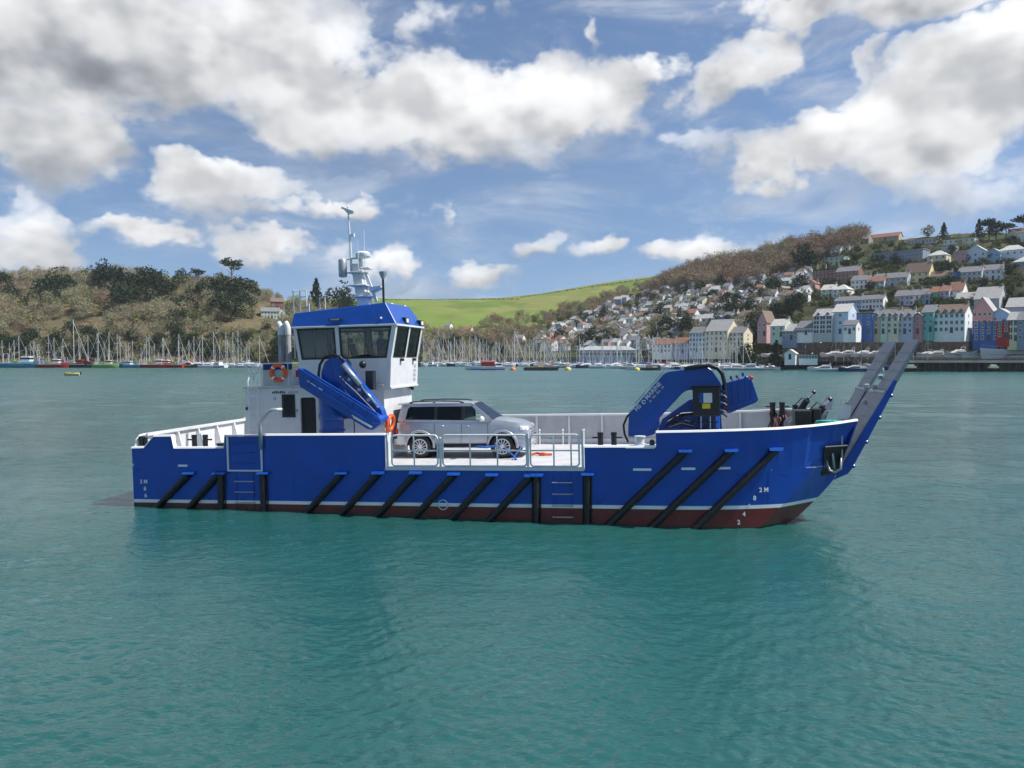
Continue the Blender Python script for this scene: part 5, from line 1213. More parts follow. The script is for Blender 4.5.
def cast(px, py, Y0=262., Y1=1200., fn=None):
    """where the line of sight through a photo point meets the hills"""
    Y = np.arange(Y0, Y1, 1.0); X = wx(px, Y); h = (fn or heights)(X, Y); z = wz(py, Y)
    k = np.nonzero(h >= z)[0]
    if len(k) == 0: return None
    return X[k[0]], Y[k[0]], h[k[0]]
def terrain(name, fn, px0, px1, nx, Ys, m, label):
    c = np.linspace((px0 - 512) / FPX, (px1 - 512) / FPX, nx); CC, YY = np.meshgrid(c, Ys); XX = CC * YY; Z = fn(XX, YY)
    ny = len(Ys); co = np.stack([XX, YY, Z], -1).reshape(-1, 3)
    i = np.arange(ny - 1)[:, None] * nx; j = np.arange(nx - 1)[None]
    q = np.stack([i + j, i + j + 1, i + nx + j + 1, i + nx + j], -1).reshape(-1, 4)
    me = bpy.data.meshes.new(name); me.from_pydata(co.tolist(), [], q.tolist()); me.materials.append(m)
    me.polygons.foreach_set('use_smooth', [True] * len(q)); me.update()
    return tag(inst(me, name), label, kind='structure')
def land_mat(name, cols, scales):
    m = bpy.data.materials.new(name); m.use_nodes = True; m.node_tree.nodes.clear(); MATS[name] = m
    T = NT(m.node_tree); o = T.new('ShaderNodeOutputMaterial'); b = T.new('ShaderNodeBsdfPrincipled'); T.l.new(b.outputs[0], o.inputs[0])
    pos = T.new('ShaderNodeNewGeometry').outputs['Position']
    c = cols[0] + (1,)
    for col, (sc_, lo, hi) in zip(cols[1:], scales):
        n = T.noise(pos, sc_, 5, .6); c = T.mix(T.rng(n.outputs[0], lo, hi), c, col + (1,))
    T.put(b.inputs['Base Color'], c); b.inputs['Roughness'].default_value = .95; b.inputs['Specular IOR Level'].default_value = .1
    bn = T.noise(pos, .5, 5, .65); bp = T.new('ShaderNodeBump'); bp.inputs['Strength'].default_value = .8; bp.inputs['Distance'].default_value = 1.2
    T.put(bp.inputs['Height'], bn.outputs[0]); T.put(b.inputs['Normal'], bp.outputs[0])
    return m
land_mat('wood_floor', [(.12, .105, .062), (.165, .12, .072), (.08, .10, .042)], [(.05, .45, .6), (.03, .5, .62)])
land_mat('garden_slope', [(.055, .068, .028), (.09, .075, .045), (.035, .05, .022)], [(.06, .45, .6), (.11, .5, .65)])
def pasture_mat():
    m = land_mat('pasture', [(.15, .21, .045), (.21, .215, .075), (.12, .18, .037)], [(.006, .42, .62), (.012, .5, .62)])
    return m
pasture_mat()
terrain('hill', left_h, -420, 560, 190, np.concatenate([np.linspace(352, 400, 14), np.linspace(405, 760, 80)]), M_['wood_floor'], 'wooded hill ground behind the marina')
terrain('grassy_hill', far_h, 100, 1000, 170, np.concatenate([np.linspace(455, 1000, 110), np.linspace(1010, 1400, 20)]), M_['pasture'], 'green pasture hill beyond the marina')
terrain('hillside', right_h, 470, 1500, 260, np.concatenate([np.linspace(205, 480, 150), np.linspace(484, 1000, 90)]), M_['garden_slope'], 'steep town hillside ground')

# ---------------------------------------------------------------- trees
def leaf_mat(name, c0, c1, scale=.09, rough=.8):
    m = bpy.data.materials.new(name); m.use_nodes = True; m.node_tree.nodes.clear(); MATS[name] = m
    T = NT(m.node_tree); o = T.new('ShaderNodeOutputMaterial'); b = T.new('ShaderNodeBsdfPrincipled'); T.l.new(b.outputs[0], o.inputs[0])
    pos = T.new('ShaderNodeNewGeometry').outputs['Position']
    n = T.noise(pos, scale, 2, .5); n2 = T.noise(pos, .9, 2, .5)
    f = T.m('MULTIPLY_ADD', T.rng(n.outputs[0], .3, .7), .7, T.m('MULTIPLY', T.rng(n2.outputs[0], .3, .7), .3))
    T.put(b.inputs['Base Color'], T.mix(f, c0 + (1,), c1 + (1,))); b.inputs['Roughness'].default_value = rough; b.inputs['Specular IOR Level'].default_value = .15
    return m
leaf_mat('bare_twigs', (.27, .232, .158), (.30, .295, .172), .06)
leaf_mat('brown_twigs', (.24, .165, .115), (.28, .21, .15), .06)
leaf_mat('olive_leaf', (.12, .14, .05), (.20, .19, .085), .1)
leaf_mat('evergreen', (.013, .030, .016), (.030, .052, .024), .12)
leaf_mat('dark_conifer', (.010, .022, .014), (.022, .038, .02), .12)
leaf_mat('garden_leaf', (.05, .085, .025), (.12, .14, .05), .15)
mat('bark', (.10, .085, .065), .9, var=.3)
def crown_mesh(seed, rx, rz, z0, n_cl, per, leaf, kind):
    """foliage as many small faces gathered in clumps; returns (verts, tris)"""
    r = np.random.default_rng(seed); V = []
    for i in range(n_cl):
        if kind == 'cone':
            t = (i + .5) / n_cl; rad = rx * (1 - t) * (.75 + .4 * r.random()) + .25; g = i * 2.4 + r.random(); c = np.array([rad * .6 * math.cos(g), rad * .6 * math.sin(g), z0 + rz * 2 * t]); cr_ = np.array([rad * .62, rad * .62, rz * .16])
        elif kind == 'flat':
            g = i * 2.4; q = math.sqrt((i + .5) / n_cl); c = np.array([rx * q * math.cos(g) * .8, rx * q * math.sin(g) * .8, z0 + rz + rz * .6 * (1 - q) + rz * .35 * r.normal()]); cr_ = np.array([rx * .33, rx * .33, rz * .30])
        else:
            d = r.normal(size=3); d /= np.linalg.norm(d); q = .55 + .35 * r.random(); c = np.array([d[0] * rx * q, d[1] * rx * q, z0 + rz + d[2] * rz * q]); s_ = .32 + .16 * r.random(); cr_ = np.array([rx * s_, rx * s_, rz * s_])
        d = r.normal(size=(per, 3)); d /= np.linalg.norm(d, axis=1)[:, None]
        p = c + d * cr_ * (.72 + .4 * r.random((per, 1)))
        a = r.normal(size=(per, 3)); b = r.normal(size=(per, 3))
        if kind == 'twig':
            a = d + .5 * a; a /= np.linalg.norm(a, axis=1)[:, None]; b /= np.linalg.norm(b, axis=1)[:, None]
            L = leaf * (1.1 + .9 * r.random((per, 1))); w = leaf * .26
            tri = np.stack([p - a * L * .5 - b * w * .5, p - a * L * .5 + b * w * .5, p + a * L * .7], 1)
        else:
            a /= np.linalg.norm(a, axis=1)[:, None]; b -= a * (a * b).sum(1)[:, None] * .6; b /= np.linalg.norm(b, axis=1)[:, None]
            L = leaf * (.6 + .8 * r.random((per, 1)))
            tri = np.stack([p - a * L * .5, p + b * L * .55, p + a * L * .55 - b * L * .2], 1)
        V.append(tri.reshape(-1, 3))
    return np.concatenate(V)
def tri_mesh(name, V, m):
    n = len(V); me = bpy.data.meshes.new(name); me.vertices.add(n); me.vertices.foreach_set('co', V.astype(np.float32).ravel())
    me.loops.add(n); me.loops.foreach_set('vertex_index', np.arange(n, dtype=np.int32)); me.polygons.add(n // 3); me.polygons.foreach_set('loop_start', np.arange(0, n, 3, dtype=np.int32))
    me.materials.append(m); me.update(calc_edges=True); me.validate(); return me
def trunk_mb(seed, h, r0, limbs, spread):
    rr = random.Random(seed); mb = MB(); x = rr.uniform(-.3, .3)
    mb.tube([(0, 0, -.8), (x * .4, 0, h * .35), (x, .1, h * .75), (x * 1.1, .1, h)], [r0, r0 * .75, r0 * .45, r0 * .12], 5)
    for k in range(limbs):
        g = k * 2.4 + rr.random(); z = h * (.35 + .5 * k / max(1, limbs)); L = spread * (.5 + .5 * rr.random())
        mb.tube([(x * .6, 0, z), (x * .6 + L * .5 * math.cos(g), L * .5 * math.sin(g), z + L * .45), (x * .6 + L * math.cos(g), L * math.sin(g), z + L * .8)], [r0 * .4, r0 * .25, r0 * .06], 4)
    return mb
KIND = {}   # kind -> list of (crown verts, trunk mesh, crown mesh)
def make_kind(kind, variants, crown_m, trunk):
    L = []
    for i, kw in enumerate(variants):
        V = crown_mesh(**kw); tm = trunk_mb(kw['seed'], *trunk).mesh('trunk', M_['bark'])
        L.append((V, tm, tri_mesh('crown', V, M_[crown_m])))
    KIND[kind] = L
make_kind('bare', [dict(seed=10 + i, rx=4.3, rz=4.0 + .5 * i, z0=2.0, n_cl=26, per=36, leaf=.85, kind='twig') for i in range(3)], 'bare_twigs', (8.5, .35, 7, 4.0))
make_kind('brown', [dict(seed=20 + i, rx=4.6, rz=4.2, z0=1.6, n_cl=26, per=36, leaf=.85, kind='twig') for i in range(3)], 'brown_twigs', (8.5, .35, 7, 4.0))
make_kind('olive', [dict(seed=30 + i, rx=3.8, rz=3.4, z0=.8, n_cl=18, per=26, leaf=.85, kind='ball') for i in range(2)], 'olive_leaf', (5.5, .28, 5, 2.5))
make_kind('pine', [dict(seed=40 + i, rx=5.2, rz=4.4, z0=3.2, n_cl=24, per=34, leaf=.95, kind='ball') for i in range(3)], 'evergreen', (10, .45, 7, 4.0))
make_kind('stone_pine', [dict(seed=50 + i, rx=4.6, rz=2.0, z0=5.6, n_cl=18, per=34, leaf=.85, kind='flat') for i in range(2)], 'evergreen', (9.0, .35, 6, 3.0))
make_kind('conifer', [dict(seed=60 + i, rx=4.0, rz=5.5, z0=1.0, n_cl=30, per=26, leaf=.95, kind='cone') for i in range(2)], 'dark_conifer', (11, .35, 0, 2.0))
make_kind('bush', [dict(seed=70 + i, rx=2.6, rz=1.9, z0=-.3, n_cl=14, per=24, leaf=.7, kind='ball') for i in range(3)], 'garden_leaf', (2.0, .15, 4, 1.4))
TREE_NAME = {'bare': 'bare_tree', 'brown': 'bare_tree', 'olive': 'budding_tree', 'pine': 'pine_tree', 'stone_pine': 'stone_pine', 'conifer': 'conifer', 'bush': 'garden_shrub'}
STUFF = {}
def put_tree(kind, X, Y, Z, s, rot, label=None, group=None, sz=None, rr=random):
    """a tree of its own when it has a label, else it joins the wood it stands in"""
    L = KIND[kind]; V, tm, cm = L[rr.randrange(len(L))]; sz = s if sz is None else sz
    if label is None:
        c, s_ = math.cos(rot), math.sin(rot)
        P = V * np.array([s, s, sz]); Q = P.copy(); Q[:, 0] = P[:, 0] * c - P[:, 1] * s_ + X; Q[:, 1] = P[:, 0] * s_ + P[:, 1] * c + Y; Q[:, 2] += Z
        STUFF.setdefault(kind, []).append(Q); return
    o = empty(TREE_NAME[kind], (X, Y, Z), (0, 0, rot)); o.scale = (s, s, sz)
    inst(tm, 'trunk', o); inst(cm, 'crown', o)
    tag(o, label, 'shrub' if kind == 'bush' else 'tree', group)
    return o
rt = random.Random(11)
def put_px(kind, px, py, s, label, group=None, Y=None, fn=None, sz=None):
    """tree whose foot is seen at a photo point"""
    if Y is None:
        p = cast(px, py, fn=fn)
        if p is None: return
        X, Y, Z = p
    else: X = wx(px, Y); Z = (fn or heights)(np.array([X]), np.array([float(Y)]))[0]
    return put_tree(kind, X, Y, Z - .3, s, rt.random() * 6.28, label, group, sz, rt)

# evergreens that stand out on the wooded hill
EV = [(47, 306, 1.15, 'pine'), (60, 302, 1.2, 'pine'), (68, 298, .9, 'pine'), (52, 312, .9, 'pine'), (98, 298, 1.1, 'conifer'), (103, 292, 1.2, 'pine'), (112, 290, 1.1, 'pine'), (122, 296, 1.1, 'conifer'), (128, 292, .9, 'pine'),
      (118, 304, 1.0, 'pine'), (140, 300, 1.2, 'pine'), (150, 302, 1.3, 'pine'), (160, 304, 1.2, 'pine'), (168, 308, 1.0, 'pine'), (135, 312, 1.1, 'pine'), (128, 316, 1.0, 'pine'), (145, 312, .9, 'pine'), (178, 300, .9, 'pine'),
      (185, 318, .9, 'pine'), (200, 308, 1.0, 'pine'), (212, 306, 1.1, 'pine'), (225, 308, 1.2, 'pine'), (240, 310, 1.2, 'pine'), (246, 318, 1.0, 'pine'), (232, 322, .9, 'pine'), (218, 320, .9, 'pine'), (252, 304, .8, 'pine'), (180, 330, .8, 'pine'),
      (5, 292, .8, 'pine'), (-20, 300, 1.1, 'pine')]
for i, (px, py, s, kd) in enumerate(EV):
    s *= 1.32
    cl = 'at the picture edge of the wooded hill' if px < 20 else 'in the first evergreen clump of the wooded hill' if px < 80 else 'in the tall evergreen clump below the crest' if px < 132 and py < 306 else 'in the broad evergreen clump mid-slope' if px < 172 else 'in the evergreen band below the lone crest pine'
    put_px(kd, px, py, s, '%s %s' % ('dark cone-shaped evergreen' if kd == 'conifer' else 'large dark round-topped evergreen' if s > 1.4 else 'small dark round-topped evergreen', cl), 'evergreens on the wooded hill', fn=left_h)
for (px, Y, s, kd, lab) in ((233, 540, 1.75, 'stone_pine', 'flat-topped dark pine standing alone on the crest of the wooded hill'), (199, 540, 1.15, 'stone_pine', 'low spreading pine on the crest next to the lone flat-topped pine'),
        (183, 540, .95, 'pine', 'small round evergreen on the crest of the wooded hill'), (252, 538, .9, 'stone_pine', 'little wind-bent pine below the lone flat-topped pine'),
        (317, 540, 1.85, 'conifer', 'tall dark conifer rising behind the aerial frame of the workboat'), (341, 540, 1.9, 'pine', 'dark broad pine directly behind the radar mast'), (350, 535, 1.3, 'pine', 'dark pine just behind the foot of the radar mast'), (150, 548, .8, 'brown', 'bare brown tree poking above the crest of the wooded hill'), (291, 540, 1.0, 'bare', 'pale bare tree on the crest beside the hillside house')):
    put_px(kd, px, 0, s, lab, Y=Y, fn=left_h)
# the wood itself
n_ind = {'bare': 0, 'brown': 0}
Y = 384.0
while Y < 575:
    X = -520.0 + rt.random() * 6
    while X < 40:
        px = X / Y * FPX + 512
        if -60 < px < 520:
            x_, y_ = X + rt.uniform(-3, 3), Y + rt.uniform(-3, 3); z = float(left_h(np.array([x_]), np.array([y_]))[0])
            if z > 1.5:
                py = HORIZON - (z - CAM_H) * FPX / y_
                clear = (48 < px < 112 and 322 < py < 336) or (225 < px < 262 and 322 < py < 334) or (257 < px < 292 and 303 < py < 333)
                if not clear:
                    rr = rt.random(); kd = 'bare' if rr < .60 else ('brown' if rr < .74 else ('olive' if rr < .94 else 'pine'))
                    if py > 338 and rr > .5: kd = 'pine' if rt.random() < .6 else 'olive'
                    s = rt.uniform(.75, 1.15) * (.8 if py > 335 else 1) * (.68 if Y > 515 and px > 165 else 1); lab = gr = None
                    if kd in ('bare', 'brown') and Y < 470 and n_ind[kd] < 70 and px < 260:
                        n_ind[kd] += 1; lab = 'leafless grey tree in the wood on the lower slope behind the marina masts' if kd == 'bare' else 'leafless brown tree in the wood on the lower slope behind the marina masts'; gr = 'bare trees on the lower wooded slope'
                    put_tree(kd, x_, y_, z - .3, s, rt.random() * 6.28, lab, gr, None, rt)
        X += 7.6
    Y += 8.2 if Y < 540 else 9
for k in range(150):   # scrub and low trees down to the water's edge
    px_, Y_ = rt.uniform(-60, 430), rt.uniform(379, 392); X_ = wx(px_, Y_); z = float(left_h(np.array([X_]), np.array([Y_]))[0])
    put_tree(rt.choice(['pine', 'olive', 'bush', 'bush', 'pine']), X_, Y_, z - .3, rt.uniform(.55, .85), rt.random() * 6.28, None, None, None, rt)
# trees at the foot of the pasture and along its hedges
def far_line(x0, y0, x1, y1, n, kinds, smin, smax, jit=3):
    for i in range(n):
        t = (i + rt.random()) / n; p = cast(x0 + (x1 - x0) * t, y0 + (y1 - y0) * t + rt.uniform(-jit, jit), 440, fn=far_h)
        if p: put_tree(rt.choice(kinds), p[0], p[1], p[2] - .3, rt.uniform(smin, smax), rt.random() * 6.28, None, None, None, rt)
for (x0, y0, x1, y1, n) in ((415, 339, 545, 333, 30), (415, 343, 545, 340, 36), (414, 349, 545, 347, 36), (475, 330, 545, 322, 14), (545, 321, 612, 302, 24), (545, 326, 625, 306, 26), (600, 304, 650, 288, 18), (640, 292, 665, 284, 10)):
    far_line(x0, y0, x1, y1, n, ['bare', 'brown', 'bare', 'olive', 'brown', 'bush'], .7, 1.15)
far_line(385, 300.5, 520, 299.5, 70, ['bush', 'bush'], .3, .45, .1); far_line(520, 298, 660, 277.5, 70, ['bush'], .3, .45, .1)

# brown wood on the ridge above the town
for Yk in np.arange(430, 720, 9.0):
    for px in np.arange(640, 880, 8.5):
        px_, Y_ = px + rt.uniform(-3, 3), Yk + rt.uniform(-4, 4); X_ = wx(px_, Y_); z = float(right_h(np.array([X_]), np.array([Y_]))[0]); s = shore_s(X_, Y_)
        low = np.interp(px_, [640, 700, 760, 800, 830, 880], [294, 292, 285, 272, 258, 236]); py = HORIZON - (z - CAM_H) * FPX / Y_
        if py < low and s < 262: put_tree(rt.choice(['brown', 'brown', 'brown', 'bare']), X_, Y_, z - .3, rt.uniform(.85, 1.3), rt.random() * 6.28, None, None, None, rt)
for (px, py, s, kd, lab) in ((803, 276, 1.5, 'pine', 'big dark evergreen between the brown ridge wood and the brick terrace'), (811, 274, 1.2, 'pine', 'dark evergreen leaning over the roofs of the brick terrace'),
        (941, 243, .95, 'conifer', 'slim dark conifer on the skyline above the large hilltop house'), (976, 241, 1.0, 'conifer', 'pointed conifer on the skyline beside the three umbrella pines'),
        (986, 242, 1.3, 'stone_pine', 'tallest umbrella pine on the skyline'), (993, 242, 1.0, 'pine', 'round dark pine between two umbrella pines on the skyline'), (1003, 242, 1.1, 'stone_pine', 'second umbrella pine on the skyline'), (1021, 240, 1.4, 'stone_pine', 'umbrella pine at the right edge of the skyline'),
        (908, 238, .9, 'pine', 'broad dark tree on the skyline above the long flat-roofed block'), (888, 238, 1.0, 'bare', 'bare round tree on the skyline above the red roof'), (898, 238, .9, 'bare', 'smaller bare tree on the skyline above the red roof'), (870, 238, 1.0, 'olive', 'greenish tree on the skyline at the end of the ridge wood'), (925, 238, 1.0, 'olive', 'olive tree on the skyline beside the large hilltop house'),
        (746, 352, 1.05, 'pine', 'dark round tree under the pink gabled house by the quay'), (752, 352, .85, 'pine', 'smaller dark tree under the pink gabled house by the quay'), (776, 352, 1.15, 'conifer', 'tall dark cypress-like tree beside the white quay hut')):
    put_px(kd, px, py, s, lab, fn=right_h, Y=300 if py == 352 else None)
# ---------------------------------------------------------------- buildings
def pmat(nm, c, r=.7): return mat(nm, c, r, var=.06, scale=.6, dirt=((c[0] * .6, c[1] * .58, c[2] * .55), .4, 1.2))
WALLC = {'white': (.82, .82, .80), 'cream': (.72, .66, .48), 'grey': (.48, .50, .51), 'lilac': (.48, .50, .64), 'blue': (.07, .17, .48), 'sky': (.30, .46, .66), 'royal': (.03, .12, .38), 'teal': (.13, .48, .42), 'pink': (.58, .33, .32), 'rose': (.55, .26, .26),
         'red': (.42, .03, .03), 'yellow': (.74, .67, .36), 'mint': (.54, .66, .55), 'brick': (.26, .12, .09), 'stone': (.30, .27, .23), 'beige': (.48, .40, .30), 'pale_blue': (.58, .68, .78), 'slate_blue': (.22, .30, .40)}
for k, c in WALLC.items(): pmat('wall_' + k, c)
ROOFC = {'slate': (.18, .185, .20), 'pale_slate': (.36, .36, .355), 'brown': (.17, .12, .095), 'rust': (.24, .12, .08), 'light': (.50, .49, .46)}
for k, c in ROOFC.items(): mat('roof_' + k, c, .75, var=.18, scale=1.5)
mat('win_dark', (.03, .035, .045), .12, var=.3); mat('win_frame', (.72, .73, .73), .5)
def win_mesh():
    mb = MB(); mb.cur = 1
    for (x0, x1, z0, z1) in ((-.5, .5, -.5, -.40), (-.5, .5, .42, .5), (-.5, -.41, -.40, .42), (.41, .5, -.40, .42), (-.035, .035, -.40, .42)): mb.box(x0, x1, -.5, .5, z0, z1)
    mb.cur = 0; mb.box(-.41, -.035, -.1, .3, -.40, .42); mb.box(.035, .41, -.1, .3, -.40, .42)
    return mb.mesh('window', [M_['win_dark'], M_['win_frame']])
WIN = win_mesh()
def door_mesh():
    mb = MB(); mb.box(-.5, .5, -.5, .5, -.5, .5); return mb.mesh('door', M_['win_dark'])
DOOR = door_mesh()
def house(X, Y, Z, rot, w, d, h, wall='white', roof='slate', rtype='gable', nx=3, ny=2, label='', group=None, name='house', rh=None, ww=1.0, wh_=1.3, chim=1, door=True, side=True, dorm=0, foot=3.0, frontgable=False):
    """front faces local -y; ridge runs along x unless frontgable"""
    root = empty(name, (X, Y, Z), (0, 0, rot)); wm, rm = M_['wall_' + wall], M_['roof_' + roof]
    rh = (d * .34 if not frontgable else w * .36) if rh is None else rh
    mb = MB(); x0, x1, y0, y1 = -w / 2, w / 2, 0, d
    if rtype == 'flat': mb.box(x0, x1, y0, y1, -foot, h)
    elif rtype == 'hip': mb.box(x0, x1, y0, y1, -foot, h)
    elif frontgable: mb.prism([(x0, -foot), (x1, -foot), (x1, h), (0, h + rh), (x0, h)], 'y', y0, y1)
    else: mb.prism([(y0, -foot), (y1, -foot), (y1, h), (d / 2, h + rh), (y0, h)], 'x', x0, x1)
    mb.build('wall', wm, root)
    mb = MB(); e = .3
    if rtype == 'flat': mb.box(x0 - e, x1 + e, y0 - e, y1 + e, h + .002, h + .25)
    elif rtype == 'hip':
        k = min(w, d) * .45
        mb.add([(x0 - e, y0 - e, h), (x1 + e, y0 - e, h), (x1 + e, y1 + e, h), (x0 - e, y1 + e, h), (x0 + k, d / 2, h + rh), (x1 - k, d / 2, h + rh)], [(0, 1, 5, 4), (1, 2, 5), (2, 3, 4, 5), (3, 0, 4), (0, 3, 2, 1)])
    elif frontgable:
        for s in (-1, 1):
            ex = s * (w / 2 + e); ez = h - e * rh / (w / 2); mb.hexa([(0, y0 - e, h + rh + .02), (ex, y0 - e, ez + .02), (ex, y1 + e, ez + .02), (0, y1 + e, h + rh + .02), (0, y0 - e, h + rh + .2), (ex, y0 - e, ez + .2), (ex, y1 + e, ez + .2), (0, y1 + e, h + rh + .2)])
    else:
        for (ya, yb, s) in ((y0 - e, d / 2, 1), (y1 + e, d / 2, -1)):
            ez = h - e * rh / (d / 2); mb.hexa([(x0 - e, ya, ez + .02), (x1 + e, ya, ez + .02), (x1 + e, yb, h + rh + .02), (x0 - e, yb, h + rh + .02), (x0 - e, ya, ez + .2), (x1 + e, ya, ez + .2), (x1 + e, yb, h + rh + .2), (x0 - e, yb, h + rh + .2)])
    rf_ = mb.build('roof', rm, root)
    for k in range(chim):
        cx = x1 - .5 if k == 0 else x0 + .5 + (w - 1) * (k - 1) / max(1, chim - 1) * .8
        mb = MB(); cy = d / 2 + .3; mb.box(cx - .4, cx + .4, cy - .35, cy + .35, h + rh * .5, h + rh + 1.1); mb.box(cx - .15, cx + .15, cy - .15, cy + .15, h + rh + 1.1, h + rh + 1.4); mb.build('chimney', M_['wall_stone'] if wall != 'yellow' else wm, rf_)
    for k in range(dorm):
        cx = x0 + w * (k + .5) / dorm; mb = MB(); mb.prism([(cx - .7, h + .1), (cx + .7, h + .1), (cx + .7, h + 1.0), (cx, h + 1.5), (cx - .7, h + 1.0)], 'y', .25, d * .35); mb.build('dormer', rm, rf_)
        inst(WIN, 'dormer_window', rf_, (cx, .24, h + .62), (0, 0, 0), (.9, .1, .8))
    fh = h / ny
    for j in range(ny):
        for i in range(nx):
            cx = x0 + w * (i + .5) / nx; cz = fh * j + fh * .55
            if door and j == 0 and i == nx // 2: inst(DOOR, 'door', root, (cx, 0, 1.0), (0, 0, 0), (.95, .14, 2.0)); continue
            inst(WIN, 'window', root, (cx, 0, cz), (0, 0, 0), (ww, .12, wh_))
    if side:
        for j in range(ny): inst(WIN, 'window', root, (x1, d * .5, fh * j + fh * .55), (0, 0, R(90)), (ww * .9, .12, wh_ * .9))
    tag(root, label, 'house' if name == 'house' else 'building', group)
    return root
ROT = R(-45)
def place(px0, px1, py_e, py_b, label, wall, roof='slate', Y=None, rot=ROT, d=8.0, **kw):
    """a house whose front spans px0..px1, eaves at py_e and foot at py_b in the photo"""
    pc = (px0 + px1) / 2
    if Y is None:
        p = cast(pc, py_b, fn=right_h)
        if p is None: print('MISS', label); return
        X, Y, Z = p
    else: X = wx(pc, Y); Z = wz(py_b, Y)
    fr = Vector((math.sin(rot), -math.cos(rot))); along = Vector((math.cos(rot), math.sin(rot)))
    vd = Vector((X, Y)).normalized(); cosv = abs(along.x * vd.y - along.y * vd.x)
    w = (px1 - px0) * Y / FPX * math.hypot(1, X / Y) * .97 / max(.35, cosv) * math.cos(math.atan(X / Y))
    h = (py_b - py_e) * Y / FPX
    return house(X, Y, Z, rot, w, d, h, wall, roof, label=label, **kw)
# --- front row above the quay wall
place(813, 831, 316, 334, 'pale grey balconied apartment house with twin gables in the front row', 'grey', 'pale_slate', Y=292, nx=3, ny=4, ww=2.2, wh_=1.5, dorm=2, door=False, chim=0)
place(832, 847, 312, 334, 'tall pale blue-white house with a light grey roof left of the bright blue house', 'pale_blue', 'light', Y=289, nx=1, ny=3, chim=0, d=9)
place(843, 855, 325, 334, 'small low white cottage with dark roof below the tall pale house', 'white', 'slate', Y=282, nx=3, ny=1, d=5, chim=0)
place(856, 871, 313.5, 334, 'bright blue three-storey house in the front row', 'blue', 'slate', Y=286, nx=2, ny=3, rtype='flat', chim=0, d=9)
place(871.5, 879, 317, 334, 'narrow beige terraced house next to the bright blue house', 'beige', 'slate', Y=284, nx=1, ny=3, dorm=1)
place(879, 886, 317, 334, 'narrow mint green terraced house in the front row', 'mint', 'slate', Y=282.5, nx=1, ny=3, dorm=1, chim=0)
place(886, 897, 317, 334, 'cream yellow terraced house in the front row with dormers', 'cream', 'slate', Y=281, nx=2, ny=3, dorm=2)
place(897, 911, 317, 334, 'lilac grey terraced house with tall windows in the front row', 'lilac', 'slate', Y=279, nx=3, ny=3, dorm=2)
place(912.5, 921, 316, 334, 'rose pink narrow house left of the teal house', 'rose', 'pale_slate', Y=277, nx=1, ny=3, frontgable=True, chim=0)
place(921.5, 932, 312.5, 332, 'teal green narrow house beside the big white terrace', 'teal', 'slate', Y=275.5, nx=2, ny=3, chim=0)
place(934, 962, 313, 333, 'big white terrace with three rows of windows and a sunlit gable end', 'white', 'brown', Y=272, nx=6, ny=3, dorm=4, wh_=1.4, d=9)
place(972, 990, 311, 326, 'pink house above the royal blue quay house', 'pink', 'pale_slate', Y=285, nx=4, ny=2, frontgable=True, rh=5, chim=0)
place(991, 1006, 314, 325, 'white and blue half-timbered gabled house above the red house', 'sky', 'pale_slate', Y=282, nx=2, ny=1, frontgable=True, chim=0)
place(974, 996, 299, 312, 'large grey-roofed house with a long pale slope above the pink house', 'grey', 'pale_slate', nx=2, ny=1, d=12, rh=5, rtype='gable')
place(973.5, 996, 322.5, 341, 'royal blue three-storey quay house with white windows', 'royal', 'slate', Y=268, nx=4, ny=3, rtype='flat', chim=0, wh_=1.5)
place(996.3, 1007.5, 322, 338, 'scarlet red house joined to the royal blue quay house', 'red', 'slate', Y=264, nx=2, ny=3, rtype='flat', chim=0)
place(1007.5, 1017, 320, 341, 'cream yellow bay-windowed house at the end of the coloured quay row', 'yellow', 'pale_slate', Y=262, nx=2, ny=3, chim=0, ww=1.4, wh_=2.0)
place(1017.5, 1034, 320, 341, 'slate blue house at the picture edge of the coloured quay row', 'slate_blue', 'slate', Y=259, nx=3, ny=3)
place(1006, 1026, 308, 319, 'grey house with pale slate roofs above the cream bay-windowed house', 'lilac', 'pale_slate', nx=3, ny=1, d=11)
# --- second row
place(834, 858, 301, 310, 'long row of blue and white cottages with slate roof, left half', 'sky', 'slate', nx=7, ny=2, chim=2, d=6)
place(858, 881, 300, 310, 'white cottage row with sunlit gable, right half of the blue and white row', 'white', 'slate', nx=7, ny=2, chim=2, d=6)
place(894, 908, 296.5, 306, 'lilac grey terraced house in the second row', 'lilac', 'slate', nx=3, ny=2)
place(908, 918, 296, 306, 'white terraced house in the second row between lilac and blue houses', 'white', 'slate', nx=2, ny=2)
place(918, 928, 295, 305, 'deep sky blue terraced house in the second row', 'sky', 'slate', nx=2, ny=2)
place(928, 939, 293, 304, 'turquoise terraced house in the second row', 'teal', 'rust', nx=2, ny=2)
place(939, 947, 292, 304, 'pale lilac terraced house in the second row beside a white gable', 'lilac', 'rust', nx=2, ny=2)
place(947, 960, 291, 302, 'white house with a tall sunlit gable at the end of the second row', 'white', 'rust', nx=2, ny=2, d=9, rh=4)
place(955, 975, 299, 306, 'low grey-roofed house next to the white gable of the second row', 'grey', 'pale_slate', nx=3, ny=1)
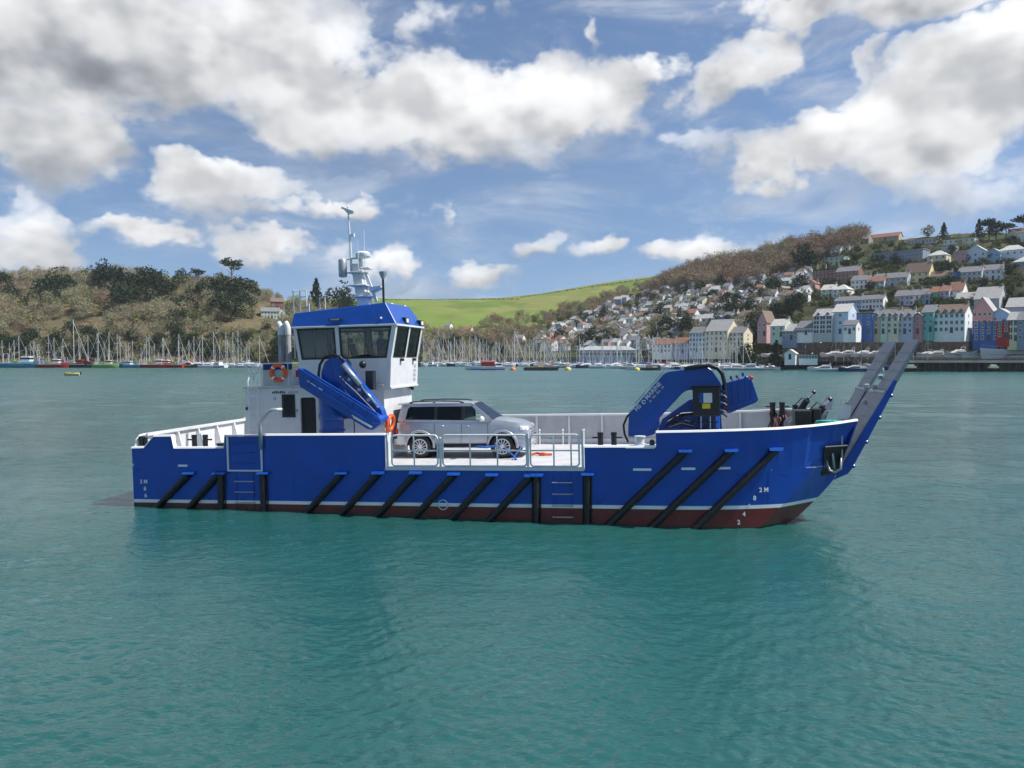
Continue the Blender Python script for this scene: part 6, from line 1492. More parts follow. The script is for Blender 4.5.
# --- upper rows
place(872, 904, 279, 288, 'row of pale cottages with dark roofs in the upper town', 'grey', 'slate', nx=6, ny=2, chim=2)
place(904, 926, 273, 283, 'pale yellow house with a tall bright yellow gable and chimney', 'yellow', 'brown', nx=4, ny=2, rh=5, d=9)
place(926, 947, 277, 283, 'cream low house beside the bright yellow gable', 'cream', 'brown', nx=3, ny=1)
place(947, 957, 273, 282, 'vivid turquoise blue house among grey cottages in the upper town', 'royal', 'slate', nx=1, ny=2, rtype='flat', chim=0)
place(957, 978, 273, 282, 'row of grey rendered cottages right of the vivid turquoise house', 'grey', 'slate', nx=5, ny=2, chim=2)
place(978, 998, 271, 281, 'pale blue cottages with a white gable in the upper town', 'pale_blue', 'slate', nx=4, ny=2)
place(873, 918, 252, 263, 'long flat-roofed grey apartment block high on the hill', 'slate_blue', 'pale_slate', nx=12, ny=3, rtype='flat', chim=0, d=10, name='apartment_block', rot=R(-50))
place(926, 943, 256, 266, 'cream hillside villa with wide light roof', 'cream', 'light', nx=3, ny=2, rtype='hip', chim=0)
place(952, 963, 252, 265, 'pink and cream split-colour villa in the top row', 'pink', 'light', nx=2, ny=2, rtype='flat', chim=0)
place(963, 983, 253, 264, 'sky blue gabled villa with a pale roof in the top row', 'pale_blue', 'light', nx=3, ny=2, frontgable=True, chim=0)
place(984, 997, 254, 265, 'blue weatherboard villa with white roof verge in the top row', 'sky', 'light', nx=2, ny=2, frontgable=True, chim=0)
place(997, 1020, 251, 265, 'wide pale blue villa with balcony in the top row', 'pale_blue', 'light', nx=4, ny=2, rtype='hip', chim=0)
place(1012, 1036, 262, 272, 'grey-green villa below the top row at the picture edge', 'slate_blue', 'light', nx=4, ny=2, rtype='hip', chim=0)
place(942, 970, 240, 250, 'large hilltop house with green balconies below the slim conifer', 'mint', 'slate', nx=6, ny=2, rtype='flat', chim=0)
place(932, 952, 247, 255, 'grey terraced building stepping down from the large hilltop house', 'grey', 'slate', nx=5, ny=1, rtype='flat', chim=0)
place(1006, 1026, 234, 243, 'white hilltop house with brown roof under the umbrella pines', 'white', 'brown', nx=2, ny=1, d=9)
place(866, 895, 238, 242, 'long red-roofed hilltop bungalow', 'beige', 'rust', nx=6, ny=1, chim=0)
place(853, 866, 240, 245, 'low stone hilltop bungalow beside the red-roofed one', 'stone', 'pale_slate', nx=3, ny=1, chim=0)
place(906, 932, 241, 245, 'long low grey hilltop terrace', 'grey', 'pale_slate', nx=8, ny=1, chim=0, rtype='flat')
place(812, 834, 271, 284, 'red brick terrace with a sunlit white parapet', 'brick', 'brown', nx=6, ny=3, chim=3, rtype='flat')
place(835, 856, 272, 285, 'dark brick terrace beside the red brick one', 'brick', 'slate', nx=6, ny=3, chim=2)
place(829, 838, 250, 256, 'white house with dark roof at the edge of the ridge wood', 'white', 'slate', nx=2, ny=2)
place(838, 847, 246, 252, 'cream gabled house at the edge of the ridge wood', 'cream', 'slate', nx=2, ny=1, frontgable=True)
place(823, 842, 258, 266, 'grey-green house with pale flat roof below the ridge wood', 'mint', 'light', nx=4, ny=2, rtype='flat', chim=0)
place(850, 866, 281, 290, 'white terraced pair right of the brick terraces', 'white', 'slate', nx=4, ny=2)
place(866, 882, 282, 290, 'pale blue terraced pair with rust roof', 'pale_blue', 'rust', nx=4, ny=2)
place(820, 832, 290, 298, 'mint house with a white gable below the brick terrace', 'mint', 'light', nx=2, ny=2)
place(832, 846, 290, 298, 'white hipped house below the brick terrace', 'white', 'light', nx=3, ny=2, rtype='hip', chim=0)
# --- around the quay, middle of the picture
place(757, 766, 322, 336, 'pink gabled house with red trim above the dark quay trees', 'pink', 'brown', nx=2, ny=2, frontgable=True, rh=4.5, chim=0, Y=318)
place(745, 757, 322, 333, 'white rough-walled house joined to the pink gabled house', 'white', 'brown', nx=3, ny=2)
place(738, 750, 316, 328, 'grey stone house with brown roof left of the pink gabled house', 'stone', 'brown', nx=2, ny=2, chim=2)
place(729, 743, 333, 346, 'cream quay building with a white hipped dormer', 'cream', 'slate', nx=4, ny=3, Y=330)
place(705, 727, 331, 352, 'large cream four-storey quay hotel with bright white gable', 'cream', 'pale_slate', Y=335, nx=5, ny=4, d=11, rh=5, chim=0, name='hotel', wh_=1.6)
place(689, 705, 333, 352, 'pale blue-white quay hotel wing with rows of dark windows', 'pale_blue', 'slate', Y=342, nx=5, ny=4, name='hotel', chim=0, wh_=1.6)
place(673, 688, 343.5, 353, 'low grey quay house left of the hotel wing', 'lilac', 'rust', nx=4, ny=2, Y=350)
place(652, 671, 344.5, 353, 'white quay house with rust roof', 'white', 'rust', nx=5, ny=2, Y=356)
place(727, 740, 325, 336, 'slate blue house behind the cream quay building', 'slate_blue', 'slate', nx=3, ny=2)
place(782, 796, 331, 340, 'dark slate-hung house with white windows above the quay wall', 'slate_blue', 'pale_slate', nx=4, ny=2, Y=302)
place(796, 812, 328, 335, 'low white house with blue window band above the quay wall', 'white', 'slate', nx=6, ny=1, Y=298)
place(770, 784, 326, 337, 'grey-green house with pale roof above the quay wall', 'mint', 'light', nx=2, ny=2, Y=306)
hut = place(784.5, 795, 353.5, 359.5, 'small white gabled hut on the quay', 'white', 'light', Y=281, nx=1, ny=1, frontgable=True, d=5, chim=0, door=True, side=False, rot=R(-30), foot=2)
place(799, 817, 355, 359.5, 'low white sheds with dark openings on the quay', 'white', 'slate', Y=281, nx=6, ny=1, rtype='flat', d=4, chim=0, door=False, side=False, rot=R(-20), foot=2, name='shed')
mb_ = place(578, 636, 350, 359, 'long low curved-roof marina building with a row of dark windows', 'slate_blue', 'pale_slate', Y=378, nx=16, ny=1, rtype='hip', d=9, chim=0, door=False, wh_=2.0, ww=1.8, rot=R(-12), rh=2.0, name='marina_building')
# --- the house on the wooded hill, seen left of the wheelhouse
def place_left(px0, px1, py_e, py_b, label, wall, roof, rot, **kw):
    p = cast((px0 + px1) / 2, py_b, fn=left_h)
    if p: house(p[0], p[1], p[2], rot, (px1 - px0) * p[1] / FPX, 7, (py_b - py_e) * p[1] / FPX, wall, roof, label=label, **kw)
place_left(262, 280, 312, 319, 'long pale green house on the wooded hill left of the wheelhouse', 'mint', 'slate', R(20), nx=6, ny=2, chim=0)
place_left(279, 286, 311, 318, 'white gable end of the hill house left of the wheelhouse', 'white', 'slate', R(20), nx=1, ny=2, frontgable=True)
place_left(272, 284, 302, 309, 'red-chimneyed house above the pale green one on the wooded hill', 'brick', 'brown', R(20), nx=3, ny=1, chim=2)
def place_far(px, py, w, h, label, wall, roof, **kw):
    p = cast(px, py, 440, fn=far_h)
    if p: house(p[0], p[1], p[2], R(-20), w, 7, h, wall, roof, label=label, **kw)
place_far(464, 336, 12, 5, 'lone cream house with orange roof among bare trees below the pasture', 'cream', 'rust', nx=3, ny=1)
place_far(447, 332, 5, 5, 'tiny white cottage at the edge of the pasture', 'white', 'slate', nx=1, ny=1)
place_far(516, 345, 10, 5, 'small white house behind the middle masts', 'white', 'slate', nx=2, ny=1)
# --- the many small houses of the town
rh_ = random.Random(29)
TAKEN = [(813, 300, 1040, 345)]
def free(px, py, w):
    if px > 812 and (py > 286 or px > 862): return False
    return True
GL = {'white': 'small white house', 'cream': 'small cream house', 'grey': 'small grey house', 'pale_blue': 'small pale blue house', 'stone': 'small stone house', 'beige': 'small beige house', 'lilac': 'small lilac house', 'mint': 'small mint green house', 'pink': 'small pink house', 'slate_blue': 'small slate blue house', 'sky': 'small sky blue house'}
rows = [(536, 352, 686, 351), (536, 347.5, 688, 344), (537, 343, 688, 337.5), (538, 338.5, 690, 331.5), (540, 334, 735, 325.5), (545, 329.5, 735, 319.5), (550, 325, 752, 313.5), (562, 320.5, 800, 308), (580, 315, 805, 303), (606, 308, 812, 298), (622, 302, 812, 293), (636, 297, 815, 288), (646, 292, 815, 283.5), (655, 288, 812, 279)]
used = []
for ri, (x0, y0, x1, y1) in enumerate(rows):
    x = x0 + rh_.random() * 4
    while x < x1:
        t = (x - x0) / (x1 - x0); py = y0 + (y1 - y0) * t + rh_.uniform(-2.0, 2.0); wpx = rh_.uniform(6.5, 11) if py > 318 else rh_.uniform(5.5, 9.5)
        if free(x, py, wpx) and rh_.random() < .86:
            p = cast(x, py, fn=right_h)
            if p:
                wall = rh_.choice(['white'] * 11 + ['cream', 'grey', 'grey', 'pale_blue', 'pale_blue', 'stone', 'beige', 'lilac', 'mint', 'pink', 'slate_blue', 'sky'])
                roof = rh_.choice(['slate', 'slate', 'pale_slate', 'pale_slate', 'pale_slate', 'slate', 'brown', 'rust'])
                fg = rh_.random() < .3; w = wpx * p[1] / FPX * .92; band = 'low behind' if ri < 4 else ('midway up behind' if ri < 9 else 'high above')
                lm = 'the long marina building' if x < 600 else 'the rust-roofed quay house' if x < 672 else 'the cream quay hotel' if x < 735 else 'the pink gabled house' if x < 775 else 'the quay wall'
                rn = {'slate': 'dark slate', 'pale_slate': 'pale slate', 'brown': 'brown', 'rust': 'red'}[roof]
                house(p[0], p[1], p[2], ROT + rh_.uniform(-.35, .3), w, rh_.uniform(5, 7.5), rh_.uniform(3.8, 5.6), wall, roof, label='%s with %s %s roof %s %s' % (GL[wall], 'front-gabled' if fg else 'long', rn, band, lm), group='small houses %s %s' % (band, lm),
                      nx=2 if w < 7 else 3, ny=2, frontgable=fg, chim=1 if rh_.random() < .6 else 0, door=False, side=rh_.random() < .6)
                used.append((x, py))
        x += wpx * rh_.uniform(1.0, 1.25)
print('small houses', len(used))
# gardens: shrubs and trees between the houses
rg = random.Random(31); ns = 0
for k in range(2300):
    px, py = rg.uniform(536, 1060), rg.uniform(236, 350)
    lim = np.interp(px, [536, 600, 660, 720, 800, 850, 1060], [335, 312, 296, 288, 276, 246, 240])
    if py < lim: continue
    if px > 800 and 309 < py < 334: continue
    p = cast(px, py, fn=right_h)
    if not p: continue
    kd = rg.choice(['bush', 'bush', 'bush', 'bush', 'bush', 'bare', 'pine', 'bush'])
    s = rg.uniform(.5, 1.05) * (1.0 if kd == 'bush' else .55)
    lab = None
    put_tree(kd, p[0], p[1], p[2] - .3, s, rg.random() * 6.28, None, None, None, rg)
for k in range(420):
    px, py = rg.uniform(538, 800), rg.uniform(290, 352)
    if py < np.interp(px, [536, 600, 660, 720, 800], [335, 314, 298, 290, 283]): continue
    p = cast(px, py, fn=right_h)
    if p: put_tree(rg.choice(['bush', 'bush', 'olive', 'pine', 'bare']), p[0], p[1], p[2] - .3, rg.uniform(.55, .95), rg.random() * 6.28, None, None, None, rg)
names = {'bare': 'bare_woods', 'brown': 'brown_woods', 'olive': 'olive_woods', 'pine': 'evergreen_woods', 'bush': 'shrubbery', 'stone_pine': 'pine_woods', 'conifer': 'conifer_woods'}
labs = {'bare': 'mass of leafless grey-brown trees covering the hills', 'brown': 'mass of leafless brown trees on the ridge and hillsides', 'olive': 'olive green budding trees scattered through the woods', 'pine': 'dark evergreen undergrowth scattered through the woods', 'bush': 'green garden shrubbery between the houses'}
for kd, L in STUFF.items():
    me = tri_mesh(names[kd], np.concatenate(L), KIND[kd][0][2].materials[0]); tag(inst(me, names[kd]), labs.get(kd, 'trees of the far woods'), kind='stuff')
# --- retaining wall and quay
mat('quay_stone', (.14, .115, .10), .9, var=.3, scale=.5, space='World', dirt=((.05, .055, .03), .7, .4))
mat('pier_timber', (.055, .05, .045), .85, var=.3, scale=.8, space='World')
mat('concrete', (.32, .31, .29), .85, var=.15, scale=.4, space='World')
def along(px0, px1, off):
    """points on a line parallel to the town shore, off metres inland"""
    out = []
    for px in (px0, px1):
        u = (px - 512) / FPX; Y = (435 + off * S2) / (1 + u); out.append((u * Y, Y))
    return out
def wall_along(name, px0, px1, off, z0, z1, th, m, label, cat='wall', n=18):
    (xa, ya), (xb, yb) = along(px0, px1, off); root = empty(name, (xa, ya, 0)); d = Vector((xb - xa, yb - ya, 0)); L = d.length; d.normalize(); nn = Vector((1, 1, 0)).normalized()
    for i in range(n):
        a, b = d * (L * i / n + .03), d * (L * (i + 1) / n - .03); mb = MB()
        mb.hexa([a + Vector((0, 0, z0)), b + Vector((0, 0, z0)), b + nn * th + Vector((0, 0, z0)), a + nn * th + Vector((0, 0, z0)), a + Vector((0, 0, z1)), b + Vector((0, 0, z1)), b + nn * th + Vector((0, 0, z1)), a + nn * th + Vector((0, 0, z1))]); mb.build('wall_panel', m, root)
        if i % 2 == 0:
            mb = MB(); c = a - nn * .5; mb.hexa([c + Vector((0, 0, z0)), c + d * .9 + Vector((0, 0, z0)), c + d * .9 + nn * .49 + Vector((0, 0, z0)), c + nn * .49 + Vector((0, 0, z0)), c + Vector((0, 0, z1 - .5)), c + d * .9 + Vector((0, 0, z1 - .5)), c + d * .9 + nn * .49 + Vector((0, 0, z1 - .3)), c + nn * .49 + Vector((0, 0, z1 - .3))]); mb.build('buttress', m, root)
    return tag(root, label, cat)
wall_along('retaining_wall', 783, 968, 14.5, 3.5, 13.3, 1.2, M_['quay_stone'], 'tall dark stone retaining wall below the coloured front row of houses', n=22)
wall_along('quay_wall', 560, 1150, -.8, -3.2, 4.7, 1.5, M_['quay_stone'], 'low dark quay wall at the foot of the town', n=40)
# ---------------------------------------------------------------- boats in the marinas
for nm, c in (('hull_white', (.68, .69, .70)), ('hull_navy', (.02, .035, .10)), ('hull_red', (.38, .025, .02)), ('hull_green', (.22, .36, .12)), ('hull_cyan', (.05, .25, .40)), ('hull_black', (.02, .02, .022)), ('hull_cream', (.60, .53, .35)), ('canvas_blue', (.03, .07, .25)), ('canvas_red', (.30, .03, .035)), ('canvas_grey', (.30, .32, .34)), ('boat_window', (.02, .024, .03)), ('wood_trim', (.30, .19, .10)), ('buoy_yellow', (.70, .52, .12)), ('buoy_orange', (.65, .20, .05))):
    mat(nm, c, .4, var=.08)
mat('alloy_mast', (.62, .63, .62), .45, metal=.2, var=.05)
mat('dark_mast', (.30, .26, .2), .6, var=.1)
def hull_mb(L, B, fb, rise=.35, bow=.42):
    """pointed-bow hull, x forward"""
    mb = MB(); rows = []
    for i in range(13):
        t = i / 12; x = -L / 2 + L * t
        b = B / 2 * (min(1, .72 + .9 * t) if t < .32 else math.cos(max(0, (t - .45) / .55) ** 1.5 * math.pi / 2) ** .8 if t > .45 else 1.0)
        b = max(b, .03); zt = fb * (1 + rise * t * t); xo = bow * L * .12 * max(0, t - .75) * 4
        rows.append([(x - xo, 0, -.35), (x - xo * .6, b * .55, -.3), (x, b * .95, fb * .35), (x + xo * .2, b, zt), (x + xo * .2, b * .9, zt + .02), (x, 0, zt + .05), (x + xo * .2, -b * .9, zt + .02), (x + xo * .2, -b, zt), (x, -b * .95, fb * .35), (x - xo * .6, -b * .55, -.3)])
    n = 10; vs = [p for r in rows for p in r]
    fs = [(i * n + j, i * n + (j + 1) % n, (i + 1) * n + (j + 1) % n, (i + 1) * n + j) for i in range(12) for j in range(n)] + [tuple(range(n - 1, -1, -1)), tuple(range(12 * n, 13 * n))]
    return mb.add(vs, fs)
def cabin_mb(x0, x1, w, z0, z1, rake=.5):
    mb = MB(); return mb.hexa([(x0, -w, z0), (x1, -w * .8, z0), (x1, w * .8, z0), (x0, w, z0), (x0 + .1, -w * .85, z1), (x1 - rake, -w * .65, z1), (x1 - rake, w * .65, z1), (x0 + .1, w * .85, z1)])
def yacht_template(L, mast, hullm, sailcover, name='sailing_yacht'):
    r = bpy.data.objects.new(name, None); COL.objects.link(r)
    hull_mb(L, L * .31, .95).build('hull', M_[hullm], r, smooth=True, auto=40)
    cb_ = cabin_mb(-L * .12, L * .24, L * .10, 1.0, 1.55, .8).build('cabin', M_['hull_white'], r)
    mb = MB(); mb.box(-L * .08, L * .16, -L * .094, L * .094, 1.22, 1.42); mb.build('cabin_window', M_['boat_window'], cb_)
    mx_ = L * .08
    mb = MB(); mb.tube([(mx_, 0, .9), (mx_, 0, mast)], [.12, .09], 6); m_ = mb.build('mast', M_['alloy_mast'], r)
    mb = MB(); 
    for zz in (.45, .72): mb.tube([(mx_, -L * .10, mast * zz), (mx_, L * .10, mast * zz)], .04, 4)
    mb.build('spreader', M_['alloy_mast'], m_)
    mb = MB(); mb.tube([(mx_, 0, 1.9), (mx_ - L * .40, 0, 1.95)], [.09, .09], 6); mb.build('boom', M_['alloy_mast'], r)
    mb = MB(); mb.tube([(mx_ - .2, 0, 2.05), (mx_ - L * .2, 0, 2.2), (mx_ - L * .39, 0, 2.08)], [.22, .2, .12], 6); mb.build('sail_cover', M_[sailcover], r, smooth=True)
    mb = MB(); mb.tube([(L * .47, 0, 1.35), (mx_, 0, mast * .95)], .05, 4); mb.tube([(-L * .48, 0, 1.0), (mx_, 0, mast * .99)], .018, 3); mb.build('stay', M_['alloy_mast'], r)
    mb = MB(); mb.tube([(-L * .3, -L * .13, 1.0), (-L * .28, -L * .12, 1.9), (-L * .12, -L * .1, 2.0), (-L * .12, L * .1, 2.0), (-L * .28, L * .12, 1.9), (-L * .3, L * .13, 1.0)], .16, 5); mb.build('spray_hood', M_[sailcover], r)
    return r
def motor_template(L, hullm, name='motor_boat', fly=False):
    r = bpy.data.objects.new(name, None); COL.objects.link(r)
    hull_mb(L, L * .33, 1.15, .45).build('hull', M_[hullm], r, smooth=True, auto=40)
    mb = MB(); mb.box(-L * .48, L * .2, -L * .168, L * .168, .42, .55); mb.build('hull_stripe', M_['canvas_blue'], r)
    c = cabin_mb(-L * .25, L * .30, L * .125, 1.2, 2.05, L * .18).build('cabin', M_['hull_white'], r, bevel=.06)
    mb = MB(); mb.hexa([(-L * .2, -L * .124, 1.45), (L * .2, -L * .112, 1.45), (L * .2, L * .112, 1.45), (-L * .2, L * .124, 1.45), (-L * .2, -L * .117, 1.85), (L * .12, -L * .103, 1.85), (L * .12, L * .103, 1.85), (-L * .2, L * .117, 1.85)]); mb.build('cabin_window', M_['boat_window'], c)
    mb = MB(); mb.hexa([(-L * .25, -L * .11, 2.06), (L * .08, -L * .09, 2.06), (L * .08, L * .09, 2.06), (-L * .25, L * .11, 2.06), (-L * .22, -L * .10, 2.75 if fly else 2.5), (L * .0, -L * .08, 2.75 if fly else 2.5), (L * .0, L * .08, 2.75 if fly else 2.5), (-L * .22, L * .10, 2.75 if fly else 2.5)]); mb.build('flybridge', M_['hull_white'], r, bevel=.05)
    mb = MB(); mb.tube([(-L * .2, -L * .1, 2.4), (-L * .24, -L * .1, 3.3), (-L * .24, L * .1, 3.3), (-L * .2, L * .1, 2.4)], .08, 5); mb.tube([(-L * .24, 0, 3.3), (-L * .25, 0, 4.2)], .03, 4); mb.build('radar_arch', M_['hull_white'], r)
    mb = MB(); mb.tube([(L * .1, -L * .14, 1.4), (L * .3, -L * .11, 1.9), (L * .46, -L * .03, 2.2), (L * .46, L * .03, 2.2), (L * .3, L * .11, 1.9), (L * .1, L * .14, 1.4)], .03, 4); mb.build('bow_rail', M_['alloy_mast'], r)
    return r
def trawler_template(L, hullm, top, name='fishing_boat'):
    r = bpy.data.objects.new(name, None); COL.objects.link(r)
    hull_mb(L, L * .32, 1.7, .5).build('hull', M_[hullm], r, smooth=True, auto=40)
    mb = MB(); mb.box(-L * .42, L * .3, -L * .162, L * .162, 1.55, 1.7); mb.build('rubbing_strake', M_['hull_white'], r)
    c = MB().box(L * .02, L * .22, -L * .10, L * .10, 1.7, 4.0).build('wheelhouse', M_[top], r, bevel=.08)
    mb = MB(); mb.box(L * .015, L * .226, -L * .103, L * .103, 3.0, 3.6); mb.build('wheelhouse_window', M_['boat_window'], c)
    mb = MB(); mb.tube([(L * .1, 0, 4.0), (L * .1, 0, 7.5)], .09, 6); mb.tube([(L * .1, 0, 6.5), (-L * .2, 0, 5.0)], .05, 5); mb.build('mast', M_['alloy_mast'], r)
    mb = MB(); mb.tube([(-L * .36, -L * .12, 1.6), (-L * .36, -L * .1, 5.0), (-L * .36, L * .1, 5.0), (-L * .36, L * .12, 1.6)], .12, 5); mb.build('gantry', M_['alloy_mast'], r)
    mb = MB(); mb.lathe([(.7, -1.0), (.7, -.9), (.35, -.89), (.35, .89), (.7, .9), (.7, 1.0)], (-L * .18, 0, 2.4), 'y', 12); mb.build('net_drum', M_['hull_green'], r)
    return r
TEMPL = []
def tree_put(t, X, Y, rot, label, cat, group=None, z=0.0, s=1.0, fresh={}):
    o = t if t.name not in fresh else copy_tree(t)
    fresh.setdefault(t.name, 1)
    o.location = (X, Y, z); o.rotation_euler = (0, 0, rot); o.scale = (s, s, s)
    for k in ('label', 'category', 'group'):
        if k in o: del o[k]
    return tag(o, label, cat, group)
YT = [yacht_template(10.5, 13.5, 'hull_white', 'canvas_blue'), yacht_template(9.0, 11.5, 'hull_white', 'canvas_grey'), yacht_template(12.0, 15.5, 'hull_navy', 'canvas_blue'), yacht_template(11.0, 14.5, 'hull_white', 'canvas_red')]
YD = ['white sailing yacht with blue sail cover', 'small white sailing yacht with grey sail cover', 'navy sailing yacht with blue sail cover', 'white sailing yacht with red sail cover']
MT = [motor_template(9.5, 'hull_white'), motor_template(12.5, 'hull_white', fly=True), motor_template(11.0, 'hull_navy')]
MD = ['white cabin cruiser', 'large white flybridge cruiser', 'navy-hulled cabin cruiser']
ry = random.Random(77)
def yachts(spots, where, group):
    for (px, Y, s, k) in spots:
        rot = ry.choice([0, math.pi]) + ry.uniform(-.5, .5); tree_put(YT[k], wx(px, Y), Y, rot, '%s %s' % (YD[k], where), 'yacht', group, 0, s)
# wooded-hill marina
tree_put(YT[2], wx(71, 356), 356, .2, 'tall-masted navy sailing yacht, the highest mast under the wooded hill', 'yacht', None, 0, 1.42)
sp = []
for px in [8, 22, 38, 42, 50, 62, 83, 90, 97, 104, 112, 118, 126, 134, 140, 145, 153, 157, 166, 171, 176, 183, 187, 192, 197, 206, 211, 216, 221, 230, 238, 241, 244, 247, 251, 258, 3, 15, 28, 33, 46, 57, 66, 76, 101, 109, 122, 130, 149, 161, 180, 202, 226, 234]:
    sp.append((px + ry.uniform(-1.5, 1.5), ry.uniform(352, 373), ry.uniform(.75, 1.12), ry.choice([0, 0, 1, 1, 2, 3])))
yachts(sp, 'moored under the wooded hill', 'yachts moored under the wooded hill')
# middle marina, a forest of masts
sp = []
for i in range(72):
    sp.append((419 + i * 1.92 + ry.uniform(-1, 1), ry.choice([392, 404, 416, 430, 442]) + ry.uniform(-3, 3), ry.uniform(.85, 1.2), ry.choice([0, 0, 1, 1, 2, 3])))
yachts(sp, 'in the dense mast forest below the pasture', 'yachts in the middle marina')
# town marina
def shore_pt(px, off):
    u = (px - 512) / FPX; Y = (435 + off * S2) / (1 + u); return u * Y, Y
sp = []
for i in range(74):
    px = 540 + i * 2.75 + ry.uniform(-2, 2); X, Y = shore_pt(px, ry.choice([-12, -24, -38])); sp.append((px, Y, ry.uniform(.8, 1.1), ry.choice([0, 0, 1, 1, 3])))
yachts(sp, 'in the town marina below the houses', 'yachts in the town marina')
for i in range(26):
    px = 556 + i * 7.6 + ry.uniform(-3, 3); X, Y = shore_pt(px, -50 + ry.uniform(-3, 3)); k = ry.choice([0, 0, 1, 2]); tree_put(MT[k], X, Y, ry.uniform(-.6, .6) + ry.choice([0, math.pi]), '%s berthed on the outer pontoon of the town marina' % MD[k], 'motor boat', 'motor boats on the town marina pontoon', 0, ry.uniform(.7, .95))
for i in range(18):
    px = 421 + i * 7.4 + ry.uniform(-2, 2); k = ry.choice([0, 0, 1, 2]); tree_put(MT[k], wx(px, 384), 384 + ry.uniform(-4, 4), ry.uniform(-.4, .4) + ry.choice([0, math.pi]), '%s before the mast forest below the pasture' % MD[k], 'motor boat', 'motor boats before the middle marina', 0, ry.uniform(.7, 1.0))
for i in range(12):
    px = 188 + i * 6.2 + ry.uniform(-2, 2); k = ry.choice([0, 0, 1, 2]); tree_put(MT[k], wx(px, 350), 350 + ry.uniform(-4, 4), ry.uniform(-.4, .4) + ry.choice([0, math.pi]), '%s between the red fishing boats and the workboat stern' % MD[k], 'motor boat', 'motor boats under the wooded hill', 0, ry.uniform(.7, .95))
for i in range(13):
    px = 700 + i * 6.2 + ry.uniform(-2, 2); X, Y = shore_pt(px, -36 + ry.uniform(-3, 3)); k = ry.choice([0, 0, 1]); tree_put(MT[k], X, Y, R(-60) + ry.uniform(-.3, .3), '%s in the short row of tenders before the quay hut' % MD[k], 'motor boat', 'motor boats before the quay hut', 0, ry.uniform(.5, .7))
# single boats that stand out
tree_put(MT[1], wx(823, 262), 262, R(170), 'white sports cruiser with raked dark windows, left of two at the quay by the ramp', 'motor boat', None, 0, .8)
tree_put(MT[2], wx(853, 258), 258, R(172), 'dark-sided white-topped cruiser next to the raised bow ramp', 'motor boat', None, 0, .85)
tree_put(MT[0], wx(870, 266), 266, R(150), 'small white cruiser partly behind the raised bow ramp', 'motor boat', None, 0, .9)
for i, (px, py, k, s, lab) in enumerate(((748, 358, 1, .55, 'white cruiser ashore beside the dark quay trees'), (772, 358, 1, .55, 'white cruiser ashore left of the white quay hut'), (832, 357, 1, .62, 'white flybridge boat laid up on the quay under the blue house'), (847, 356, 0, .8, 'white yacht hull laid up on the quay under the bright blue house'), (862, 356, 0, .75, 'white boat laid up on the quay left of the ramp'),
        (874, 356, 0, .7, 'white boat laid up on the quay just behind the ramp'), (926, 355.5, 0, .6, 'white boat on the quay under the teal house'), (935, 355, 1, .62, 'white flybridge boat on the quay under the big white terrace'), (957, 355, 0, .8, 'low white boat on the quay right of the white terrace'), (983, 354, 1, .85, 'white cruiser with red-trimmed flybridge on the quay under the royal blue house'), (1010, 354, 1, 1.35, 'long white motor yacht on the quay at the picture edge'), (1003, 357, 0, .9, 'white launch in front of the long motor yacht'), (1020, 357, 0, .7, 'small white launch at the picture edge of the quay'))):
    X, Y = shore_pt(px, 4.0); tree_put(MT[k], X, Y, R(178) if i % 2 else R(190), lab, 'motor boat', None, 4.75, s * 1.4)
for i, (px, k) in enumerate(((838, 0), (846, 3), (863, 1), (884, 0), (897, 2), (929, 0), (914, 1))):
    X, Y = shore_pt(px, -8); tree_put(YT[k], X, Y, R(160 + 10 * i), '%s below the quay wall, %s from the hut' % (YD[k], ['first', 'second', 'third', 'fourth', 'fifth', 'sixth', 'seventh'][i]), 'yacht', 'yachts along the dark quay wall', 0, 1.0)
TW = [trawler_template(14, 'hull_red', 'hull_white'), trawler_template(15, 'hull_cyan', 'hull_white'), trawler_template(14, 'hull_black', 'hull_red'), trawler_template(13, 'hull_green', 'hull_cream')]
for (k, px, Y, rot, s, lab) in ((1, 22, 345, .1, 1.25, 'cyan-hulled fishing boat with tall white bridge moored under the wooded hill'), (2, 40, 348, 3.0, .8, 'dark fishing boat with red wheelhouse moored under the wooded hill'), (0, 53, 343, .1, .95, 'red fishing boat with cream awning moored under the wooded hill'), (2, 77, 346, .1, .9, 'black fishing boat with red wheelhouse near the tallest mast'), (2, 90, 347, 3.1, .75, 'small black fishing boat with red deckhouse beside the green one'), (3, 106, 342, .1, .85, 'lime green fishing boat moored under the wooded hill'), (1, 132, 345, 3.1, .75, 'small cyan fishing boat left of the red pair'), (0, 156, 341, .1, .9, 'red fishing boat, left of the red pair'), (0, 170, 342, 3.1, .85, 'red fishing boat, right of the red pair'), (2, 186, 345, .1, .6, 'small dark fishing boat with red wheelhouse right of the red pair')):
    tree_put(TW[k], wx(px, Y), Y, rot, lab, 'fishing boat', None, 0, s)
# passenger launch with red canopy, dredger, big yacht, tender and buoys
pl = empty('passenger_launch', (wx(485, 290), 290, 0), (0, 0, R(184)))
hull_mb(15, 3.8, 1.2, .4).build('hull', M_['hull_white'], pl, smooth=True, auto=40)
mb = MB(); mb.box(-7, 5.5, -1.93, 1.93, .1, .45); mb.build('boot_top', M_['canvas_blue'], pl)
mb = MB(); mb.box(-3.6, 1.4, -1.5, 1.5, 1.25, 2.9); mb.prism([(-1.7, 2.9), (1.7, 2.9), (1.2, 3.3), (-1.2, 3.3)], 'x', -3.8, 1.6); mb.build('canopy', M_['canvas_red'], pl)
mb = MB(); mb.box(-6.4, -3.9, -1.3, 1.3, 1.25, 2.6); mb.build('wheelhouse', M_['hull_white'], pl, bevel=.1)
mb = MB(); mb.box(-6.1, -4.2, -1.33, 1.33, 1.8, 2.35); mb.build('window', M_['boat_window'], pl)
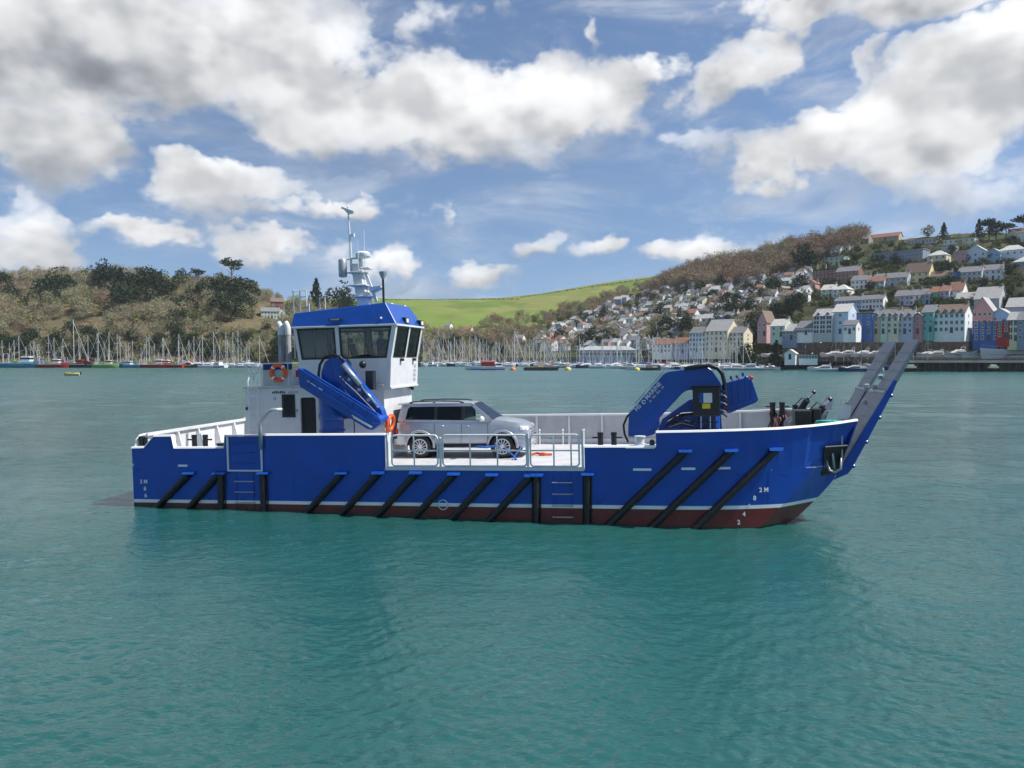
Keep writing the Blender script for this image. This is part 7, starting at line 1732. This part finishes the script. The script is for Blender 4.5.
mb = MB(); mb.tube([(2, 0, 1.3), (2, 0, 5.0)], .06, 5); mb.build('mast', M_['alloy_mast'], pl)
tag(pl, 'white passenger launch with a dark red canopy lying off the middle marina', 'launch')
dr = empty('work_barge', (wx(541, 280), 280, 0), (0, 0, R(2)))
mb = MB(); mb.prism([(-6.4, .9), (-6.0, -.3), (5.6, -.3), (6.4, 1.0), (6.3, 1.15), (-6.4, 1.05)], 'y', -2, 2); mb.build('hull', M_['hull_black'], dr)
mb = MB(); mb.box(-5.6, 5.6, -1.9, 1.9, 1.06, 1.25); mb.build('deck', M_['wood_trim'], dr)
mb = MB(); mb.box(-1.2, .6, -1, 1, 1.25, 2.8); mb.build('deckhouse', M_['hull_cream'], dr, bevel=.05)
mb = MB(); mb.tube([(.9, 0, 1.2), (.9, 0, 4.4)], .1, 6); mb.tube([(.9, 0, 3.9), (-2.5, 0, 2.6)], .06, 5); mb.build('derrick', M_['dark_mast'], dr)
mb = MB(); mb.lathe([(.4, -1), (.4, 1)], (3.2, 0, 1.6), 'y', 10); mb.build('winch', M_['buoy_orange'], dr)
tag(dr, 'black work barge with cream deckhouse and derrick anchored off the marina', 'barge')
tree_put(YT[0], wx(641, 292), 292, R(180), 'large white ketch-like yacht lying beyond the fore crane boom', 'yacht', None, 0, 1.15)
db = empty('open_boat', (wx(650, 282), 282, 0), (0, 0, R(5)))
hull_mb(8, 2.6, .8, .4).build('hull', M_['hull_black'], db, smooth=True, auto=40); mb = MB(); mb.box(-1.2, .8, -.8, .8, .8, 1.9); mb.build('wheel_box', M_['wood_trim'], db, bevel=.05); tag(db, 'dark open workboat moored in front of the large white yacht', 'boat')
for (px, Y, m, s, lab) in ((513, 284, 'buoy_orange', 1.1, 'orange mooring buoy between the launch and the barge'), (568, 283, 'buoy_yellow', 1.2, 'yellow mooring buoy right of the black barge'), (637, 280, 'buoy_yellow', 1.1, 'yellow mooring buoy left of the dark open workboat')):
    b = empty('mooring_buoy', (wx(px, Y), Y, 0)); mb = MB(); mb.lathe([(.4, -.5), (.95, -.2), (1.0, .3), (.75, .8), (.3, .95)], n=14); mb.build('float', M_[m], b, smooth=True, auto=50); mb = MB(); mb.torus((0, 0, 1.1), .2, .05, 'y', 12, 5); mb.build('ring', M_['alloy_mast'], b); b.scale = (s, s, s); tag(b, lab, 'buoy')
Yb = 204.0; tb_ = empty('dinghy', (wx(72, Yb), Yb, 0), (0, 0, R(183)))
hull_mb(4.2, 1.7, .55, .3).build('hull', M_['hull_cream'], tb_, smooth=True, auto=40)
mb = MB(); mb.torus((0, 0, .58), .01, .01, 'z', 6, 4); mb.tube([(-2, -.75, .6), (.6, -.82, .62), (1.9, -.2, .75), (1.9, .2, .75), (.6, .82, .62), (-2, .75, .6)], .12, 6); mb.build('gunwale_tube', M_['buoy_yellow'], tb_, smooth=True)
mb = MB(); mb.box(-2.35, -2.05, -.2, .2, .2, 1.05); mb.build('outboard', M_['hull_black'], tb_, bevel=.04)
tag(tb_, 'small yellow dinghy alone on open water before the fishing boats', 'dinghy')
def sitter(X, Y, z, cloth, label):
    r = empty('person', (X, Y, z)); me = bpy.data.meshes.new('body')
    V = [(0, 0, .1), (0, 0, .35), (0, 0, .55), (0, 0, .66), (0, 0, .78), (.38, .12, .15), (.42, .13, -.25), (.38, -.12, .15), (.42, -.13, -.25), (.05, .24, .5), (.2, .26, .25), (.4, .15, .2), (.05, -.24, .5), (.2, -.26, .25), (.4, -.15, .2)]
    me.from_pydata(V, [(0, 1), (1, 2), (2, 3), (3, 4), (0, 5), (5, 6), (0, 7), (7, 8), (2, 9), (9, 10), (10, 11), (2, 12), (12, 13), (13, 14)], [])
    t = bpy.data.objects.new('body', me); COL.objects.link(t); t.modifiers.new('s', 'SKIN')
    for i, rr_ in enumerate([.15, .17, .15, .07, .11, .09, .06, .09, .06, .07, .06, .04, .07, .06, .04]): me.skin_vertices[0].data[i].radius = (rr_, rr_); me.skin_vertices[0].data[i].use_root = i == 0
    t.modifiers.new('b', 'SUBSURF').levels = 1
    bpy.context.view_layer.update(); bme = bpy.data.meshes.new_from_object(t.evaluated_get(bpy.context.evaluated_depsgraph_get())); bpy.data.objects.remove(t)
    bme.materials.append(cloth); bme.materials.append(M_['skin'])
    for p in bme.polygons: p.material_index = 1 if p.center.z > .68 else 0; p.use_smooth = True
    inst(bme, 'body', r); mb = MB(); mb.ball((-.02, 0, .86), (.12, .11, .08), 8, 6); mb.build('hair', M_['hair_brown'], r); tag(r, label, 'person')
sitter(wx(72, Yb), Yb, .42, M_['ink_dark'], 'person in dark clothing sitting in the yellow dinghy')
# pontoons
for (px0, px1, Y, lab) in ((0, 262, 376, 'long floating pontoon under the wooded hill'), (418, 556, 398, 'front floating pontoon of the middle marina'), (418, 556, 423, 'rear floating pontoon of the middle marina')):
    p = empty('pontoon', (wx(px0, Y), Y, 0)); L = wx(px1, Y) - wx(px0, Y); n = int(L / 10)
    for i in range(n):
        mb = MB(); mb.box(L * i / n + .1, L * (i + 1) / n - .1, -1.2, 1.2, -.2, .55); mb.build('float', M_['concrete'], p)
    for i in range(0, n, 2):
        mb = MB(); mb.tube([(L * i / n, 1.4, -2), (L * i / n, 1.4, 4.0)], .25, 6); mb.build('pile', M_['pier_timber'], p)
    tag(p, lab, 'pontoon')
# --- timber pier on the right
pr = empty('timber_pier', (wx(905, 256), 256, 0)); Lp = 72.0
mb = MB(); mb.box(0, Lp, -1.5, 3.0, 3.55, 4.0); mb.build('deck', M_['pier_timber'], pr)
mb = MB(); mb.box(0, Lp, -1.62, -1.5, 3.0, 3.8); mb.build('fascia', M_['concrete'], pr)
mb = MB(); mb.box(0, Lp, -1.3, -1.0, .9, 1.2); mb.build('waling', M_['pier_timber'], pr)
for i in range(29):
    x = 1 + i * 2.5
    for y in (-1.2, 2.5):
        mb = MB(); mb.tube([(x, y, -2), (x, y, 3.6)], .24, 6); mb.build('pile', M_['pier_timber'], pr)
    if i % 2 == 0:
        mb = MB(); mb.bar((x, -1.2, .6), (x + 2.5, -1.2, 3.3), .2, .25); mb.build('brace', M_['pier_timber'], pr)
    mb = MB(); mb.tube([(x, -1.4, 4.0), (x, -1.4, 5.1)], .06, 5); mb.build('rail_post', M_['concrete'], pr)
for z in (4.5, 5.05):
    mb = MB(); mb.tube([(0, -1.4, z), (Lp, -1.4, z)], .05, 5); mb.build('handrail', M_['concrete'], pr)
mb = MB(); mb.box(0, Lp, 3.01, 3.3, -2, 3.5); mb.build('back_wall', M_['pier_timber'], pr)
tag(pr, 'long dark timber pier on piles with railing below the coloured quay houses', 'pier')
for (x, lab) in ((131, 'white crate stack low on the timber pier, nearest the ramp'), (158, 'white crate stack midway along the timber pier')):
    b = empty('crate_stack', (x, 254.0, 1.22)); mb = MB(); mb.box(-1.6, 1.6, -.6, .4, 0, .7); mb.build('crate', M_['hull_cream'], b); mb = MB(); mb.box(-1.0, .9, -.5, .3, .71, 1.2); mb.build('crate', M_['hull_white'], b); tag(b, lab, 'crates')
# piles and quay clutter below the town
for i, (px, h) in enumerate(((789, 6), (800, 5.4), (812, 6), (905, 6.5))):
    X, Y = shore_pt(px, -6); b = empty('mooring_pile', (X, Y, 0)); mb = MB(); mb.tube([(0, 0, -2), (0, 0, h)], .3, 8); mb.build('post', M_['pier_timber'], b); mb = MB(); mb.lathe([(.36, h - .02), (.36, h + .2), (.05, h + .5)], n=8); mb.build('cap', M_['hull_white'], b)
    tag(b, 'dark mooring pile with a white cap, %s from the quay hut' % ['first', 'second', 'third', 'farthest'][i], 'pile', 'mooring piles along the quay')
qp = empty('quay_jetty', (*shore_pt(768, -10), 0), (0, 0, ROT)); 
mb = MB(); mb.box(0, 34, -2, 2.5, 2.6, 3.2); mb.build('deck', M_['pier_timber'], qp)
for i in range(12):
    mb = MB(); mb.tube([(1 + i * 2.9, -1.8, -2), (1 + i * 2.9, -1.8, 2.7)], .22, 6); mb.build('pile', M_['pier_timber'], qp)
mb = MB(); mb.box(0, 34, 2.0, 2.5, -2, 2.6); mb.build('back_wall', M_['pier_timber'], qp); tag(qp, 'short dark jetty on piles below the white quay hut', 'jetty')

# ---------------------------------------------------------------- tidy: nothing deeper than thing > part > sub-part
bpy.context.view_layer.update()
def depth(o):
    d = 0
    while o.parent: o = o.parent; d += 1
    return d
for o in list(bpy.data.objects):
    if depth(o) > 2:
        chain = [o]
        while chain[-1].parent: chain.append(chain[-1].parent)
        anc = chain[-2]; mw = o.matrix_world.copy(); o.parent = anc; o.matrix_parent_inverse = anc.matrix_world.inverted() if False else Matrix.Identity(4); o.matrix_local = anc.matrix_world.inverted() @ mw
bpy.context.view_layer.update()
for o in list(bpy.data.objects):
    if o.type == 'EMPTY' and not o.children and 'label' not in o: bpy.data.objects.remove(o)

# ---------------------------------------------------------------- sea air
def haze():
    m = bpy.data.materials.new('sea_haze'); m.use_nodes = True; m.node_tree.nodes.clear(); T = NT(m.node_tree)
    o = T.new('ShaderNodeOutputMaterial'); v = T.new('ShaderNodeVolumePrincipled'); v.inputs['Color'].default_value = (.86, .93, 1.0, 1); v.inputs['Density'].default_value = .00009; v.inputs['Anisotropy'].default_value = .1
    T.l.new(v.outputs[0], o.inputs['Volume'])
    mb = MB(); mb.box(-16500, 16500, -16500, 16500, -4.3, 118); h = mb.build('haze', m); tag(h, 'thin pale sea haze over the whole harbour', kind='stuff')
haze()
